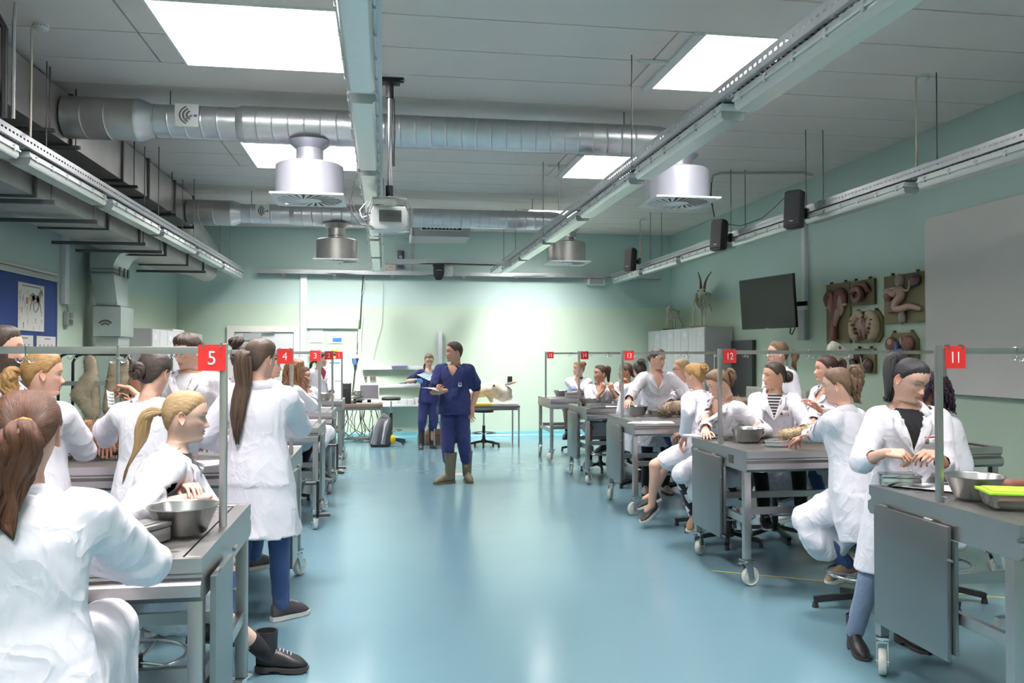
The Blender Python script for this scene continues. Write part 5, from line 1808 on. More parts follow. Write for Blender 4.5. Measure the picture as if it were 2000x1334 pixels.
def skeleton(name, label, loc, rz, Lb, hs, sc, horns, leg_d, base_m, rib_n, headpose):
    """standing quadruped skeleton, local +y forward"""
    t = thing(name, label, 'skeleton', loc, rz)
    MB().box(-.14 * sc, -Lb * .68, 0, .14 * sc, Lb * .78, .015).build('base_board', base_m, t)
    zs = hs
    m = MB()
    n = 22
    for k in range(n):
        u = k / (n - 1)
        c = V(0, Lb * (.5 - u), zs + .05 * sc * math.sin(PI * u) - .01 * u)
        m.sphere(c, .022 * sc, 8, 5, (1, .8, 1))
        hgt = .045 * sc if .1 < u < .35 else .028 * sc
        m.add([c + V(-.003, -.008, 0), c + V(.003, -.008, 0), c + V(.003, .008, 0), c + V(-.003, .008, 0), c + V(0, -.012, hgt)], [(0, 1, 4), (1, 2, 4), (2, 3, 4), (3, 0, 4)])
    m.build('spine', bone, t, smooth=50)
    m = MB()
    for k in range(rib_n):
        u = k / (rib_n - 1)
        y = Lb * (.42 - .58 * u)
        wd = .095 * sc * (.6 + .5 * math.sin(PI * min(1, u * .8 + .15)))
        dp = .23 * sc * (.72 + .35 * math.sin(PI * min(1, u * .75 + .2)))
        for s in (-1, 1):
            m.tube([(s * .012, y, zs + .02), (s * wd * .75, y - .01, zs - dp * .15), (s * wd, y - .03 * sc, zs - dp * .5), (s * wd * .6, y - .035 * sc, zs - dp * .85), (s * .015, y + .01 * sc, zs - dp * (.98 - .2 * u))], .0085 * sc, 5)
    m.tube([(0, Lb * .46, zs - .17 * sc), (0, Lb * .2, zs - .245 * sc), (0, 0, zs - .24 * sc)], .010 * sc, 6)
    m.build('rib_cage', bone_l, t, smooth=60)
    m = MB()
    hx, hy, hz = headpose
    m2 = [V(0, Lb * .5, zs + .02) + (V(hx, hy, hz) - V(0, Lb * .5, zs + .02)) * u + V(0, .02, -.03) * sc * math.sin(PI * u) for u in np.linspace(0, 1, 7)]
    for c in m2:
        m.sphere(c, .02 * sc, 8, 5)
    m.tube(m2, .011 * sc, 6)
    m.build('neck', bone, t, smooth=60)
    h = V(hx, hy, hz)
    m = MB()
    m.loft([[h + V(a * wd, dy, dz + b * hh) for a, b in [(math.cos(2 * PI * i / 12), math.sin(2 * PI * i / 12)) for i in range(12)]] for dy, dz, wd, hh in
            ((-.05 * sc, .0, .03 * sc, .03 * sc), (-.01 * sc, .015 * sc, .05 * sc, .048 * sc), (.05 * sc, .005 * sc, .045 * sc, .042 * sc), (.11 * sc, -.035 * sc, .026 * sc, .028 * sc), (.17 * sc, -.075 * sc, .016 * sc, .016 * sc))])
    m.tube([h + V(0, -.0, -.05) * sc, h + V(0, .08, -.085) * sc, h + V(0, .15, -.11) * sc], [.02 * sc, .016 * sc, .01 * sc], 8)
    sk_ = m.build('skull', bone_l, t, smooth=60)
    for s in (-1, 1):
        MB().sphere(h + V(s * .043, .045, .018) * sc, .015 * sc, 10, 6).build('eye_socket', mat('socket_dark', (.05, .045, .04), .8), sk_, smooth=60)
    if horns:
        for s in (-1, 1):
            m = MB()
            pts = [h + sc * V(s * (.025 + .075 * u * u), -.02 - .05 * u - .07 * u ** 2, .045 + .30 * u - .04 * u * u) for u in np.linspace(0, 1, 12)]
            m.tube(pts, [.021 * sc * (1 - .68 * u) * (1 + .08 * (i % 2)) for i, u in enumerate(np.linspace(0, 1, 12))], 8)
            m.build('horn', horn, t, smooth=60)
    for y, front in ((Lb * .40, True), (-Lb * .46, False)):
        for s in (-1, 1):
            m = MB()
            x = s * .075 * sc
            dy = .035 * s * leg_d
            if front:
                js = [V(x * .7, y + .02, zs), V(x, y + .06 * sc, zs * .70), V(x, y - .02 * sc + dy, zs * .60), V(x, y + .03 * sc + dy, zs * .33), V(x, y + .02 * sc + dy, zs * .10), V(x, y + .05 * sc + dy, .017)]
            else:
                js = [V(x * .7, y + .0, zs - .01), V(x, y + .09 * sc, zs * .68), V(x, y - .07 * sc + dy, zs * .42), V(x, y - .05 * sc + dy, zs * .12), V(x, y + .0 * sc + dy, .017)]
            for a, b_ in zip(js[:-1], js[1:]):
                m.tube([a, a * .75 + b_ * .25, a * .25 + b_ * .75, b_], [.021 * sc, .014 * sc, .012 * sc, .019 * sc], 7)
            if front:
                m.loft([[V(x * .65, y - .02, zs + .03) + V(0, 0, 0), V(x * .8, y + .055 * sc, zs - .12 * sc), V(x * .8, y + .0, zs - .12 * sc)], [V(x * .65 + .006, y - .05 * sc, zs + .03), V(x * .8 + .006, y + .06 * sc, zs - .12 * sc), V(x * .8 + .006, y - .01, zs - .12 * sc)]])
            m.build('leg', bone_l, t, smooth=60)
    m = MB().tube([(0, -Lb * .44, zs), (0, -Lb * .55, zs + .03 * sc), (0, -Lb * .62, zs - .05 * sc)], [.03 * sc, .02 * sc, .006 * sc], 7)
    for s in (-1, 1):
        m.tube([(s * .02 * sc, -Lb * .36, zs + .03 * sc), (s * .06 * sc, -Lb * .43, zs + .01), (s * .04 * sc, -Lb * .54, zs - .05 * sc)], [.016 * sc, .02 * sc, .012 * sc], 7)
    m.build('pelvis', bone, t, smooth=60)
    for y in (.12 * Lb, -.25 * Lb):
        MB().cyl((0, y, .01), (0, y, zs), .004, n=6).build('support_rod', dark_metal, t)
    return t


skeleton('goat_skeleton', 'horned goat skeleton standing on top of the right lockers', (5.62, 14.10, 2.105), R(143), .50, .60, 1.2, True, 1, mat('board_ochre', (.30, .21, .10), .6), 13, (-.10, .40, .60))
skeleton('small_skeleton', 'small hornless animal skeleton on a dark board on the right lockers', (5.60, 15.55, 2.105), R(140), .40, .36, .82, False, 1, black_plastic, 12, (-.03, .30, .43))
# long necked skeleton behind the right students
t = thing('neck_skeleton', 'pale skull on a long bony neck on a stand before the right wall', 'skeleton', (5.1, 8.85, 0))
p0 = atX(1679, 800, 5.1)
m = MB()
for k in range(9):
    u = k / 8
    q = V(-.05 - .02 * math.sin(u * 4), .06 - .12 * u, 1.02 + .56 * u)
    m.sphere(q, .034, 9, 6, (1, 1.1, .75))
    for s in (-1, 1):
        m.tube([q, q + V(s * .055, .01, -.02)], [.014, .006], 6)
m.build('neck', bone_l, t, smooth=60)
h = V(-.02, -.10, 1.66)
m = MB()
m.loft([[h + V(dx + .0 * a, a * wd, dz + b * hh) for a, b in [(math.cos(2 * PI * i / 12), math.sin(2 * PI * i / 12)) for i in range(12)]] for dx, dz, wd, hh in
        ((-.10, .03, .04, .04), (-.05, .05, .075, .075), (.02, .03, .075, .07), (.09, -.0, .05, .05), (.15, -.03, .038, .035), (.19, -.045, .022, .02))])
m.tube([h + V(-.07, 0, -.04), h + V(-.04, 0, -.09), h + V(.05, 0, -.095), h + V(.16, 0, -.075)], [.025, .03, .022, .014], 8)
so = m.build('skull', bone_l, t, smooth=60)
for s in (-1, 1):
    MB().sphere(h + V(.0, s * .066, .045), .02, 10, 6).build('eye_socket', mat('socket_brown', (.22, .15, .09), .8), so, smooth=60)
    MB().sphere(h + V(.11, s * .043, -.005), .014, 8, 5).build('nasal_opening', mat('socket_brown', (.22, .15, .09), .8), so, smooth=60)
m = MB()
for k in range(12):
    u = k / 11
    m.sphere((.02 + .0 * u, .10 + .75 * u, 1.03 - .04 * math.sin(PI * u)), .03, 8, 5)
m.build('spine', bone, t, smooth=60)
m = MB()
for k in range(10):
    y = .14 + .05 * k
    for s in (-1, 1):
        m.tube([(.02, y, 1.02), (.02 + s * .12, y, .92), (.02 + s * .13, y + .02, .75), (.02 + s * .02, y, .63)], .008, 5)
m.build('rib_cage', bone, t, smooth=60)
for x, y in ((-.08, .12), (.12, .12), (-.08, .8), (.12, .8)):
    MB().tube([(x, y, 1.0), (x, y + .06, .72), (x, y - .03, .42), (x, y, .1), (x, y - .04, .03)], [.025, .016, .018, .014, .022], 8).build('leg', bone, t, smooth=60)
MB().box(-.22, -.1, 0, .26, 1.0, .03).build('base_board', wood_dark, t)
MB().cyl((0, 0.02, .03), (0, .02, 1.1), .014, n=8).build('support_rod', steel, t)

# floor markings
ty = mat('yellow_tape', (.62, .52, .06), .6)
for lb, p, q in (('thin yellow tape strip on the floor under table 12', (2.44, 5.97), (4.9, 4.55)), ):
    d = unit(V(q[0] - p[0], q[1] - p[1]))
    nn = V(-d[1], d[0]) * .009
    a, b_ = V(*p), V(*q)
    tag(MB().add([(*(a + nn), .001), (*(a - nn), .001), (*(b_ - nn), .001), (*(b_ + nn), .001), (*(a + nn), .0018), (*(a - nn), .0018), (*(b_ - nn), .0018), (*(b_ + nn), .0018)],
                 [(3, 2, 1, 0), (4, 5, 6, 7), (0, 1, 5, 4), (1, 2, 6, 5), (2, 3, 7, 6), (3, 0, 4, 7)]).build('floor_tape', ty), lb, 'tape')
tag(MB().lathe([(.001, .0018), (.11, .0018), (.115, .0005)], (1.03, 11.3, 0), 28).build('floor_drain_cover', mat('beige_cover', (.40, .37, .31), .5)), 'small round beige floor cover behind the man in scrubs', 'cover')
# ------------------------------------------------------------ people
def skin_mat():
    m = mat('skin', (.6, .4, .3), .48, spec=.4, sss=.12, attr='col', bump=.06, bscale=180)
    return m


skin_m = skin_mat()


def cloth(name, col, wr=.25, sc=26, rough=.85):
    return mat(name, col, rough, spec=.2, sheen=.15, bump=wr, bscale=sc, noise=.04, nscale=8)


coat_m = cloth('white_lab_coat', (.83, .80, .855), .12, 55)


def creases(m, s1=6.0, s2=15.0, amt=.55):
    N, L = m.node_tree.nodes, m.node_tree.links
    b = N['Principled BSDF']
    tc = N.new('ShaderNodeTexCoord')
    mp = N.new('ShaderNodeMapping')
    mp.inputs['Scale'].default_value = (1.1, 1.1, .85)
    mp.inputs['Rotation'].default_value = (.3, .25, .2)
    L.new(tc.outputs['Object'], mp.inputs['Vector'])
    prev = None
    for sc_, st_, di in ((s1, amt, .05), (s2, amt * .8, .022)):
        n = N.new('ShaderNodeTexNoise')
        n.inputs['Scale'].default_value = sc_
        n.inputs['Detail'].default_value = 2.5
        n.inputs['Roughness'].default_value = .45
        n.inputs['Distortion'].default_value = 1.1
        L.new(mp.outputs['Vector'], n.inputs['Vector'])
        a = N.new('ShaderNodeMath')
        a.operation = 'SUBTRACT'
        a.inputs[1].default_value = .5
        L.new(n.outputs['Fac'], a.inputs[0])
        c = N.new('ShaderNodeMath')
        c.operation = 'ABSOLUTE'
        L.new(a.outputs[0], c.inputs[0])
        d = N.new('ShaderNodeMath')
        d.operation = 'SMOOTH_MIN'
        d.inputs[1].default_value = .13
        d.inputs[2].default_value = .05
        L.new(c.outputs[0], d.inputs[0])
        bp = N.new('ShaderNodeBump')
        bp.invert = True
        bp.inputs['Strength'].default_value = st_
        bp.inputs['Distance'].default_value = di * 3
        L.new(d.outputs[0], bp.inputs['Height'])
        if prev is not None:
            L.new(prev.outputs['Normal'], bp.inputs['Normal'])
        prev = bp
    L.new(prev.outputs['Normal'], b.inputs['Normal'])


creases(coat_m, 3.1, 8.5, .34)
scrub_m = cloth('navy_scrubs', (.026, .034, .125), .35, 16)
creases(scrub_m, 6, 15, .35)
navy_knit = cloth('dark_navy_knit', (.012, .014, .035), .2, 60)
jeans_m = cloth('blue_denim', (.045, .085, .21), .2, 60)
jeans_l = cloth('light_denim', (.20, .25, .36), .2, 60)
black_c = cloth('black_cloth', (.014, .014, .016), .2, 40)
grey_c = cloth('grey_cloth', (.35, .34, .34), .2, 40)
greyt_c = cloth('grey_trouser_cloth', (.12, .125, .14), .2, 40)
floral = cloth('floral_cloth', (.05, .05, .06), .2, 40)
shirt_w = cloth('pale_shirt', (.66, .66, .68), .2, 40)
red_c = cloth('dark_red_cloth', (.20, .02, .03), .2, 40)
shoe_blk = mat('black_leather', (.018, .016, .018), .42, bump=.1, bscale=40)
shoe_wht = mat('white_leather', (.75, .75, .75), .5)
shoe_gry = mat('dark_grey_mesh', (.07, .06, .065), .8, bump=.2, bscale=120)
shoe_tan = mat('tan_suede', (.36, .23, .13), .8)
shoe_bge = mat('beige_suede', (.42, .36, .28), .8)
rubber_ol = mat('olive_rubber', (.125, .11, .065), .5, noise=.15)
rubber_bk = mat('black_wellington_rubber', (.025, .027, .032), .4)
sole_w = mat('white_sole', (.70, .68, .64), .6)
sole_b = mat('dark_sole', (.04, .036, .033), .7)
scrunchie_m = mat('gold_satin', (.46, .24, .05), .4, bump=.2, bscale=40)
blue_glove = mat('blue_nitrile', (.12, .36, .72), .5)

# striped and floral shirts are woven patterns
def stripe_mat():
    m = mat('striped_jersey', (.02, .02, .025), .85)
    N, L = m.node_tree.nodes, m.node_tree.links
    g = N.new('ShaderNodeTexCoord')
    s = N.new('ShaderNodeSeparateXYZ')
    L.new(g.outputs['Object'], s.inputs[0])
    a = N.new('ShaderNodeMath')
    a.operation = 'MULTIPLY'
    a.inputs[1].default_value = 2 * PI / .026
    L.new(s.outputs['Z'], a.inputs[0])
    b = N.new('ShaderNodeMath')
    b.operation = 'SINE'
    L.new(a.outputs[0], b.inputs[0])
    c = N.new('ShaderNodeMath')
    c.operation = 'GREATER_THAN'
    c.inputs[1].default_value = .35
    L.new(b.outputs[0], c.inputs[0])
    x = N.new('ShaderNodeMix')
    x.data_type = 'RGBA'
    x.inputs[6].default_value = (.02, .02, .025, 1)
    x.inputs[7].default_value = (.62, .60, .58, 1)
    L.new(c.outputs[0], x.inputs[0])
    L.new(x.outputs[2], N['Principled BSDF'].inputs['Base Color'])
    return m


striped = stripe_mat()
_n = floral.node_tree.nodes
_t = _n.new('ShaderNodeTexVoronoi')
_t.inputs['Scale'].default_value = 16
_r = _n.new('ShaderNodeValToRGB')
_r.color_ramp.interpolation = 'CONSTANT'
_r.color_ramp.elements[0].color = (.02, .02, .03, 1)
_e = _r.color_ramp.elements.new(.45)
_e.color = (.75, .70, .70, 1)
_e = _r.color_ramp.elements.new(.7)
_e.color = (.55, .20, .14, 1)
_r.color_ramp.elements[-1].color = (.02, .02, .03, 1)
_c = _n.new('ShaderNodeTexCoord')
floral.node_tree.links.new(_c.outputs['Object'], _t.inputs['Vector'])
floral.node_tree.links.new(_t.outputs['Color'], _r.inputs[0])
floral.node_tree.links.new(_r.outputs[0], _n['Principled BSDF'].inputs['Base Color'])


def hair_mat(name, dark, light):
    key = 'hair_' + name
    if key in MATS:
        return MATS[key]
    m = mat(key, dark, .46, spec=.45)
    N, L = m.node_tree.nodes, m.node_tree.links
    b = N['Principled BSDF']
    a = N.new('ShaderNodeAttribute')
    a.attribute_name = 'st'
    n = N.new('ShaderNodeTexNoise')
    n.inputs['Scale'].default_value = 4.0
    n.inputs['Detail'].default_value = 6
    n.inputs['Roughness'].default_value = .7
    L.new(a.outputs['Vector'], n.inputs['Vector'])
    r = N.new('ShaderNodeValToRGB')
    r.color_ramp.elements[0].position = .36
    r.color_ramp.elements[0].color = (*dark, 1)
    r.color_ramp.elements[1].position = .66
    r.color_ramp.elements[1].color = (*light, 1)
    L.new(n.outputs['Fac'], r.inputs[0])
    L.new(r.outputs[0], b.inputs['Base Color'])
    bp = N.new('ShaderNodeBump')
    bp.inputs['Strength'].default_value = .6
    bp.inputs['Distance'].default_value = .006
    L.new(n.outputs['Fac'], bp.inputs['Height'])
    L.new(bp.outputs['Normal'], b.inputs['Normal'])
    return m


HAIR = {
    'auburn': hair_mat('auburn', (.030, .010, .005), (.155, .052, .018)),
    'brown': hair_mat('brown', (.028, .015, .009), (.11, .060, .034)),
    'dark': hair_mat('dark', (.012, .008, .006), (.055, .032, .022)),
    'black': hair_mat('black', (.006, .005, .006), (.035, .030, .036)),
    'blond': hair_mat('blond', (.25, .15, .065), (.60, .42, .22)),
    'honey': hair_mat('honey', (.20, .10, .030), (.55, .32, .12)),
    'ginger': hair_mat('ginger', (.17, .065, .022), (.48, .24, .10)),
    'light_brown': hair_mat('light_brown', (.075, .040, .020), (.26, .155, .085)),
    'dark_red': hair_mat('dark_red', (.020, .008, .008), (.085, .028, .022)),
    'purple': hair_mat('purple', (.010, .005, .010), (.060, .022, .050)),
    'short_brown': hair_mat('short_brown', (.022, .013, .009), (.075, .045, .028)),
}
SKIN = {'fair': (.74, .445, .335), 'pale': (.80, .53, .425), 'mid': (.62, .355, .245), 'tan': (.47, .245, .15)}

# ---- head
HEAD = np.array([  # zf, yf, zb, yb, w, n  (front profile, back profile, half width, squareness of the front)
    (.1255, .002, .1255, -.004, .004, 2), (.123, .028, .122, -.032, .030, 2), (.116, .050, .113, -.056, .048, 2), (.105, .068, .098, -.076, .061, 2.1),
    (.090, .081, .080, -.089, .0695, 2.2), (.074, .0885, .062, -.0965, .0745, 2.3), (.058, .0925, .044, -.100, .0765, 2.35), (.044, .0940, .028, -.101, .0775, 2.35),
    (.034, .0940, .016, -.100, .0770, 2.35), (.024, .0905, .006, -.0975, .0762, 2.3), (.015, .0880, -.003, -.0945, .0755, 2.25), (.006, .0885, -.011, -.0912, .0745, 2.2),
    (-.003, .0895, -.019, -.0878, .0735, 2.2), (-.011, .0905, -.027, -.0845, .0722, 2.15), (-.019, .0912, -.034, -.0815, .0705, 2.1), (-.027, .0915, -.041, -.0790, .0685, 2.05),
    (-.034, .0912, -.047, -.0770, .0663, 2.0), (-.041, .0910, -.053, -.0752, .0640, 1.95), (-.047, .0912, -.058, -.0738, .0618, 1.92), (-.053, .0915, -.063, -.0727, .0594, 1.9),
    (-.059, .0905, -.068, -.0718, .0570, 1.88), (-.065, .0900, -.073, -.0710, .0547, 1.85), (-.071, .0880, -.078, -.0704, .0526, 1.82), (-.078, .0875, -.083, -.0700, .0506, 1.8),
    (-.086, .0885, -.088, -.0697, .0488, 1.78), (-.094, .0870, -.093, -.0695, .0475, 1.78), (-.101, .0810, -.098, -.0694, .0468, 1.8), (-.105, .0690, -.103, -.0694, .0468, 1.9),
    (-.107, .0540, -.108, -.0695, .0475, 2.0), (-.110, .0400, -.114, -.0698, .0485, 2.0), (-.118, .0300, -.121, -.0702, .0492, 2.0), (-.130, .0270, -.130, -.0710, .0495, 2.0)])


def head_grid(nu, nr, male=False, brow_c=(.1, .06, .04), skin=(.6, .4, .3), smile=0.0):
    t0 = np.arange(len(HEAD))
    tt = np.linspace(0, len(HEAD) - 1, nr)
    cols = []
    for c in range(6):  # catmull-rom in 1-d
        y = HEAD[:, c]
        i = np.clip(tt.astype(int), 0, len(HEAD) - 2)
        u = tt - i
        p0, p1, p2, p3 = y[np.maximum(i - 1, 0)], y[i], y[i + 1], y[np.minimum(i + 2, len(HEAD) - 1)]
        cols.append(.5 * (2 * p1 + (p2 - p0) * u + (2 * p0 - 5 * p1 + 4 * p2 - p3) * u * u + (3 * p1 - 3 * p2 + p3 - p0) * u ** 3))
    zf, yf, zb, yb, wd, ex = [c[:, None] for c in cols]
    if male:
        jaw = np.exp(-((zf + .075) / .03) ** 2)
        wd = wd * (1 + .07 * jaw) * 1.01
    th = np.linspace(-PI, PI, nu, endpoint=False)[None, :]
    ph = th - .38 * np.sin(th)
    c, s = np.cos(ph), np.sin(ph)
    ym = -.018
    fr = c > 0
    n = np.where(fr, ex, 2.0)
    cx = np.sign(c) * np.abs(c) ** (2 / n)
    sx = np.sign(s) * np.abs(s) ** (2 / n)
    x = wd * sx
    y = np.where(fr, ym + (yf - ym) * cx, ym + (ym - yb) * cx)
    z = zb + (zf - zb) * (1 + c) / 2
    ax = np.abs(x)
    front = 1 / (1 + np.exp(-(y - .03) / .008))
    g = lambda v, m, sg: np.exp(-((v - m) / sg) ** 2)
    hN = np.interp(-z, [-.022, -.010, .006, .018, .025, .031, .037, .043], [0, .0035, .0105, .0185, .0220, .0185, .006, 0])
    sN = np.interp(-z, [-.02, .005, .02, .03, .045], [.0065, .0075, .0100, .0115, .012])
    d = hN * np.exp(-(x / sN) ** 2)
    d += .0085 * g(ax, .0125, .0055) * g(z, -.0295, .0065)
    d -= .0105 * g(ax, .0315, .0165) * g(z, .0125, .0105)
    d += .0032 * g(ax, .026, .020) * g(z, .0335, .0075) * (1.5 if male else .9)
    mz = smile * .004 * (ax / .02) ** 2
    d += .0052 * g(x, 0, .0175) * g(z - mz, -.0530, .0048) + .0060 * g(x, 0, .0155) * g(z - mz, -.0642, .0052)
    d -= .0048 * g(x, 0, .0235) * g(z - mz, -.0586, .0022)
    d -= .0030 * g(x, 0, .02) * g(z, -.0745, .0045)
    d += .0042 * g(x, 0, .017) * g(z, -.087, .009)
    d += .0045 * g(ax, .046, .018) * g(z, -.016, .018) * (1 + smile * .6)
    d -= .0028 * g(ax, .0275, .006) * g(z, -.050, .012) * (.5 + smile)
    y = y + d * front
    v = np.stack([x, y, z], -1).reshape(-1, 3)
    X, Y, Z, A = v[:, 0], v[:, 1], v[:, 2], np.abs(v[:, 0])
    col = np.tile(np.array(skin), (len(v), 1))
    fm = (Y > .045).astype(float)
    lip = fm * np.clip(1.35 * np.exp(-(X / .0215) ** 4 - ((Z - smile * .004 * (A / .02) ** 2 + .0585) / .0098) ** 4), 0, 1)
    lc = np.array((skin[0] * .74, skin[1] * .50, skin[2] * .52))
    col = col * (1 - lip[:, None] * .85) + lc * lip[:, None] * .85
    blush = fm * np.exp(-((A - .045) / .018) ** 2 - ((Z + .018) / .02) ** 2) + .6 * np.exp(-(X / .011) ** 2 - ((Z + .026) / .009) ** 2) * fm
    col = col * (1 - .22 * blush[:, None] * np.array((.1, .75, .75)))
    bz = .0335 + .0045 * np.sin(np.clip((A - .012) / .036, 0, 1) * 2.4)
    br = fm * np.clip(1.4 * np.exp(-((Z - bz) / (.0046 if male else .0038)) ** 2) * ((A > .010) & (A < .052)), 0, 1)
    col = col * (1 - .78 * br[:, None]) + np.array(brow_c) * .78 * br[:, None]
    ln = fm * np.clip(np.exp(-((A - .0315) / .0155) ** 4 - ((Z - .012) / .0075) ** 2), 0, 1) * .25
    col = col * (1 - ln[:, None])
    if male:
        st = fm * np.clip((-.035 - Z) / .02, 0, 1) * .12
        col = col * (1 - st[:, None])
    f = []
    for k in range(nr - 1):
        a = k * nu + np.arange(nu)
        b = k * nu + (np.arange(nu) + 1) % nu
        f.append(np.stack([a, a + nu, b + nu, b], 1))
    top = [tuple(range(nu))]
    return v, [tuple(q) for q in np.concatenate(f)] + top, col, nu


def hairline(phi):
    """height of the hair edge at angle phi from the face (0) to the nape (pi)"""
    return np.interp(np.abs(phi), [0, .45, .75, 1.05, 1.25, 1.42, 1.62, 1.85, 2.2, 2.6, PI], [.083, .080, .066, .040, .012, .010, .020, .016, -.030, -.062, -.070])


def hair_cap(nu=72, nr=44, thick=.012, tie=None, seed=1, lump=.0015, low=0.0, vol=1.0, part=False):
    v, f, col, _ = head_grid(nu, nr)
    ph = np.arctan2(v[:, 0], v[:, 1] + .018)
    z0 = hairline(ph) - low * (np.abs(ph) > 1.2)
    m = v[:, 2] - z0 + .0014 * np.sin(ph * 31 + seed) * (np.abs(ph) < 1.3)
    c = V(0, -.018, .01)
    dr = v - c
    dr /= np.linalg.norm(dr, axis=1)[:, None]
    sm = np.clip(m / .030, 0, 1)
    sm = sm * sm * (3 - 2 * sm)
    up = np.clip(dr[:, 2], 0, 1)
    th = thick * sm * (1 + .25 * up) * vol
    T = V(*tie) if tie is not None else V(0, -.08, .1)
    td = unit(T - c)
    ex, ey, _ = frame_of(td)
    ca, sa = dr @ ex, dr @ ey
    ang = np.arctan2(sa, ca)
    dist = np.arccos(np.clip(dr @ td, -1, 1))
    rg = np.random.RandomState(seed)
    gro = sum(np.sin(ang * k + rg.uniform(0, 6)) for k in (17, 29, 41)) / 3
    th = th + sm * lump * gro * np.clip(dist * 1.5, 0, 1)
    p = v + dr * (th - .0012 * (m < .004))[:, None]
    st = np.stack([np.cos(ang) * 7, np.sin(ang) * 7, dist * .9 + seed], 1)
    keep = [q for q in f if max(m[list(q)]) > -.004]
    return p, keep, st


def compact(v, f, *arrs):
    used = sorted({i for q in f for i in q})
    mp = {a: i for i, a in enumerate(used)}
    idx = np.array(used)
    return v[idx], [tuple(mp[i] for i in q) for q in f], [a[idx] for a in arrs]


def strands(path, rad, n, wave=.004, freq=3.0, seed=0, seg=16, taper=.35, spread=1.0, flat=1.0):
    """a bundle of hair locks along a smooth path"""
    rg = np.random.RandomState(seed)
    P_ = np.array(path, float)
    tt = np.linspace(0, 1, seg)
    ki = np.linspace(0, 1, len(P_))
    # smooth path
    u = tt * (len(P_) - 1)
    i = np.clip(u.astype(int), 0, len(P_) - 2)
    fr = (u - i)[:, None]
    p0, p1, p2, p3 = P_[np.maximum(i - 1, 0)], P_[i], P_[i + 1], P_[np.minimum(i + 2, len(P_) - 1)]
    cen = .5 * (2 * p1 + (p2 - p0) * fr + (2 * p0 - 5 * p1 + 4 * p2 - p3) * fr ** 2 + (3 * p1 - 3 * p2 + p3 - p0) * fr ** 3)
    rr = np.interp(tt, np.linspace(0, 1, len(rad)), rad)
    vs, fs, st = [], [], []
    ns = 6
    fx = None
    X, Y = [], []
    for k in range(seg):
        d = unit(cen[min(k + 1, seg - 1)] - cen[max(k - 1, 0)])
        if fx is None:
            fx, fy, _ = frame_of(d)
        else:
            fx = unit(fx - d * (fx @ d))
            fy = np.cross(d, fx)
        X.append(fx)
        Y.append(fy)
    X, Y = np.array(X), np.array(Y)
    for j in range(n):
        a = rg.uniform(0, 2 * PI)
        q = math.sqrt(rg.uniform(0, 1)) * .82
        if j < 3:
            q = .1 * j
        ox, oy = q * math.cos(a), q * math.sin(a) * flat
        phs, fq = rg.uniform(0, 6.28), freq * rg.uniform(.8, 1.25)
        end = rg.uniform(.82, 1.0) if j > 2 else 1
        lw = rg.uniform(.26, .42) * (1.5 if j < 3 else 1)
        ring0 = len(vs)
        for k in range(seg):
            t = tt[k] * end
            kk = min(k, seg - 1)
            c = cen[kk] if end == 1 else np.array([np.interp(t, tt, cen[:, e]) for e in range(3)])
            r = np.interp(t, tt, rr)
            wv = wave * min(1, t * 3)
            c = c + X[kk] * (ox * r * spread + wv * math.sin(fq * 6.28 * t + phs)) + Y[kk] * (oy * r * spread + wv * math.cos(fq * 6.28 * t + phs * 1.3))
            lr = r * lw * (1 - (1 - taper) * max(0, (tt[k] - .6) / .4) ** 1.5)
            if k == seg - 1:
                lr *= .3
            for e in range(ns):
                b = 2 * PI * e / ns
                vs.append(c + lr * (X[kk] * math.cos(b) + Y[kk] * math.sin(b) * (.5 + .5 * flat)))
                st.append((j * 3.7 + math.cos(b) * 1.5, j * 1.3 + math.sin(b) * 1.5, t * 1.2))
        for k in range(seg - 1):
            for e in range(ns):
                e2 = (e + 1) % ns
                fs.append((ring0 + k * ns + e, ring0 + k * ns + e2, ring0 + (k + 1) * ns + e2, ring0 + (k + 1) * ns + e))
        fs.append(tuple(ring0 + e for e in range(ns - 1, -1, -1)))
        fs.append(tuple(ring0 + (seg - 1) * ns + e for e in range(ns)))
    return np.array(vs), fs, np.array(st)


def join_parts(parts):
    vs, fs, st = [], [], []
    o = 0
    for v, f, s in parts:
        vs.append(v)
        st.append(s)
        fs += [tuple(o + i for i in q) for q in f]
        o += len(v)
    return np.concatenate(vs), fs, np.concatenate(st)


# ---- eyes, ears
def eye_mesh(iris, look_down=False):
    m = MB()
    r = .0125
    angs = [0, 10, 20, 29, 31, 50, 75, 100]
    n = 16
    for k in range(len(angs) - 1):
        m.cur = 0 if k < 1 else (1 if k < 3 else 2)
        ra, rb = R(angs[k]), R(angs[k + 1])
        o = [(r * math.sin(ra) * math.cos(2 * PI * i / n), r * math.cos(ra), r * math.sin(ra) * math.sin(2 * PI * i / n)) for i in range(n)]
        q = [(r * math.sin(rb) * math.cos(2 * PI * i / n), r * math.cos(rb), r * math.sin(rb) * math.sin(2 * PI * i / n)) for i in range(n)]
        m.add(o + q, [(i, (i + 1) % n, n + (i + 1) % n, n + i) for i in range(n)])
    return m.mesh('eye', [mat('pupil', (.005, .005, .005), .1), mat('iris_' + iris, {'brown': (.06, .028, .012), 'blue': (.12, .2, .3)}[iris], .15), mat('sclera', (.66, .63, .62), .2)], smooth=180)


EYES = {k: eye_mesh(k) for k in ('brown', 'blue')}
lash_m = mat('lash_dark', (.02, .013, .01), .7)


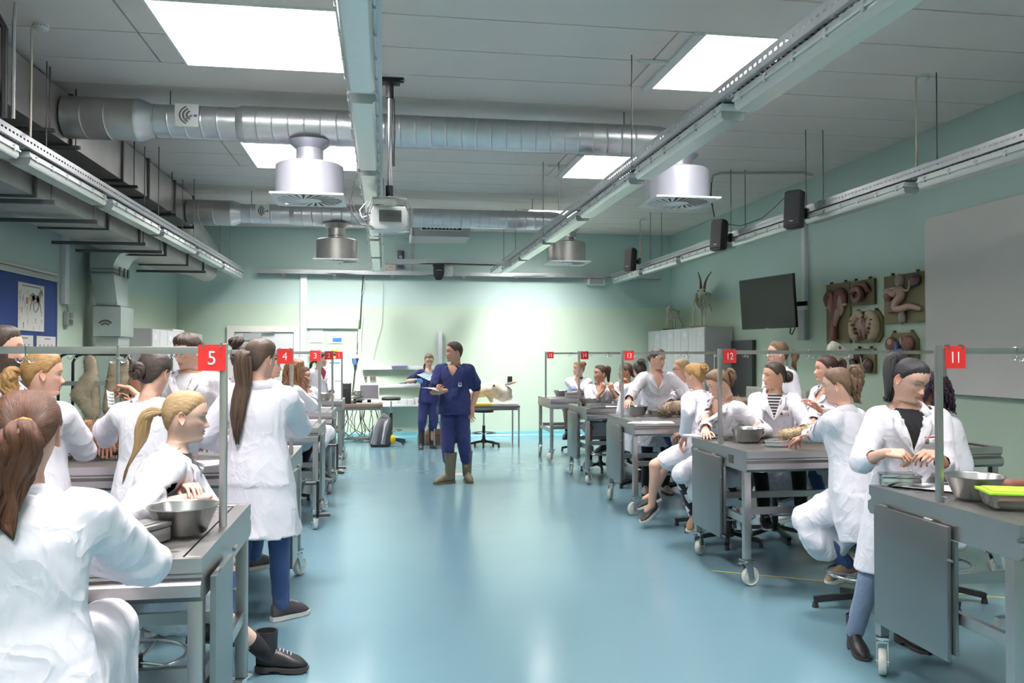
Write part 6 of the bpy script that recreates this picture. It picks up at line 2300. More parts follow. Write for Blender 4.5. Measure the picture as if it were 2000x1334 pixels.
def lid_mesh(top, name, m, lash):
    q = MB()
    r = .0133
    n = 12
    # upper lid from elevation `top` degrees up to 90; lower lid below -22
    for lo, hi in ((top, 88), (-88, -24)):
        el = np.linspace(lo, hi, 5)
        q.loft([[(r * math.cos(R(e)) * math.sin(R(-80 + 160 * i / n)), r * math.cos(R(e)) * math.cos(R(-80 + 160 * i / n)), r * math.sin(R(e))) for i in range(n + 1)] for e in el], caps=False, closed=False)
    q.cur = 1
    e = top
    q.tube([(1.015 * r * math.cos(R(e)) * math.sin(R(-62 + 124 * i / n)), 1.015 * r * math.cos(R(e)) * math.cos(R(-62 + 124 * i / n)), 1.015 * r * math.sin(R(e))) for i in range(n + 1)], .0010, 5)
    return q.mesh(name, [m, lash], smooth=60)


def ear_mesh():
    m = MB()
    n = 18
    prof = [(.35, -.010), (.75, -.008), (1.0, .004), (1.04, .009), (.98, .0125), (.86, .0115), (.76, .007), (.5, .005), (.12, .004)]
    rings = []
    for s, h in prof:
        ring = []
        for i in range(n):
            a = 2 * PI * i / n
            y, z = .0175 * s * math.cos(a), .031 * s * math.sin(a)
            if z < 0:
                y *= 1 + .9 * z / .04
            ring.append((h - (.004 if y > .006 else 0), y - .18 * z, z))
        rings.append(ring)
    m.loft(rings)
    return m


EAR = ear_mesh()


# ---- hands (right hand, palm down, wrist at the origin, fingers along +y, thumb towards -x)
def hand_template(curls, thumb=(-.55, .72, -.25), spread=1.0, vox=.0036):
    mb = MB()
    mb.capsule((0, -.03, 0), (0, .012, 0), .0245, .0245, 12)
    bases = [(-.0285, .088), (-.0095, .093), (.0105, .089), (.0280, .078)]
    lens = [(.043, .026, .021), (.047, .030, .022), (.043, .028, .022), (.034, .021, .019)]
    rad = [.0088, .0090, .0086, .0077]
    for x, y in bases:
        mb.capsule((x * .62, .012, -.001), (x, y, 0), .0150, .0122, 10)
    mb.capsule((-.012, .03, -.006), (.014, .035, -.006), .017, .016, 10)
    for (x, y), ls, r, cu, sp in zip(bases, lens, rad, curls, (-.10, -.02, .05, .13)):
        p = V(x, y, 0)
        a = 0
        for k, (l_, c_) in enumerate(zip(ls, cu)):
            a += R(c_)
            d = V(math.sin(sp * spread) * math.cos(a), math.cos(sp * spread) * math.cos(a), -math.sin(a))
            q = p + d * l_
            mb.capsule(p, q, r * (1 - .10 * k), r * (1 - .10 * (k + 1)), 10)
            p = q
    td = unit(V(*thumb))
    p = V(-.020, .024, -.008)
    q = p + td * .040
    mb.capsule(p, q, .0155, .0118, 10)
    t2 = unit(td + V(.28, .22, -.12))
    q2 = q + t2 * .031
    mb.capsule(q, q2, .0108, .0096, 10)
    t3 = unit(t2 + V(.25, .18, -.12))
    mb.capsule(q2, q2 + t3 * .023, .0096, .0078, 10)
    v, f, _ = remesh(mb, vox, 2)
    keep = v[:, 1] > -.004
    ff = [tuple(q) for q in f if keep[list(q)].all()]
    v, ff, _ = compact(v, ff)
    return v, ff


HANDS = {
    'relaxed': hand_template([(22, 28, 18), (28, 32, 20), (32, 34, 20), (36, 34, 20)]),
    'flat': hand_template([(6, 8, 6), (5, 8, 6), (6, 9, 6), (8, 10, 6)], thumb=(-.75, .62, -.12)),
    'grip': hand_template([(50, 62, 38), (58, 66, 40), (62, 66, 40), (64, 66, 40)], thumb=(-.42, .72, -.55)),
    'pinch': hand_template([(42, 42, 22), (46, 50, 28), (50, 56, 30), (52, 58, 30)], thumb=(-.36, .86, -.36)),
}


def loop_of(f, v, ctr=None, rad=None):
    """largest boundary loop near ctr"""
    cnt = {}
    for q in f:
        for i in range(len(q)):
            a, b = int(q[i]), int(q[(i + 1) % len(q)])
            k = (a, b) if a < b else (b, a)
            cnt[k] = cnt.get(k, 0) + 1
    nb = {}
    for (a, b), c in cnt.items():
        if c == 1 and (ctr is None or (np.linalg.norm(v[a] - ctr) < rad and np.linalg.norm(v[b] - ctr) < rad)):
            nb.setdefault(a, []).append(b)
            nb.setdefault(b, []).append(a)
    best, seen = [], set()
    for s in nb:
        if s in seen:
            continue
        lp, cur, prev = [s], s, None
        seen.add(s)
        while True:
            nx = [x for x in nb[cur] if x != prev and x not in seen]
            if not nx:
                break
            prev, cur = cur, nx[0]
            seen.add(cur)
            lp.append(cur)
        if len(lp) > len(best):
            best = lp
    return best


def bridge(v, la, lb, axis):
    """triangles between two loops, matched by angle about the axis"""
    if len(la) < 3 or len(lb) < 3:
        return []
    ex, ey, _ = frame_of(axis)

    def prep(l):
        c = v[l].mean(0)
        a = np.arctan2((v[l] - c) @ ey, (v[l] - c) @ ex)
        area = np.sum(np.diff(np.unwrap(np.append(a, a[0]))))
        if area < 0:
            l, a = l[::-1], a[::-1]
        k = int(np.argmin(a))
        l = l[k:] + l[:k]
        a = np.unwrap(np.concatenate([a[k:], a[:k]]))
        return l, np.maximum.accumulate(a)
    la, aa = prep(list(la))
    lb, ab = prep(list(lb))
    la2, lb2 = la + [la[0]], lb + [lb[0]]
    aa, ab = np.append(aa, aa[0] + 2 * PI), np.append(ab, ab[0] + 2 * PI)
    i = j = 0
    out = []
    while i < len(la) or j < len(lb):
        if j >= len(lb) or (i < len(la) and aa[i + 1] <= ab[j + 1]):
            out.append((la2[i], la2[i + 1], lb2[j]))
            i += 1
        else:
            out.append((la2[i], lb2[j + 1], lb2[j]))
            j += 1
    return out


# ---- shoes
def shoe_parts(kind):
    """(name, mesh builder, material) with the ankle axis at the origin, toe along +y, sole at z=0"""
    def ring(y, hw, z0, z1, n=14):
        zc, hh = (z0 + z1) / 2, (z1 - z0) / 2
        out = []
        for i in range(n):
            a = 2 * PI * i / n
            c, s = math.cos(a), math.sin(a)
            out.append((hw * math.copysign(abs(c) ** .7, c) * (1 - .25 * max(0, s)), y, zc + hh * math.copysign(abs(s) ** .75, s)))
        return out
    up, so = MB(), MB()
    hs = {'heelboot': .055, 'boot': .032}.get(kind, .026)
    hf = {'heelboot': .018, 'boot': .022}.get(kind, .022)
    zt = [(.0, .075), (.25, .088), (.5, .082), (.68, .064), (.85, .046), (1.0, .012)]
    ys = np.linspace(-.062, .188, 12)
    rings = []
    for y in ys:
        u = (y + .062) / .25
        z0 = hs + (hf - hs) * min(1, u / .55)
        hw = np.interp(u, [0, .06, .2, .45, .7, .88, 1], [.018, .029, .034, .034, .043, .038, .012])
        top = z0 + np.interp(u, [a for a, _ in zt], [b for _, b in zt]) * (.62 if kind == 'flat' and u > .2 else 1)
        rings.append(ring(y, hw, z0 - .004, top))
    up.loft(rings)
    if kind in ('boot', 'heelboot', 'wellington'):
        ht = {'boot': .20, 'heelboot': .20, 'wellington': .33}[kind]
        rr = {'boot': (.045, .047, .05), 'heelboot': (.043, .043, .048), 'wellington': (.05, .056, .066)}[kind]
        o = []
        for z, r, dy in ((hs + .02, .040, -.012), (hs + .06, rr[0], -.010), (.5 * ht + .05, rr[1], -.012), (ht, rr[2], -.014), (ht, rr[2] - .006, -.014), (ht - .05, rr[2] - .012, -.014)):
            o.append([(r * math.cos(2 * PI * i / 16), dy + 1.12 * r * math.sin(2 * PI * i / 16), z) for i in range(16)])
        up.loft(o)
    rings = []
    for y in np.linspace(-.066, .193, 10):
        u = (y + .066) / .259
        hw = np.interp(u, [0, .06, .2, .45, .7, .88, 1], [.022, .033, .037, .036, .046, .042, .016])
        z1 = hs + (hf - hs) * min(1, u / .55)
        z0 = 0 if kind not in ('heelboot', 'boot') or u < .27 or u > .5 else max(0, z1 - .014)
        if u > .9:
            z0 += .006
        rings.append([(sx * hw, y, z) for sx, z in ((-1, z0), (1, z0), (1, z1), (-1, z1))])
    so.loft(rings)
    return up, so


_shoe = {}


def shoe_mesh(kind, m, ms):
    k = (kind, m.name)
    tall = kind == 'wellington' and m.name.startswith('black')
    if k not in _shoe:
        a, b = shoe_parts(kind)
        if tall:
            a.v = [(x, y, z * 1.28 if z > .14 else z) for x, y, z in a.v]
        o = a.mesh('shoe', m, smooth=60)
        if kind in ('sneaker', 'boot'):
            lc = MB()
            for q in range(5):
                y = .035 + q * .018
                z = {'sneaker': .026, 'boot': .028}[kind] + np.interp((y + .062) / .25, [0, .25, .5, .68, .85], [.075, .088, .082, .064, .046]) - .001
                lc.tube([(-.02, y - .004, z - .006), (0, y, z), (.02, y + .004, z - .006)], .0022, 5)
            lac = lc.mesh('laces', shoe_wht if m in (shoe_blk, shoe_gry, shoe_wht) else shoe_bge)
        else:
            lac = None
        _shoe[k] = (o, b.mesh('sole', ms, smooth=35), lac)
    return _shoe[k]


# ---- the figure
def two_bone(a, t, l1, l2, pole):
    a, t = V(*a), V(*t)
    d = t - a
    L_ = np.linalg.norm(d)
    mx = (l1 + l2) * .998
    if L_ > mx:
        t = a + d / L_ * mx
        L_ = mx
    L_ = max(L_, abs(l1 - l2) + .02)
    dn = unit(t - a)
    x = (l1 * l1 - l2 * l2 + L_ * L_) / (2 * L_)
    h = math.sqrt(max(0, l1 * l1 - x * x))
    p = V(*pole)
    p = unit(p - dn * (p @ dn))
    return a + dn * x + p * h, t


def ell_ring(c, ax, ay, rx, ry, n=22, pw=.9):
    out = []
    for i in range(n):
        a = 2 * PI * i / n
        ca, sa = math.cos(a), math.sin(a)
        out.append(c + ax * rx * math.copysign(abs(ca) ** pw, ca) + ay * ry * math.copysign(abs(sa) ** pw, sa))
    return out


BODY_T = [(-.10, .145, .10), (-.04, .165, .115), (.03, .160, .112), (.12, .138, .100), (.20, .122, .092), (.28, .130, .102), (.36, .140, .108), (.42, .142, .098), (.465, .125, .082), (.495, .085, .066), (.52, .052, .054)]
COAT_T = [(-.06, .205, .160), (.02, .198, .152), (.12, .178, .138), (.20, .163, .130), (.28, .166, .138), (.36, .172, .140), (.42, .172, .124), (.462, .152, .102), (.492, .104, .082), (.514, .074, .072)]
SCRUB_T = [(-.10, .200, .150), (.02, .192, .142), (.12, .172, .128), (.20, .160, .120), (.28, .165, .126), (.36, .175, .128), (.42, .178, .116), (.465, .155, .098), (.492, .104, .078), (.506, .080, .070)]
SEQ = [0]


def person(label, head, Y, face, pose='stand', H=1.68, lean=0.0, side=0.0, twist=0.0, look=(0, 0, 0), R_=None, L_=None, feet=None, sex='f', skin='fair',
           hair=('brown', 'pony'), top='coat', sleeves='long', neck=None, vdepth=.17, trousers=None, shoes=('sneaker', shoe_gry, sole_w), hem=.52, drape=.26, knees=None,
           eye='brown', lid=14, smile=0.0, near=False, glasses=False, badge=None, beard=False, spread=.10, lab_open=True, rootdz=0.0, who=None):
    SEQ[0] += 1
    seed = SEQ[0]
    Hc = atY(*head, Y) if len(head) == 2 else V(*head)
    fa = R(face)
    f = V(math.sin(fa), math.cos(fa), 0)
    r = V(math.cos(fa), -math.sin(fa), 0)
    up = V(0, 0, 1)
    la, sa_ = R(lean), R(side)
    S = unit(up * math.cos(la) + f * math.sin(la) + r * math.sin(sa_))
    tw = R(twist)
    rs = r * math.cos(tw) - f * math.sin(tw)
    rs = unit(rs - S * (rs @ S))
    cf = np.cross(S, rs)  # chest forward: right x forward = up, so forward = up x right
    nd = unit(up * .93 + f * .22 + S * .5)
    off = lambda s: S * .505 * s + nd * .150 * s
    if pose == 'stand':
        s = Hc[2] / (.93 + off(1.0)[2])
        s = min(max(s, .90), 1.12)
    else:
        s = H / 1.70
    P = Hc - off(s)
    C7 = P + S * .505 * s
    leg1, leg2 = .43 * s, .415 * s
    base = V(P[0], P[1], 0)
    t = thing('person', label, 'person', tuple(base), 0, 'students in white lab coats' if top == 'coat' else 'teachers in blue scrubs')

    def put(name, v, fc, m, attrs=None, parent=t, smooth=True):
        return obj(name, mesh_from(name, np.asarray(v) - base, fc, m, smooth, attrs), parent)
    sh_w = (.160 if sex == 'f' else .182) * s
    shR, shL = P + S * .435 * s + rs * sh_w, P + S * .435 * s - rs * sh_w
    l1, l2 = .285 * s, .255 * s
    arms = {}
    for sg, sh, spec in ((1, shR, R_), (-1, shL, L_)):
        spec = dict(spec or {})
        if 'w' in spec:
            wt = V(*spec['w'])
        elif 'pz' in spec:
            wt = atZ(*spec['pz'])
        elif 'px' in spec:
            wt = atY(spec['px'][0], spec['px'][1], spec['px'][2])
        else:
            wt = sh + V(0, 0, -.515 * s) + rs * sg * .07 + f * spec.get('fw', .06)
        pole = V(*spec['pole']) if 'pole' in spec else (-f * .55 - up * .6 + rs * sg * .55)
        el, wt = two_bone(sh, wt, l1, l2, pole)
        fd = unit(unit(spec['fd']) + .55 * unit(wt - el)) if 'fd' in spec else unit(unit(wt - el) * 1.0 + up * (-.05))
        pn = unit(spec['pn']) if 'pn' in spec else ((-rs * sg) if not ({'w', 'px', 'pz'} & set(spec)) else V(0, 0, -1))
        arms[sg] = (sh, el, wt, fd, pn, spec.get('pose', 'relaxed'), spec.get('glove', False))
    hips = {1: P + r * .088 * s - up * .02, -1: P - r * .088 * s - up * .02}
    legs = {}
    for i, sg in enumerate((1, -1)):
        hp = hips[sg]
        if pose == 'stand':
            ft = V(*(feet[i][:2]), 0) if feet else V(hp[0], hp[1], 0) + r * sg * .03 + f * (.02 if sg > 0 else -.03)
            fdir = unit(V(*feet[i][2:4], 0)) if feet and len(feet[i]) >= 4 else unit(f + r * sg * .2)
            fz = feet[i][4] if feet and len(feet[i]) > 4 else 0.0
            an = ft + V(0, 0, .085 + fz)
            kn, an = two_bone(hp, an, leg1, leg2, f + r * sg * .15)
            pitch = feet[i][5] if feet and len(feet[i]) > 5 else 0
            legs[sg] = (hp, kn, an, fdir, pitch)
        else:
            if feet:
                ft = V(feet[i][0], feet[i][1], feet[i][2])
                fdir = unit(V(*feet[i][3:5], 0)) if len(feet[i]) >= 5 else f
                pitch = feet[i][5] if len(feet[i]) > 5 else 0
            else:
                kd = f * math.cos(.22) + r * sg * math.sin(.22)
                ft = hp + kd * (leg1 * .92)
                ft = V(ft[0], ft[1], max(.265, P[2] - .10 - leg2)) - f * .10
                fdir, pitch = unit(f + r * sg * .3), 12
            an = ft + V(0, 0, .085)
            kp = knees[i] if knees else (up * .8 + f * .9 + r * sg * spread * 2)
            kn, an = two_bone(hp, an, leg1, leg2, kp)
            legs[sg] = (hp, kn, an, fdir, pitch)
    # head frame (world yaw)
    ly, lp, lr = R(look[0]), R(look[1]), R(look[2] if len(look) > 2 else 0)
    hf = V(math.sin(ly) * math.cos(lp), math.cos(ly) * math.cos(lp), math.sin(lp))
    hr = V(math.cos(ly), -math.sin(ly), 0)
    hu = np.cross(hr, hf)
    hr, hu = hr * math.cos(lr) - hu * math.sin(lr), hu * math.cos(lr) + hr * math.sin(lr)
    hs = (.97 if sex == 'f' else 1.03) * (.55 + .45 * s)
    HM = np.stack([hr, hf, hu], 1) * hs
    tw_ = lambda p: Hc + np.asarray(p) @ HM.T
    # ------- body: torso, arms and legs as one skin, head and hands joined on
    vox = .0105 if near else .0125
    mb = MB()
    sc = (.97 if sex == 'f' else 1.06)
    mb.loft([ell_ring(P + S * h * s, rs if h > .2 else r, cf if h > .2 else f, a * s * sc * .96, b * s * .96) for h, a, b in BODY_T])
    neck_top = tw_(V(0, -.022, -.118))
    nk = unit(neck_top - C7)
    mb.capsule(C7 - nk * .03, neck_top + nk * .03, .053 * s, .050 * s, 18)
    for sg, (sh, el, wt, fd, pn, ps, gl) in arms.items():
        k = 1.0 if sex == 'f' else 1.14
        mb.capsule(P + S * .45 * s + rs * sg * .05, sh, .05 * s, .052 * s * k, 12)
        mb.capsule(sh, el, .048 * s * k, .038 * s * k, 12)
        mb.capsule(el, el + (wt - el) * .35, .037 * s * k, .039 * s * k, 12)
        mb.capsule(el + (wt - el) * .3, wt + unit(wt - el) * .02, .039 * s * k, .0245 * s * k, 12)
    for sg, (hp, kn, an, fdir, pt) in legs.items():
        mb.capsule(hp + up * .03, kn, .084 * s, .056 * s, 14)
        cm = kn + (an - kn) * .3 - unit(f) * .012
        cr = .040 if shoes[0] == 'wellington' else .053
        mb.capsule(kn, cm, .052 * s, cr * s, 14)
        mb.capsule(cm, an, cr * s, .034 * s, 14)
        mb.capsule(an, an - up * .04 + fdir * .08, .033 * s, .024 * s, 10)
    v, fc, _ = remesh(mb, vox, 3)
    keep = np.ones(len(v), bool)
    ncut = neck_top - nk * .018
    dv = v - ncut
    keep &= ~(((dv @ nk) > 0) & (np.linalg.norm(dv, axis=1) < .15))
    for sg, (sh, el, wt, fd, pn, ps, gl) in arms.items():
        ad = unit(wt - el)
        dv = v - wt
        keep &= ~(((dv @ ad) > -.024) & (np.linalg.norm(dv, axis=1) < .075))
    fcl = [tuple(q) for q in fc if keep[q].all()]
    v, fcl, _ = compact(v, fcl)
    skc = np.array(SKIN[skin])
    col = np.tile(skc, (len(v), 1)) * np.array((1.0, .97, .96))
    bc = {'blond': (.30, .18, .09), 'honey': (.26, .14, .06), 'ginger': (.28, .13, .06)}.get(hair[0], (.05, .03, .02))
    hv, hfc, hcol, nu = head_grid(60 if near else 44, 62 if near else 44, sex == 'm', bc, SKIN[skin], smile)
    hw = tw_(hv)
    o1 = len(v)
    nring = list(range(o1 + len(hv) - nu, o1 + len(hv)))
    v = np.concatenate([v, hw])
    col = np.concatenate([col, hcol])
    lb = loop_of(fcl, v, ncut, .12)
    fcl += [tuple(o1 + i for i in q) for q in hfc]
    fcl += bridge(v, nring, lb, nk)
    gloves = []
    for sg, (sh, el, wt, fd, pn, ps, gl) in arms.items():
        tv, tf = HANDS[ps]
        hv2 = tv * np.array((sg, 1, 1)) * s * (1.0 if sex == 'f' else 1.1)
        zax = -unit(pn - fd * (pn @ fd))
        xax = np.cross(fd, zax)
        HMh = np.stack([xax, fd, zax], 1)
        wv = wt + hv2 @ HMh.T
        if gl:
            gloves.append((wv, tf))
        o2 = len(v)
        la_ = loop_of(fcl, v, wt - unit(wt - el) * .02, .055)
        v = np.concatenate([v, wv])
        col = np.concatenate([col, np.tile(skc * np.array((1.0, .90, .88)), (len(wv), 1))])
        lh = loop_of(tf, tv)
        fcl += [tuple(o2 + i for i in q) for q in tf]
        fcl += bridge(v, [o2 + i for i in lh], la_, unit(wt - el))
    bm = bmesh.new()
    me = mesh_from('body', v - base, fcl, skin_m, True, {'col': ('FLOAT_COLOR', col)})
    bm.from_mesh(me)
    bmesh.ops.recalc_face_normals(bm, faces=bm.faces)
    bm.to_mesh(me)
    bm.free()
    body = obj('body', me, t)
    for wv, tf in gloves:
        c = wv.mean(0)
        put('glove', c + (wv - c) * 1.07, tf, blue_glove)
    # ------- eyes, lids, ears
    hm4 = Matrix([[*HM[0], 0], [*HM[1], 0], [*HM[2], 0], [0, 0, 0, 1]])
    lidm = lid_mesh(lid, 'eyelid', mat('lid_' + skin, tuple(c * .86 for c in SKIN[skin]), .5), lash_m)
    for sx in (-1, 1):
        dd = np.hypot(hv[:, 0] - sx * .0315, hv[:, 2] - .0125) + 10 * (hv[:, 1] < .03)
        ys = hv[np.argmin(dd), 1]
        ec = V(sx * .0312, ys - .0078, .0125)
        eo = obj('eye', EYES[eye], t)
        eo.matrix_local = Matrix.Translation(tuple(tw_(ec) - base)) @ hm4 @ Matrix.Rotation(R(-14) if lid < 5 else 0, 4, 'X')
        lo = obj('eyelid', lidm, t)
        lo.matrix_local = Matrix.Translation(tuple(tw_(ec) - base)) @ hm4
        ev = np.array(EAR.v) * np.array((sx, 1, 1)) + np.array((sx * .0735, -.012, .004))
        evw = tw_(ev)
        put('ear', evw, EAR.f, skin_m, {'col': ('FLOAT_COLOR', np.tile(skc * np.array((1, .88, .86)), (len(ev), 1)))})
    if glasses:
        gm = MB()
        for sx in (-1, 1):
            gm.tube([tuple(tw_(V(sx * .033 + .022 * math.cos(a), .098, .010 + .018 * math.sin(a)))) for a in np.linspace(0, 2 * PI, 17)], .0013, 5)
            gm.tube([tuple(tw_(V(sx * .055, .096, .014))), tuple(tw_(V(sx * .080, .02, .015)))], .0015, 5)
        put('glasses', np.array(gm.v), gm.f, lash_m)
    # ------- hair
    hm_, style = HAIR[hair[0]], hair[1]
    opt = hair[2] if len(hair) > 2 else {}
    tie = {'pony': (0, -.108, .035), 'highpony': (0, -.075, .100), 'lowpony': (0, -.100, -.025), 'topbun': (0, -.045, .125), 'bun': (0, -.105, .035), 'lowbun': (0, -.100, -.02), 'short': (0, -.03, .13), 'curly': (0, -.03, .13), 'sidetail': (.045, -.07, -.045)}[style]
    tie = opt.get('tie', tie)
    thick = opt.get('thick', {'short': .017, 'curly': .020}.get(style, .0105))
    cv, cfc, cst = hair_cap(84 if near else 60, 52 if near else 38, thick, tie, seed, opt.get('lump', .0016 if style != 'short' else .003), opt.get('low', 0))
    if style in ('short', 'curly'):
        cv = cv + (cv - V(0, -.018, .02)) / .1 * (waves(cv, seed, 160 if style == 'short' else 120, 5, False) * (.0042 if style == 'short' else .008) * np.clip((cst[:, 2] > -99), 0, 1))[:, None] * np.clip((cv[:, 2] - hairline(np.arctan2(cv[:, 0], cv[:, 1] + .018))) / .04, 0, 1)[:, None]
    parts = [compact(cv, cfc, cst)]
    parts = [(parts[0][0], parts[0][1], parts[0][2][0])]
    T = V(*tie)
    tdir = unit(T - V(0, -.018, .02))
    To = T + tdir * (thick * .8)
    inv = np.linalg.inv(HM)
    gdir = inv @ V(0, 0, -1) * hs  # gravity in head space
    gdir = unit(gdir)
    ln = opt.get('len', .30)
    if style in ('pony', 'highpony', 'lowpony', 'sidetail'):
        out_ = opt.get('out', .055)
        sw = V(*opt.get('sway', (0, 0, 0)))
        p1 = To + tdir * out_ * .6 + (V(0, 0, .012) if style == 'highpony' else 0)
        p2 = To + tdir * out_ + gdir * .045 + sw * .2
        path = [To - tdir * .012, p1, p2, p2 + gdir * ln * .45 + sw * .6 - tdir * .012, p2 + gdir * ln + sw]
        rr = opt.get('r', .030)
        parts.append(strands(path, [.013, rr * .8, rr, rr * 1.02, rr * .75, rr * .32], opt.get('n', 46 if near else 26), opt.get('wave', .004), opt.get('freq', 2.2), seed, 18 if near else 13, flat=opt.get('flat', .75)))
        ring = [To + .0145 * (frame_of(tdir)[0] * math.cos(a) + frame_of(tdir)[1] * math.sin(a)) for a in np.linspace(0, 2 * PI, 13)]
        tm = MB().tube([tuple(tw_(p)) for p in ring], .005 if not opt.get('scrunchie') else .013, 7)
        if opt.get('scrunchie'):
            vv = np.array(tm.v)
            c = vv.mean(0)
            vv = c + (vv - c) * (1.35 + .22 * waves(vv, 5, 260, 4, False))[:, None]
            tm.v = [tuple(p) for p in vv]
        put('hair_tie', np.array(tm.v), tm.f, scrunchie_m if opt.get('scrunchie') else black_rubber)
    elif style in ('topbun', 'bun', 'lowbun'):
        rb = opt.get('r', .036)
        cen = To + tdir * rb * .55
        ax, ay, az = frame_of(tdir)
        for j in range(9):
            ph = 2 * PI * j / 9
            pts = []
            for u in np.linspace(0, 1, 10):
                a = ph + u * 2.6
                rad = rb * (.95 * math.sin(PI * (.12 + .8 * u)))
                pts.append(cen + (ax * math.cos(a) + ay * math.sin(a)) * rad + az * rb * (.75 - 1.45 * u) * (-1))
            parts.append(strands(pts, [rb * .35, rb * .62, rb * .62, rb * .35], 4, .002, 1.5, seed + j, 10, taper=.8))
    elif style == 'curly':
        rg = np.random.RandomState(seed)
        for j in range(opt.get('n', 46)):
            ph = rg.uniform(1.1, PI) * rg.choice([-1, 1])
            st_ = V(.075 * math.sin(ph), -.018 + .08 * math.cos(ph), rg.uniform(-.03, .09))
            d0 = unit(st_ - V(0, -.018, .02))
            p1 = st_ + d0 * .035
            parts.append(strands([st_, p1, p1 + gdir * ln * .5 + d0 * .02, p1 + gdir * ln + d0 * .012], [.011, .014, .013, .007], 3, .010, 3.5, seed * 31 + j, 16))
    if opt.get('fringe'):
        for sx in (-1, 1):
            for k in range(3):
                parts.append(strands([V(sx * .03, .075, .095), V(sx * (.066 + .003 * k), .066 - .012 * k, .05), V(sx * (.076 + .002 * k), .045 - .012 * k, -.01), V(sx * .074, .035 - .012 * k, -.06)], [.003, .005, .004, .0015], 4, .003, 1.4, seed + k + sx, 10))
    vv, ff, ss = join_parts(parts)
    hair_v, hair_f, hair_s = tw_(vv), ff, ss
    if beard:
        bv, bf, _ = (hv, hfc, None)
        m_ = np.clip((-.030 - hv[:, 2] + .25 * np.clip(.06 - hv[:, 1], -1, .06) * 0) / .02, 0, 1) * (hv[:, 1] > -.004) * (hv[:, 2] > -.108)
        m_ *= ~((np.abs(hv[:, 0]) < .022) & (np.abs(hv[:, 2] + .0585) < .009))
        m_ *= np.where((np.abs(hv[:, 0]) < .03) & (hv[:, 2] > -.044), 0, 1)
        side_ = (np.abs(hv[:, 0]) > .055) & (hv[:, 1] < .035) & (hv[:, 2] < .02) & (hv[:, 2] > -.1) & (hv[:, 1] > -.002)
        m_ = np.maximum(m_, side_ * 1.0)
        dr = hv - V(0, 0, -.03)
        dr /= np.linalg.norm(dr, axis=1)[:, None]
        p = hv + dr * (.0075 * m_ - .001)[:, None]
        kf = [q for q in hfc if m_[list(q)].max() > .3]
        p2, kf2, (st2,) = compact(p, kf, np.stack([hv[:, 0] * 60, hv[:, 2] * 60, hv[:, 1] * 20], 1))
        put('beard', tw_(p2), kf2, hm_, {'st': ('FLOAT_VECTOR', st2)})
    # ------- trousers, shoes
    if trousers is not None:
        mb = MB()
        cuff = .10 if shoes[0] not in ('wellington',) else (.37 if shoes[1].name.startswith('black') else .29)
        for sg, (hp, kn, an, fdir, pt) in legs.items():
            wide = 1.0 if top == 'coat' else 1.32
            mb.capsule(hp + up * (.05 if pose == 'stand' else .0), kn, (.098 if pose == 'stand' else .086) * s, .068 * s * wide, 14)
            q = an + unit(kn - an) * (cuff - .085)
            mb.capsule(kn, q, .069 * s * wide, .054 * s * wide, 14)
        mb.sphere(P - up * .01, .12 * s, 14, 8, (1.25, 1.0, .95))
        tv, tf, tn = remesh(mb, .013, 3)
        tv = tv + tn * (.0055 * (1.6 if top != 'coat' else 1) * waves(tv, seed + 50, 20, 6))[:, None]
        put('trousers', tv, tf, trousers)
    for sg, (hp, kn, an, fdir, pt) in legs.items():
        sm_, sole_, lac = shoe_mesh(*shoes)
        M = Matrix.Translation(tuple(an - up * .085 - base)) @ Matrix.Translation((0, 0, .085)) @ Matrix.Rotation(math.atan2(-fdir[0], fdir[1]), 4, 'Z') @ Matrix.Rotation(R(-pt), 4, 'X') @ Matrix.Translation((0, 0, -.085)) @ Matrix.Diagonal((s * (1 if sex == 'f' else 1.12),) * 3 + (1,))
        so_ = obj('shoe', sm_, t)
        so_.matrix_local = M
        obj('sole', sole_, so_)
        if lac:
            obj('laces', lac, so_)
        if trousers is None and shoes[0] in ('sneaker', 'boot'):
            sk_ = MB().cyl(tuple(an - up * .01), tuple(an + unit(kn - an) * (.055 if shoes[0] == 'sneaker' else .16)), .040 * s, .043 * s, 14)
            put('sock', np.array(sk_.v), sk_.f, black_c)
    # ------- coat or scrub top
    mb = MB()
    tab = COAT_T if top == 'coat' else SCRUB_T
    fs_ = .98 if sex == 'f' else 1.10
    rings = [ell_ring(P + S * h * s, rs if h > .2 else r, cf if h > .2 else f, a * s * fs_, b * s * (1.0 if sex == 'f' else 1.04), 26) for h, a, b in tab]
    mb.loft(rings)
    fold_dir = None
    if top == 'coat' and pose == 'stand':
        hz = hem
        zt_ = P[2] + .02
        mid = (legs[1][1] + legs[-1][1]) / 2
        rr_ = []
        for u in np.linspace(0, 1, 6):
            z = zt_ + (hz - zt_) * u
            c = V(P[0], P[1], z) + (V(mid[0], mid[1], z) - V(P[0], P[1], z)) * u * .6
            rr_.append(ell_ring(c, r, f, (.198 + .055 * u) * s * fs_, (.152 + .045 * u) * s, 26))
        mb.loft(rr_[::-1])
    elif top == 'coat':
        for sg, (hp, kn, an, fdir, pt) in legs.items():
            mb.capsule(hp, hp + (kn - hp) * (.96 if trousers is not None else .70), .118 * s, .098 * s, 16)
        ka, kb = legs[1][1], legs[-1][1]
        rr_ = []
        for u, dk in (((.0, .9), (.3, 1.0), (.6, 1.0), (.86, .85), (.97, .45)) if trousers is not None else ((.0, .9), (.3, 1.0), (.55, .8), (.72, .45))):
            pa, pb = hips[1] + (ka - hips[1]) * u, hips[-1] + (kb - hips[-1]) * u
            c = (pa + pb) / 2
            hw_ = np.linalg.norm(pa - pb) / 2 + (.125 - .02 * u) * s
            ax_ = unit(pa - pb)
            zt2, zb2 = .098 * s - .02 * u * s, -.05 * s - drape * dk
            cc = c + up * (zt2 + zb2) / 2
            rg_ = ell_ring(cc, ax_, up, hw_, (zt2 - zb2) / 2, 26, .62)
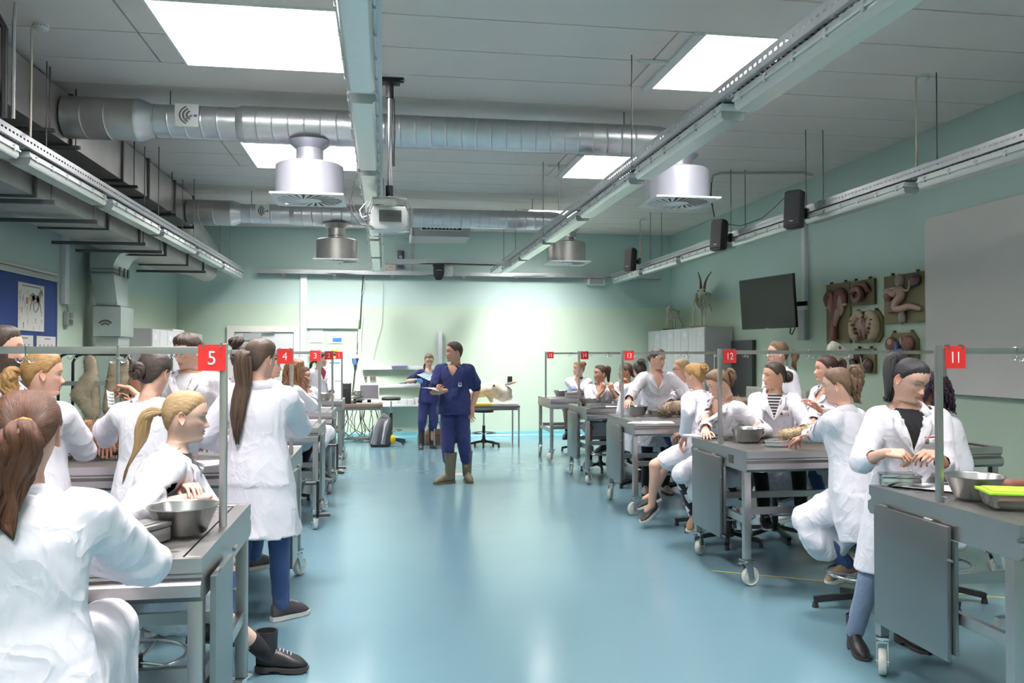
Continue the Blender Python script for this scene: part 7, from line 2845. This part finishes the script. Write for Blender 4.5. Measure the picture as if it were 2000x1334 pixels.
            rr_.append([q_ - ax_ * ((q_ - cc) @ ax_) * .28 * max(0, ((cc - q_) @ up) / ((zt2 - zb2) / 2)) for q_ in rg_])
        mb.loft(rr_)
        kn1, kn2 = legs[1][1], legs[-1][1]
        h1, h2 = hips[1], hips[-1]
        mb.loft([[h1 + up * .1, h2 + up * .1, h2 - up * .06, h1 - up * .06], [h1 + (kn1 - h1) * .9 + up * .075, h2 + (kn2 - h2) * .9 + up * .075, h2 + (kn2 - h2) * .9 - up * .03, h1 + (kn1 - h1) * .9 - up * .03]])
        # the tail hanging behind the seat
        rr_ = [ell_ring(P - up * .02 - f * .02, r, f, .205 * s, .16 * s, 22), ell_ring(P - up * (.02 + drape * .6) - f * .035, r, f, .215 * s, .15 * s, 22), ell_ring(P - up * (.02 + drape) - f * .045, r, f, .20 * s, .12 * s, 22)]
        mb.loft(rr_[::-1])
    k = 1.0 if sex == 'f' else 1.12
    for sg, (sh, el, wt, fd, pn, ps, gl) in arms.items():
        mb.capsule(P + S * .465 * s + rs * sg * .045 * s, sh + S * .004, .062 * s, .070 * s * k, 14)
        if top == 'coat':
            mb.capsule(P + S * .36 * s + rs * sg * .10 * s, sh - S * .02 * s, .075 * s, .068 * s, 12)
            mb.capsule(sh, el, .074 * s * k, .068 * s * k, 14)
            u = .93 if sleeves == 'long' else .52
            q = el + (wt - el) * u
            mb.capsule(el, q, .067 * s * k, (.051 if sleeves == 'long' else .045) * s * k, 14)
        else:
            q = sh + (el - sh) * .72
            mb.capsule(sh, q, .072 * s * k, .070 * s * k, 14)
    cv, cf_, cn = remesh(mb, .0105 if near else .0135, 4)
    # creases: long folds down the skirt, finer ones at elbows and waist
    hh = (cv - P) @ S
    low = np.clip((.05 - hh) / .25, 0, 1)
    armd = np.full(len(cv), 9.0)
    for sg, a_ in arms.items():
        armd = np.minimum(armd, np.linalg.norm(cv - a_[1], axis=1))
    el_w = np.exp(-(armd / .13) ** 2)
    lat = np.minimum(np.abs((cv - shR) @ rs), np.abs((cv - shL) @ rs))
    d = .017 * waves(cv, seed, 9, 4, an=(1.5, 1.5, .5)) + .0145 * waves(cv, seed + 7, 19, 4, an=(1.2, 1.2, .75)) * (.5 + 1.2 * el_w + .4 * low) + (.0055 * waves(cv, seed + 31, 34, 4, an=(1.1, 1.1, .8)) * (.4 + el_w) if near else 0)
    ang = np.arctan2((cv - P) @ r, (cv - P) @ f)
    if pose == 'sit':
        al = (cv - P) @ unit((legs[1][1] + legs[-1][1]) / 2 - P)
        d += .011 * np.clip((.02 - (cv[:, 2] - P[2])) / .12, 0, 1) * np.sin(al * 30 + 1.5 * np.sin(al * 11 + seed) + 5 * (cv[:, 2] - P[2]) + seed)
    d += low * (.010 if pose == 'stand' else .006) * np.sin(ang * 7 + 2.2 * np.sin(hh * 6 + seed) + seed)
    if top != 'coat':
        d *= 1.15
    d = np.where(d < 0, d * .35, d) * (1 - .6 * np.clip((hh - .44 * s) / .05, 0, 1)) + .004
    cv = cv + cn * d[:, None]
    # open the sleeve ends, the hem and the neckline so that skin and lining show
    u_ = (cv - P) @ rs
    fwd = (cv - P) @ cf
    apex = (.505 - vdepth) * s
    wv_ = np.clip((hh - apex) / (vdepth), 0, 1.2) * (.066 if top == 'coat' else .075) * s
    vcut = (np.abs(u_) < wv_) & (fwd > .02) & (hh > apex) & (hh < .60 * s)
    ncut2 = hh > .503 * s
    ncut2 &= np.linalg.norm(cv - C7, axis=1) < .11
    kill = vcut | ncut2
    for sg, (sh, el, wt, fd, pn, ps, gl) in arms.items():
        a, b = (el, wt) if top == 'coat' else (sh, el)
        u = {'long': .93}.get(sleeves, .52) if top == 'coat' else .70
        ad = unit(b - a)
        q = a + (b - a) * u
        dv = cv - q
        al_ = dv @ ad
        kill |= (al_ > .012) & (al_ < .09) & (np.linalg.norm(dv - al_[:, None] * ad, axis=1) < .072 * s) & ~((np.abs(u_) < .185 * s) & (np.abs(fwd) < .195 * s) & (hh > -.1))
    if pose == 'stand' and top == 'coat':
        kill |= cv[:, 2] < hem + .012
    ff = [tuple(q) for q in cf_ if not kill[q].any()]
    cv2, ff2, (cn2,) = compact(cv, ff, cn)
    co = put('lab_coat' if top == 'coat' else 'scrub_top', cv2, ff2, coat_m if top == 'coat' else scrub_m)
    md = co.modifiers.new('cloth', 'SOLIDIFY')
    md.thickness = .004
    md.offset = -1
    from mathutils.bvhtree import BVHTree
    bvc = BVHTree.FromPolygons(cv2.tolist(), [list(map(int, x)) for x in ff2])
    for i in np.nonzero((hair_v - C7) @ S < .03 * s)[0]:
        loc, no, _, _ = bvc.find_nearest(Vector(hair_v[i]))
        if loc is None:
            continue
        sd = (Vector(hair_v[i]) - loc).dot(no)
        if sd < .06:
            hair_v[i] = np.array(loc) + np.array(no) * (.006 + max(0, sd + .09) * .36)
    put('hair', hair_v, hair_f, hm_, {'st': ('FLOAT_VECTOR', hair_s)})
    if neck is not None:
        nv = MB()
        nv.loft([ell_ring(P + S * h * s, rs, cf, a * s * fs_ * .93, b * s * .965, 24) for h, a, b in ([q for q in COAT_T if .17 < q[0] < .50])] + [ell_ring(C7 + nk * .005, rs, cf, .060 * s, .060 * s, 24)])
        put('shirt', np.array(nv.v), nv.f, neck)
    if top == 'coat':
        # folded collar
        q = MB()
        axn = unit(S * .8 + nk * .3)
        rx = unit(rs - axn * (rs @ axn))
        fx = np.cross(axn, rx)
        prof = [(.058, -.012), (.060, .026), (.066, .031), (.074, .026), (.098, -.020), (.094, -.024), (.072, .012), (.064, -.012)]
        rings = []
        for a in np.linspace(-R(146), R(146), 25):
            c, s2 = -math.cos(a), math.sin(a)
            drop = .5 * (1 + c)
            ring = []
            for rr_, h in prof:
                rad = rr_ * s * (1.0 + .10 * drop) * 1.05
                ring.append(C7 + rx * rad * s2 * 1.06 + fx * (rad * c * .95 + .006) + axn * (h * s - .055 * s * drop ** 1.5 + .004))
            rings.append(ring)
        q.loft(rings)
        put('collar', np.array(q.v), q.f, coat_m)
        # lapels, placket and pocket laid on the coat front
        cm_ = co.data
        from mathutils.bvhtree import BVHTree
        bv_ = BVHTree.FromPolygons((cv2 - base).tolist(), [list(map(int, x)) for x in ff2])

        def onto(u, h, lift=.006):
            o_ = P + rs * u + S * h + cf * .5 - base
            hit = bv_.ray_cast(Vector(o_), Vector(-cf), 1.2)
            if hit[0] is None or (Vector(o_) - hit[0]).length > .55:
                return P + rs * u + S * h + cf * .125 * s + cf * lift
            return V(*hit[0]) + base + cf * lift
        if vdepth > .05:
            for sg in (-1, 1):
                q = MB()
                grid = []
                n1, n2 = 9, 4
                for i in range(n1):
                    w_ = i / (n1 - 1)
                    h = apex - .02 * s + (vdepth + .0) * s * w_ * .92
                    ue = sg * (-.008 + .066 * s * max(0, w_ - .02))
                    wid = (.012 + .055 * math.sin(min(1, w_ * 1.15) * PI * .62)) * s * (1 if w_ < .86 else .75)
                    row = [onto(ue + sg * wid * j / n2, h + .012 * j / n2, .007 + .004 * (j > 0)) for j in range(n2 + 1)]
                    grid.append(row)
                q.loft(grid, caps=False, closed=False)
                lo = put('lapel', np.array(q.v), q.f, coat_m)
                lo.modifiers.new('t', 'SOLIDIFY').thickness = .005
        if near or badge:
            q = MB()
            hts = np.linspace(apex - .03 * s, -.04 * s, 9)
            for h in hts[::2]:
                c = onto(.012, h, .008)
                q.cyl(tuple(c), tuple(c + cf * .003), .0065, n=10)
            put('buttons', np.array(q.v), q.f, white_plastic)
            q = MB()
            ed_ = [(onto(-.002, h, .006), onto(.004, h, .006)) for h in np.linspace(apex - .02 * s, -.10 * s, 14)]
            q.loft([list(e_) for e_ in ed_], caps=False, closed=False)
            po = put('front_edge', np.array(q.v), q.f, coat_m)
            po.modifiers.new('t', 'SOLIDIFY').thickness = .006
        if badge:
            bu = badge
            cs_ = [onto(bu + a, .345 * s + b, .012) for a, b in ((-.042, -.026), (.042, -.026), (.042, .026), (-.042, .026))]
            c = sum(cs_) / 4
            ux, uy = unit(cs_[1] - cs_[0]), unit(cs_[3] - cs_[0])
            un = np.cross(ux, uy)
            if un @ cf < 0:
                un = -un

            def plate(w_, h_, dx, dy, lift):
                q_ = MB()
                pts = [c + ux * (dx + sx * w_ / 2) + uy * (dy + sy * h_ / 2) + un * lift for sx, sy in ((-1, -1), (1, -1), (1, 1), (-1, 1))]
                q_.add(pts + [p_ + un * .0015 for p_ in pts], [(0, 1, 2, 3), (4, 5, 6, 7), (0, 1, 5, 4), (1, 2, 6, 5), (2, 3, 7, 6), (3, 0, 4, 7)])
                return q_
            q = plate(.086, .054, 0, 0, .004)
            bo = put('name_badge', np.array(q.v), q.f, paper)
            for w_, h_, dx, dy, m_ in ((.080, .005, 0, .021, red), (.020, .026, .027, -.002, mat('portrait_print', (.12, .09, .08), .5)), (.034, .003, -.018, .006, grey_plastic), (.028, .003, -.021, -.004, grey_plastic), (.010, .008, -.033, -.018, red)):
                q = plate(w_, h_, dx, dy, .0062)
                put('badge_print', np.array(q.v), q.f, m_, None, bo)
                bo_c = bo.children[-1]
            q = MB().capsule(tuple(c + uy * .028 - ux * .028), tuple(c + uy * .055 - ux * .028), .0045, .0045, 8)
            put('pen', np.array(q.v), q.f, blue_print)
    else:
        for sg, (sh, el, wt, fd, pn, ps, gl) in arms.items():
            q = MB().capsule(sh + (el - sh) * .55, sh + (el - sh) * .86, .060 * s * k, .058 * s * k, 14)
            put('undershirt_sleeve', np.array(q.v), q.f, navy_knit)
        bv_ = BVHTree.FromPolygons((cv2 - base).tolist(), [list(map(int, x)) for x in ff2])

        def onto(u, h, lift=.004):
            o_ = P + rs * u + S * h + cf * .5 - base
            hit = bv_.ray_cast(Vector(o_), Vector(-cf), 1.2)
            if hit[0] is None:
                return P + rs * u + S * h + cf * .12
            return V(*hit[0]) + base + cf * lift
        for sg in (-1, 1):
            q = MB()
            pts = [(onto(sg * (.002 + .075 * s * w_), apex + vdepth * s * w_ * .9, .004), onto(sg * (.024 + .075 * s * w_), apex - .012 + vdepth * s * w_ * .9, .004)) for w_ in np.linspace(0, 1, 8)]
            q.loft([list(e_) for e_ in pts], caps=False, closed=False)
            nb_ = put('neck_band', np.array(q.v), q.f, scrub_m)
            nb_.modifiers.new('t', 'SOLIDIFY').thickness = .005
        q = MB()
        g_ = [[onto(-.09 * s * 1 + .10 * i / 3, .10 * s + .13 * j / 3, .005) for i in range(4)] for j in range(4)]
        q.loft(g_, caps=False, closed=False)
        pk = put('pocket', np.array(q.v), q.f, scrub_m)
        pk.modifiers.new('t', 'SOLIDIFY').thickness = .006
        if badge:
            cs_ = [onto(badge + a, .265 * s + b, .008) for a, b in ((-.022, -.026), (.022, -.026), (.022, .026), (-.022, .026))]
            q = MB().add(cs_, [(0, 1, 2, 3)])
            bo = put('breast_patch', np.array(q.v), q.f, white_paint)
            cs_ = [onto(badge + a, .265 * s + b, .0105) for a, b in ((-.013, .0), (.013, .0), (.013, .016), (-.013, .016))]
            q = MB().add(cs_, [(0, 1, 2, 3)])
            put('patch_emblem', np.array(q.v), q.f, scrub_m, None, bo)
    if pose == 'sit':
        st = make_stool('black laboratory stool under %s' % (who or label), P[0] - f[0] * .03, P[1] - f[1] * .03, P[2] - .125 * s, seed * .7)
    return dict(P=P, Hc=Hc, s=s, arms=arms, legs=legs, t=t)
# ------------------------------------------------------------ who is in the room
# left side
person('seated student in white coat seen from behind, auburn ponytail in a gold scrunchie', (52, 858), 2.50, -16, 'sit', 1.72, lean=10, look=(-17, -14), hair=('auburn', 'pony', dict(tie=(0, -.106, .005), len=.26, r=.048, n=80, wave=.010, freq=1.8, scrunchie=True, sway=(-.03, 0, 0), out=.04, thick=.013)),
       R_=dict(pz=(150, 1085, 1.0), pole=(1, -.15, -.25), fd=(-.5, .8, -.1), pn=(0, 0, -1), pose='flat'), L_=dict(w=(-1.28, 2.85, 1.0), pose='flat'), trousers=greyt_c, near=True, drape=.34, who='the student with the gold scrunchie', shoes=('sneaker', shoe_gry, sole_w))
person('standing student in white coat with long wavy honey blond ponytail, by the blue board', (84, 735), 4.75, 22, 'stand', lean=3, look=(62, -4), hair=('honey', 'pony', dict(tie=(0, -.108, .015), len=.22, r=.048, n=60, wave=.012, freq=2.6, out=.05, thick=.014)),
       trousers=jeans_m, near=True, R_=dict(w=(-1.72, 5.06, 1.12), pole=(.7, -.8, -.6)), shoes=('sneaker', shoe_bge, sole_b), feet=[(-1.76, 5.0, .3, 1), (-1.98, 4.85, -.1, 1)])
person('bearded student in white coat at the left edge under the posters', (6, 688), 5.0, 80, 'stand', sex='m', look=(80, 2), hair=('short_brown', 'short', dict(thick=.015)), beard=True, trousers=jeans_m, skin='fair')
person('standing student in white coat from behind with a low dark bun', (301, 735), 4.80, 4, 'stand', lean=6, look=(15, -18), hair=('dark', 'lowbun', dict(r=.040, tie=(-.02, -.100, .0), thick=.015, lump=.003)), near=True,
       L_=dict(w=(-1.62, 5.2, 1.12), pole=(-1, -.3, -.4)), R_=dict(w=(-1.15, 5.22, 1.05)), shoes=('sneaker', shoe_gry, sole_b), feet=[(-1.30, 5.02, .2, 1), (-1.50, 4.85, -.1, 1)])
person('blond student leaning on table 5 in profile with black top and bare knee', (362, 818), 4.08, 82, 'sit', 1.76, lean=15, look=(80, -6), hair=('blond', 'pony', dict(tie=(0, -.105, .02), len=.31, r=.036, n=70, wave=.006, freq=1.5, sway=(-.02, -.06, 0), out=.06, thick=.009)), sleeves='rolled', neck=black_c, vdepth=.22, skin='pale', near=True,
       R_=dict(pz=(366, 974, .99), pole=(-.3, -.9, -.5), fd=(1, .15, -.02), pn=(0, 0, -1), pose='grip'), L_=dict(w=(-.90, 3.98, 1.02), pole=(.2, .9, -.5), fd=(.8, -.6, 0), pn=(0, 0, -1), pose='relaxed'),
       feet=[(-.57, 4.42, 0, 1, -.12, 0), (-.95, 4.62, .10, 1, .2, 10)], knees=[(1, 0, .6), (.8, .3, .6)], shoes=('boot', shoe_blk, sole_b), drape=.22, eye='blue', lid=16, who='the blond student in profile')
person('student in white coat with short dark hair and yellow printed shirt', (366, 690), 6.62, 184, 'stand', sex='m', look=(214, -14), hair=('short_brown', 'short', dict(thick=.020)), neck=shirt_w, vdepth=.20, trousers=black_c, R_=dict(w=(-1.95, 6.4, 1.0)))
person('tall student in white coat with a messy brown bun on top of the head', (478, 703), 6.62, 40, 'stand', look=(62, -6), hair=('dark', 'topbun', dict(r=.046, tie=(0, -.065, .105), lump=.003, thick=.014)), trousers=jeans_m, neck=None)
person('standing student in white coat from behind with a very long brown ponytail', (510, 706), 5.15, 8, 'stand', lean=2, look=(34, -4), hair=('brown', 'pony', dict(tie=(0, -.108, .028), len=.50, r=.048, n=90, wave=.007, freq=1.6, out=.045, thick=.014)), trousers=jeans_m, near=True, hem=.54,
       R_=dict(w=(-.66, 5.50, 1.14), pole=(.9, -.35, -.4)), L_=dict(w=(-.95, 5.38, 1.05), pole=(-.8, -.4, -.6)), shoes=('sneaker', shoe_gry, sole_b), feet=[(-.62, 5.28, .75, .55), (-.86, 5.02, -.1, 1)])
person('student half hidden behind the low bun holding a white sheet', (276, 738), 7.0, 250, 'stand', look=(255, -10), hair=('dark', 'lowbun'), L_=dict(px=(252, 758, 6.7), fd=(-1, -.1, 0), pose='grip'), R_=dict(w=(-1.95, 6.85, 1.25)), trousers=black_c, skin='tan', sleeves='rolled')
person('student with dark cropped hair standing behind the long brown ponytail', (529, 716), 8.95, 60, 'sit', sex='m', look=(88, -2), hair=('dark', 'short', dict(thick=.016)), trousers=black_c, who='the student with dark cropped hair')
person('seated student with curly ginger tied hair and a raised hand, behind sign 3', (579, 727), 9.45, 72, 'sit', look=(84, -2), lean=8, hair=('ginger', 'curly', dict(n=34)), skin='tan', trousers=greyt_c, R_=dict(px=(600, 757, 9.55), fd=(.35, 0, .95), pn=(-.8, 0, .2), pole=(.3, -.6, -1), pose='grip'), L_=dict(w=(-.95, 9.95, 1.0)), sleeves='long', who='the curly ginger student')
person('seated student hidden behind the curly ginger hair with feet in the aisle', (592, 735), 11.25, 150, 'sit', look=(100, -5), hair=('brown', 'lowbun'), trousers=greyt_c, feet=[(-.72, 11.62, 0, 1, -.2, 0), (-.78, 11.9, 0, 1, 0, 0)], who='the hidden student at table 2', shoes=('sneaker', shoe_bge, sole_b))
person('standing student with dark ponytail and dark red top behind the 1 sign', (626, 703), 13.55, 150, 'stand', look=(84, -2), hair=('dark', 'lowpony', dict(len=.14)), neck=red_c, vdepth=.2, trousers=greyt_c, R_=dict(w=(-1.2, 13.2, 1.02)), L_=dict(w=(-.8, 13.2, 1.02)))
# right side
person('front student in white coat with black high ponytail and name badge behind table 11', (1776, 746), 4.06, 198, 'stand', lean=9, look=(163, -22, -4), hair=('black', 'highpony', dict(tie=(.01, -.096, .068), len=.27, r=.050, n=110, wave=.003, freq=1.0, out=.045, thick=.009, sway=(.05, .0, 0))), sleeves='rolled', neck=black_c, vdepth=.23, trousers=jeans_l, near=True, hem=.44,
       R_=dict(px=(1728, 884, 3.86), pole=(-.45, .3, -1), fd=(.95, -.12, -.22), pn=(.1, .5, -.8), pose='pinch'), L_=dict(px=(1832, 888, 3.84), pole=(.45, .3, -1), fd=(-.95, -.12, -.12), pn=(-.1, .5, -.8), pose='pinch'),
       shoes=('heelboot', shoe_blk, sole_b), feet=[(2.57, 4.26, -.25, -1), (2.90, 4.30, .15, -1)], badge=-.085, lid=-8)
person('student with purple black curls mostly hidden behind the front student', (1814, 768), 5.05, 262, 'sit', look=(292, -10), hair=('purple', 'curly', dict(len=.13, n=70)), trousers=black_c, drape=.34, who='the student with purple black curls', skin='tan')
person('seated student leaning on table 12 with curly light brown ponytail and tan sneakers', (1638, 757), 5.02, -32, 'sit', lean=10, look=(-46, -8), hair=('light_brown', 'highpony', dict(tie=(0, -.088, .075), len=.20, r=.046, n=60, wave=.013, freq=3.2, out=.055, thick=.010)), near=True, drape=.30,
       L_=dict(px=(1592, 852, 5.42), pole=(-1, -.2, -.9), fd=(-.25, .95, .05), pn=(0, 0, -1), pose='flat'), R_=dict(w=(2.98, 5.60, 1.03), pole=(.5, .3, -.9), pose='relaxed'), trousers=jeans_m, shoes=('sneaker', shoe_tan, sole_w),
       feet=[(3.00, 5.05, .17, -.9, -.2, 8), (3.28, 5.18, .17, -.8, .3, 8)], knees=[(-.9, .1, .6), (-.7, .6, .6)], who='the student with the curly ponytail')
person('seated student with striped shirt and name badge behind table 12', (1512, 736), 6.88, 208, 'sit', lean=4, look=(272, -2), hair=('dark', 'lowbun', dict(r=.044, tie=(0, -.108, .0), thick=.010)), neck=striped, vdepth=.22, skin='mid', trousers=black_c, badge=-.085, near=True,
       R_=dict(w=(3.02, 6.42, 1.0), pose='flat'), L_=dict(w=(3.45, 6.46, 1.0), pose='flat'), feet=[(3.10, 6.45, .24, -.3, -1, 10), (3.42, 6.45, .24, -.1, -1, 10)], shoes=('sneaker', shoe_blk, sole_w), who='the student in the striped shirt')
person('standing student with light brown ponytail behind the striped shirt student', (1519, 692), 7.75, 262, 'stand', look=(284, 3), hair=('light_brown', 'pony', dict(tie=(0, -.108, .03), len=.16, r=.038, wave=.007, n=36)), trousers=jeans_l, R_=dict(w=(3.55, 7.3, 1.05)), shoes=('sneaker', shoe_wht, sole_w))
person('seated student in white coat with dark red ponytail before the long necked skeleton', (1614, 723), 6.85, 262, 'sit', look=(288, 0), lean=6, hair=('dark_red', 'highpony', dict(tie=(0, -.095, .06), len=.17, r=.032, wave=.005)), trousers=jeans_m, drape=.3, who='the student with dark red ponytail', L_=dict(px=(1600, 800, 6.5), fd=(-.4, 0, .9)), R_=dict(w=(3.55, 6.5, 1.0)))
person('seated student with bowed head and brown ponytail behind the 12 sign', (1404, 751), 6.72, 232, 'sit', lean=12, look=(280, -26), hair=('light_brown', 'pony', dict(tie=(0, -.104, .05), len=.12, r=.040, wave=.005, n=36)), trousers=floral, feet=[(2.64, 6.82, .16, -.6, -.8, 10), (2.95, 6.5, .2, -.3, -1, 10)],
       R_=dict(pz=(1378, 846, 1.0), pose='flat'), L_=dict(w=(3.0, 6.35, 1.0), pose='flat'), shoes=('sneaker', shoe_tan, sole_b), who='the student behind the 12 sign', near=True)
person('seated student with bare shins and patterned flat shoes at table 13', (1357, 737), 7.50, -36, 'sit', lean=6, look=(-36, -10), hair=('honey', 'bun', dict(r=.040, tie=(0, -.098, .06), lump=.003, thick=.014)), near=True, drape=.14,
       L_=dict(px=(1338, 850, 7.25), pole=(-.4, -1, -.3), fd=(-.5, .3, -.7)), R_=dict(w=(2.92, 7.85, .86), pole=(.3, -.6, -.8)), feet=[(2.62, 7.9, .16, -.9, .2, 24), (2.50, 7.56, .12, -.85, -.5, 24)], knees=[(-.8, .5, .5), (-.9, -.1, .5)], shoes=('flat', mat('woven_pattern', (.05, .045, .04), .8), sole_w), who='the bare shinned student')
person('seated student with glasses and blond hair at the far side of table 13', (1331, 723), 9.45, 250, 'sit', look=(282, -4), hair=('blond', 'lowbun'), glasses=True, trousers=jeans_m, R_=dict(w=(3.2, 9.0, 1.02)), L_=dict(px=(1322, 760, 9.2), fd=(-.2, 0, .9), pose='grip'), who='the student with glasses')
person('standing student leaning over table 13 smiling, brown hair in a bun', (1284, 703), 9.22, 188, 'stand', lean=12, look=(146, -10), hair=('brown', 'lowbun', dict(r=.036, tie=(-.02, -.095, .01))), smile=.8, vdepth=.16, trousers=black_c, near=True, hem=.56,
       R_=dict(pz=(1212, 806, 1.0), pole=(-.8, .5, -.2), fd=(-.4, -.8, -.3), pose='flat'), L_=dict(w=(3.42, 8.92, 1.06), pole=(.8, .5, -.3), pose='flat'), shoes=('sneaker', shoe_bge, sole_w), badge=None)
person('seated student with both hands raised to the chin behind table 14', (1172, 731), 11.30, 196, 'sit', look=(254, 2), hair=('brown', 'highpony', dict(tie=(0, -.09, .07), len=.2, r=.036)), skin='mid', trousers=None, drape=.14, sleeves='rolled', R_=dict(px=(1176, 764, 11.12), fd=(.15, 0, 1), pn=(0, 1, 0), pole=(-.6, -.2, -1), pose='grip'), L_=dict(px=(1196, 764, 11.12), fd=(-.1, 0, 1), pn=(0, 1, 0), pole=(.6, -.2, -1), pose='grip'),
       feet=[(2.72, 10.85, .14, -.6, -.8, 12), (3.0, 10.85, .14, .1, -1, 12)], shoes=('sneaker', shoe_wht, sole_w), who='the student with raised hands')
person('student with hand at the chin half behind the 13 post', (1222, 727), 11.35, 235, 'sit', look=(284, 0), hair=('brown', 'lowbun'), trousers=black_c, L_=dict(px=(1228, 752, 11.1), fd=(-.2, 0, 1), pose='grip'), skin='tan', who='the student behind the 13 post')
person('seated student from behind with dark top bun at table 14', (1249, 727), 9.92, 8, 'sit', look=(0, -8), hair=('dark', 'topbun', dict(r=.042, tie=(0, -.07, .10))), trousers=jeans_m, drape=.3, who='the student with the dark top bun')
person('seated student with ginger bun and folded arms at the farthest right table', (1130, 721), 13.62, 196, 'sit', look=(256, 0), hair=('ginger', 'bun', dict(r=.034, tie=(0, -.09, .08), thick=.014)), trousers=None, drape=.14, R_=dict(w=(3.28, 13.18, 1.0), fd=(1, -.1, 0), pose='flat'), L_=dict(w=(3.12, 13.12, 1.02), fd=(-1, 0, 0), pose='flat'), shoes=('boot', shoe_blk, sole_b), who='the student with the ginger bun')
# the two teachers
man = person('man in navy scrubs and olive rubber boots walking in the aisle with papers', (887, 689), 10.62, 198, 'stand', sex='m', look=(262, -3), hair=('short_brown', 'short', dict(thick=.009, lump=.002)), top='scrub', vdepth=.13, trousers=scrub_m, skin='mid', near=True, badge=-.10,
       R_=dict(px=(872, 763, 10.40), pole=(-.7, .6, -.5), fd=(-1, -.05, -.05), pn=(0, 0, 1), pose='grip'), L_=dict(px=(922, 796, 10.55), pole=(.5, .6, -.2), fd=(-.1, -.1, -1)),
       shoes=('wellington', rubber_ol, rubber_ol), feet=[(.82, 10.50, -.9, -.42), (1.06, 10.66, .1, -1)])
woman = person('woman in navy scrubs and black rubber boots reading a pale blue sheet', (838, 706), 14.46, 186, 'stand', look=(176, -14), hair=('light_brown', 'sidetail', dict(len=.20, r=.022)), top='scrub', vdepth=.15, trousers=scrub_m, near=False,
       R_=dict(px=(812, 742, 14.20), pole=(-.9, .3, -.4), fd=(.9, -.3, .1), pose='grip', glove=True), L_=dict(px=(857, 758, 14.20), pole=(.9, .4, -.4), fd=(.1, -.5, -.6), pose='grip', glove=True), shoes=('wellington', rubber_bk, rubber_bk), feet=[(.64, 14.40, -.1, -1), (.83, 14.52, .35, -1)])


def held_sheet(label, corners, m, bend=.02):
    a, b, c, d = [V(*p) for p in corners]
    q = MB()
    n = 6
    nn = unit(np.cross(b - a, d - a))
    g_ = [[a * (1 - u) * (1 - v_) + b * u * (1 - v_) + c * u * v_ + d * (1 - u) * v_ + nn * bend * math.sin(PI * u) for u in np.linspace(0, 1, n)] for v_ in np.linspace(0, 1, n)]
    for i in range(n - 1):
        for j in range(n - 1):
            q.add([g_[i][j], g_[i][j + 1], g_[i + 1][j + 1], g_[i + 1][j]], [(0, 1, 2, 3)])
    o = q.build('paper_sheet', m, smooth=60)
    o.modifiers.new('t', 'SOLIDIFY').thickness = .0008
    return tag(o, label, 'paper')


held_sheet('pale blue sheet in the gloved hand of the woman in scrubs', [atY(814, 732, 14.17), atY(832, 725, 14.12), atY(853, 731, 14.05), atY(839, 744, 14.01)], paper_blue)
held_sheet('white papers in the hand of the man in scrubs', [atY(817, 757, 10.45), atY(856, 764, 10.30), atY(873, 761, 10.45), atY(830, 757, 10.62)], paper, .012)
held_sheet('white sheet held beside the student with the low bun', [atY(208, 762, 6.6), atY(222, 766, 6.62), atY(224, 798, 6.6), atY(211, 796, 6.58)], paper)
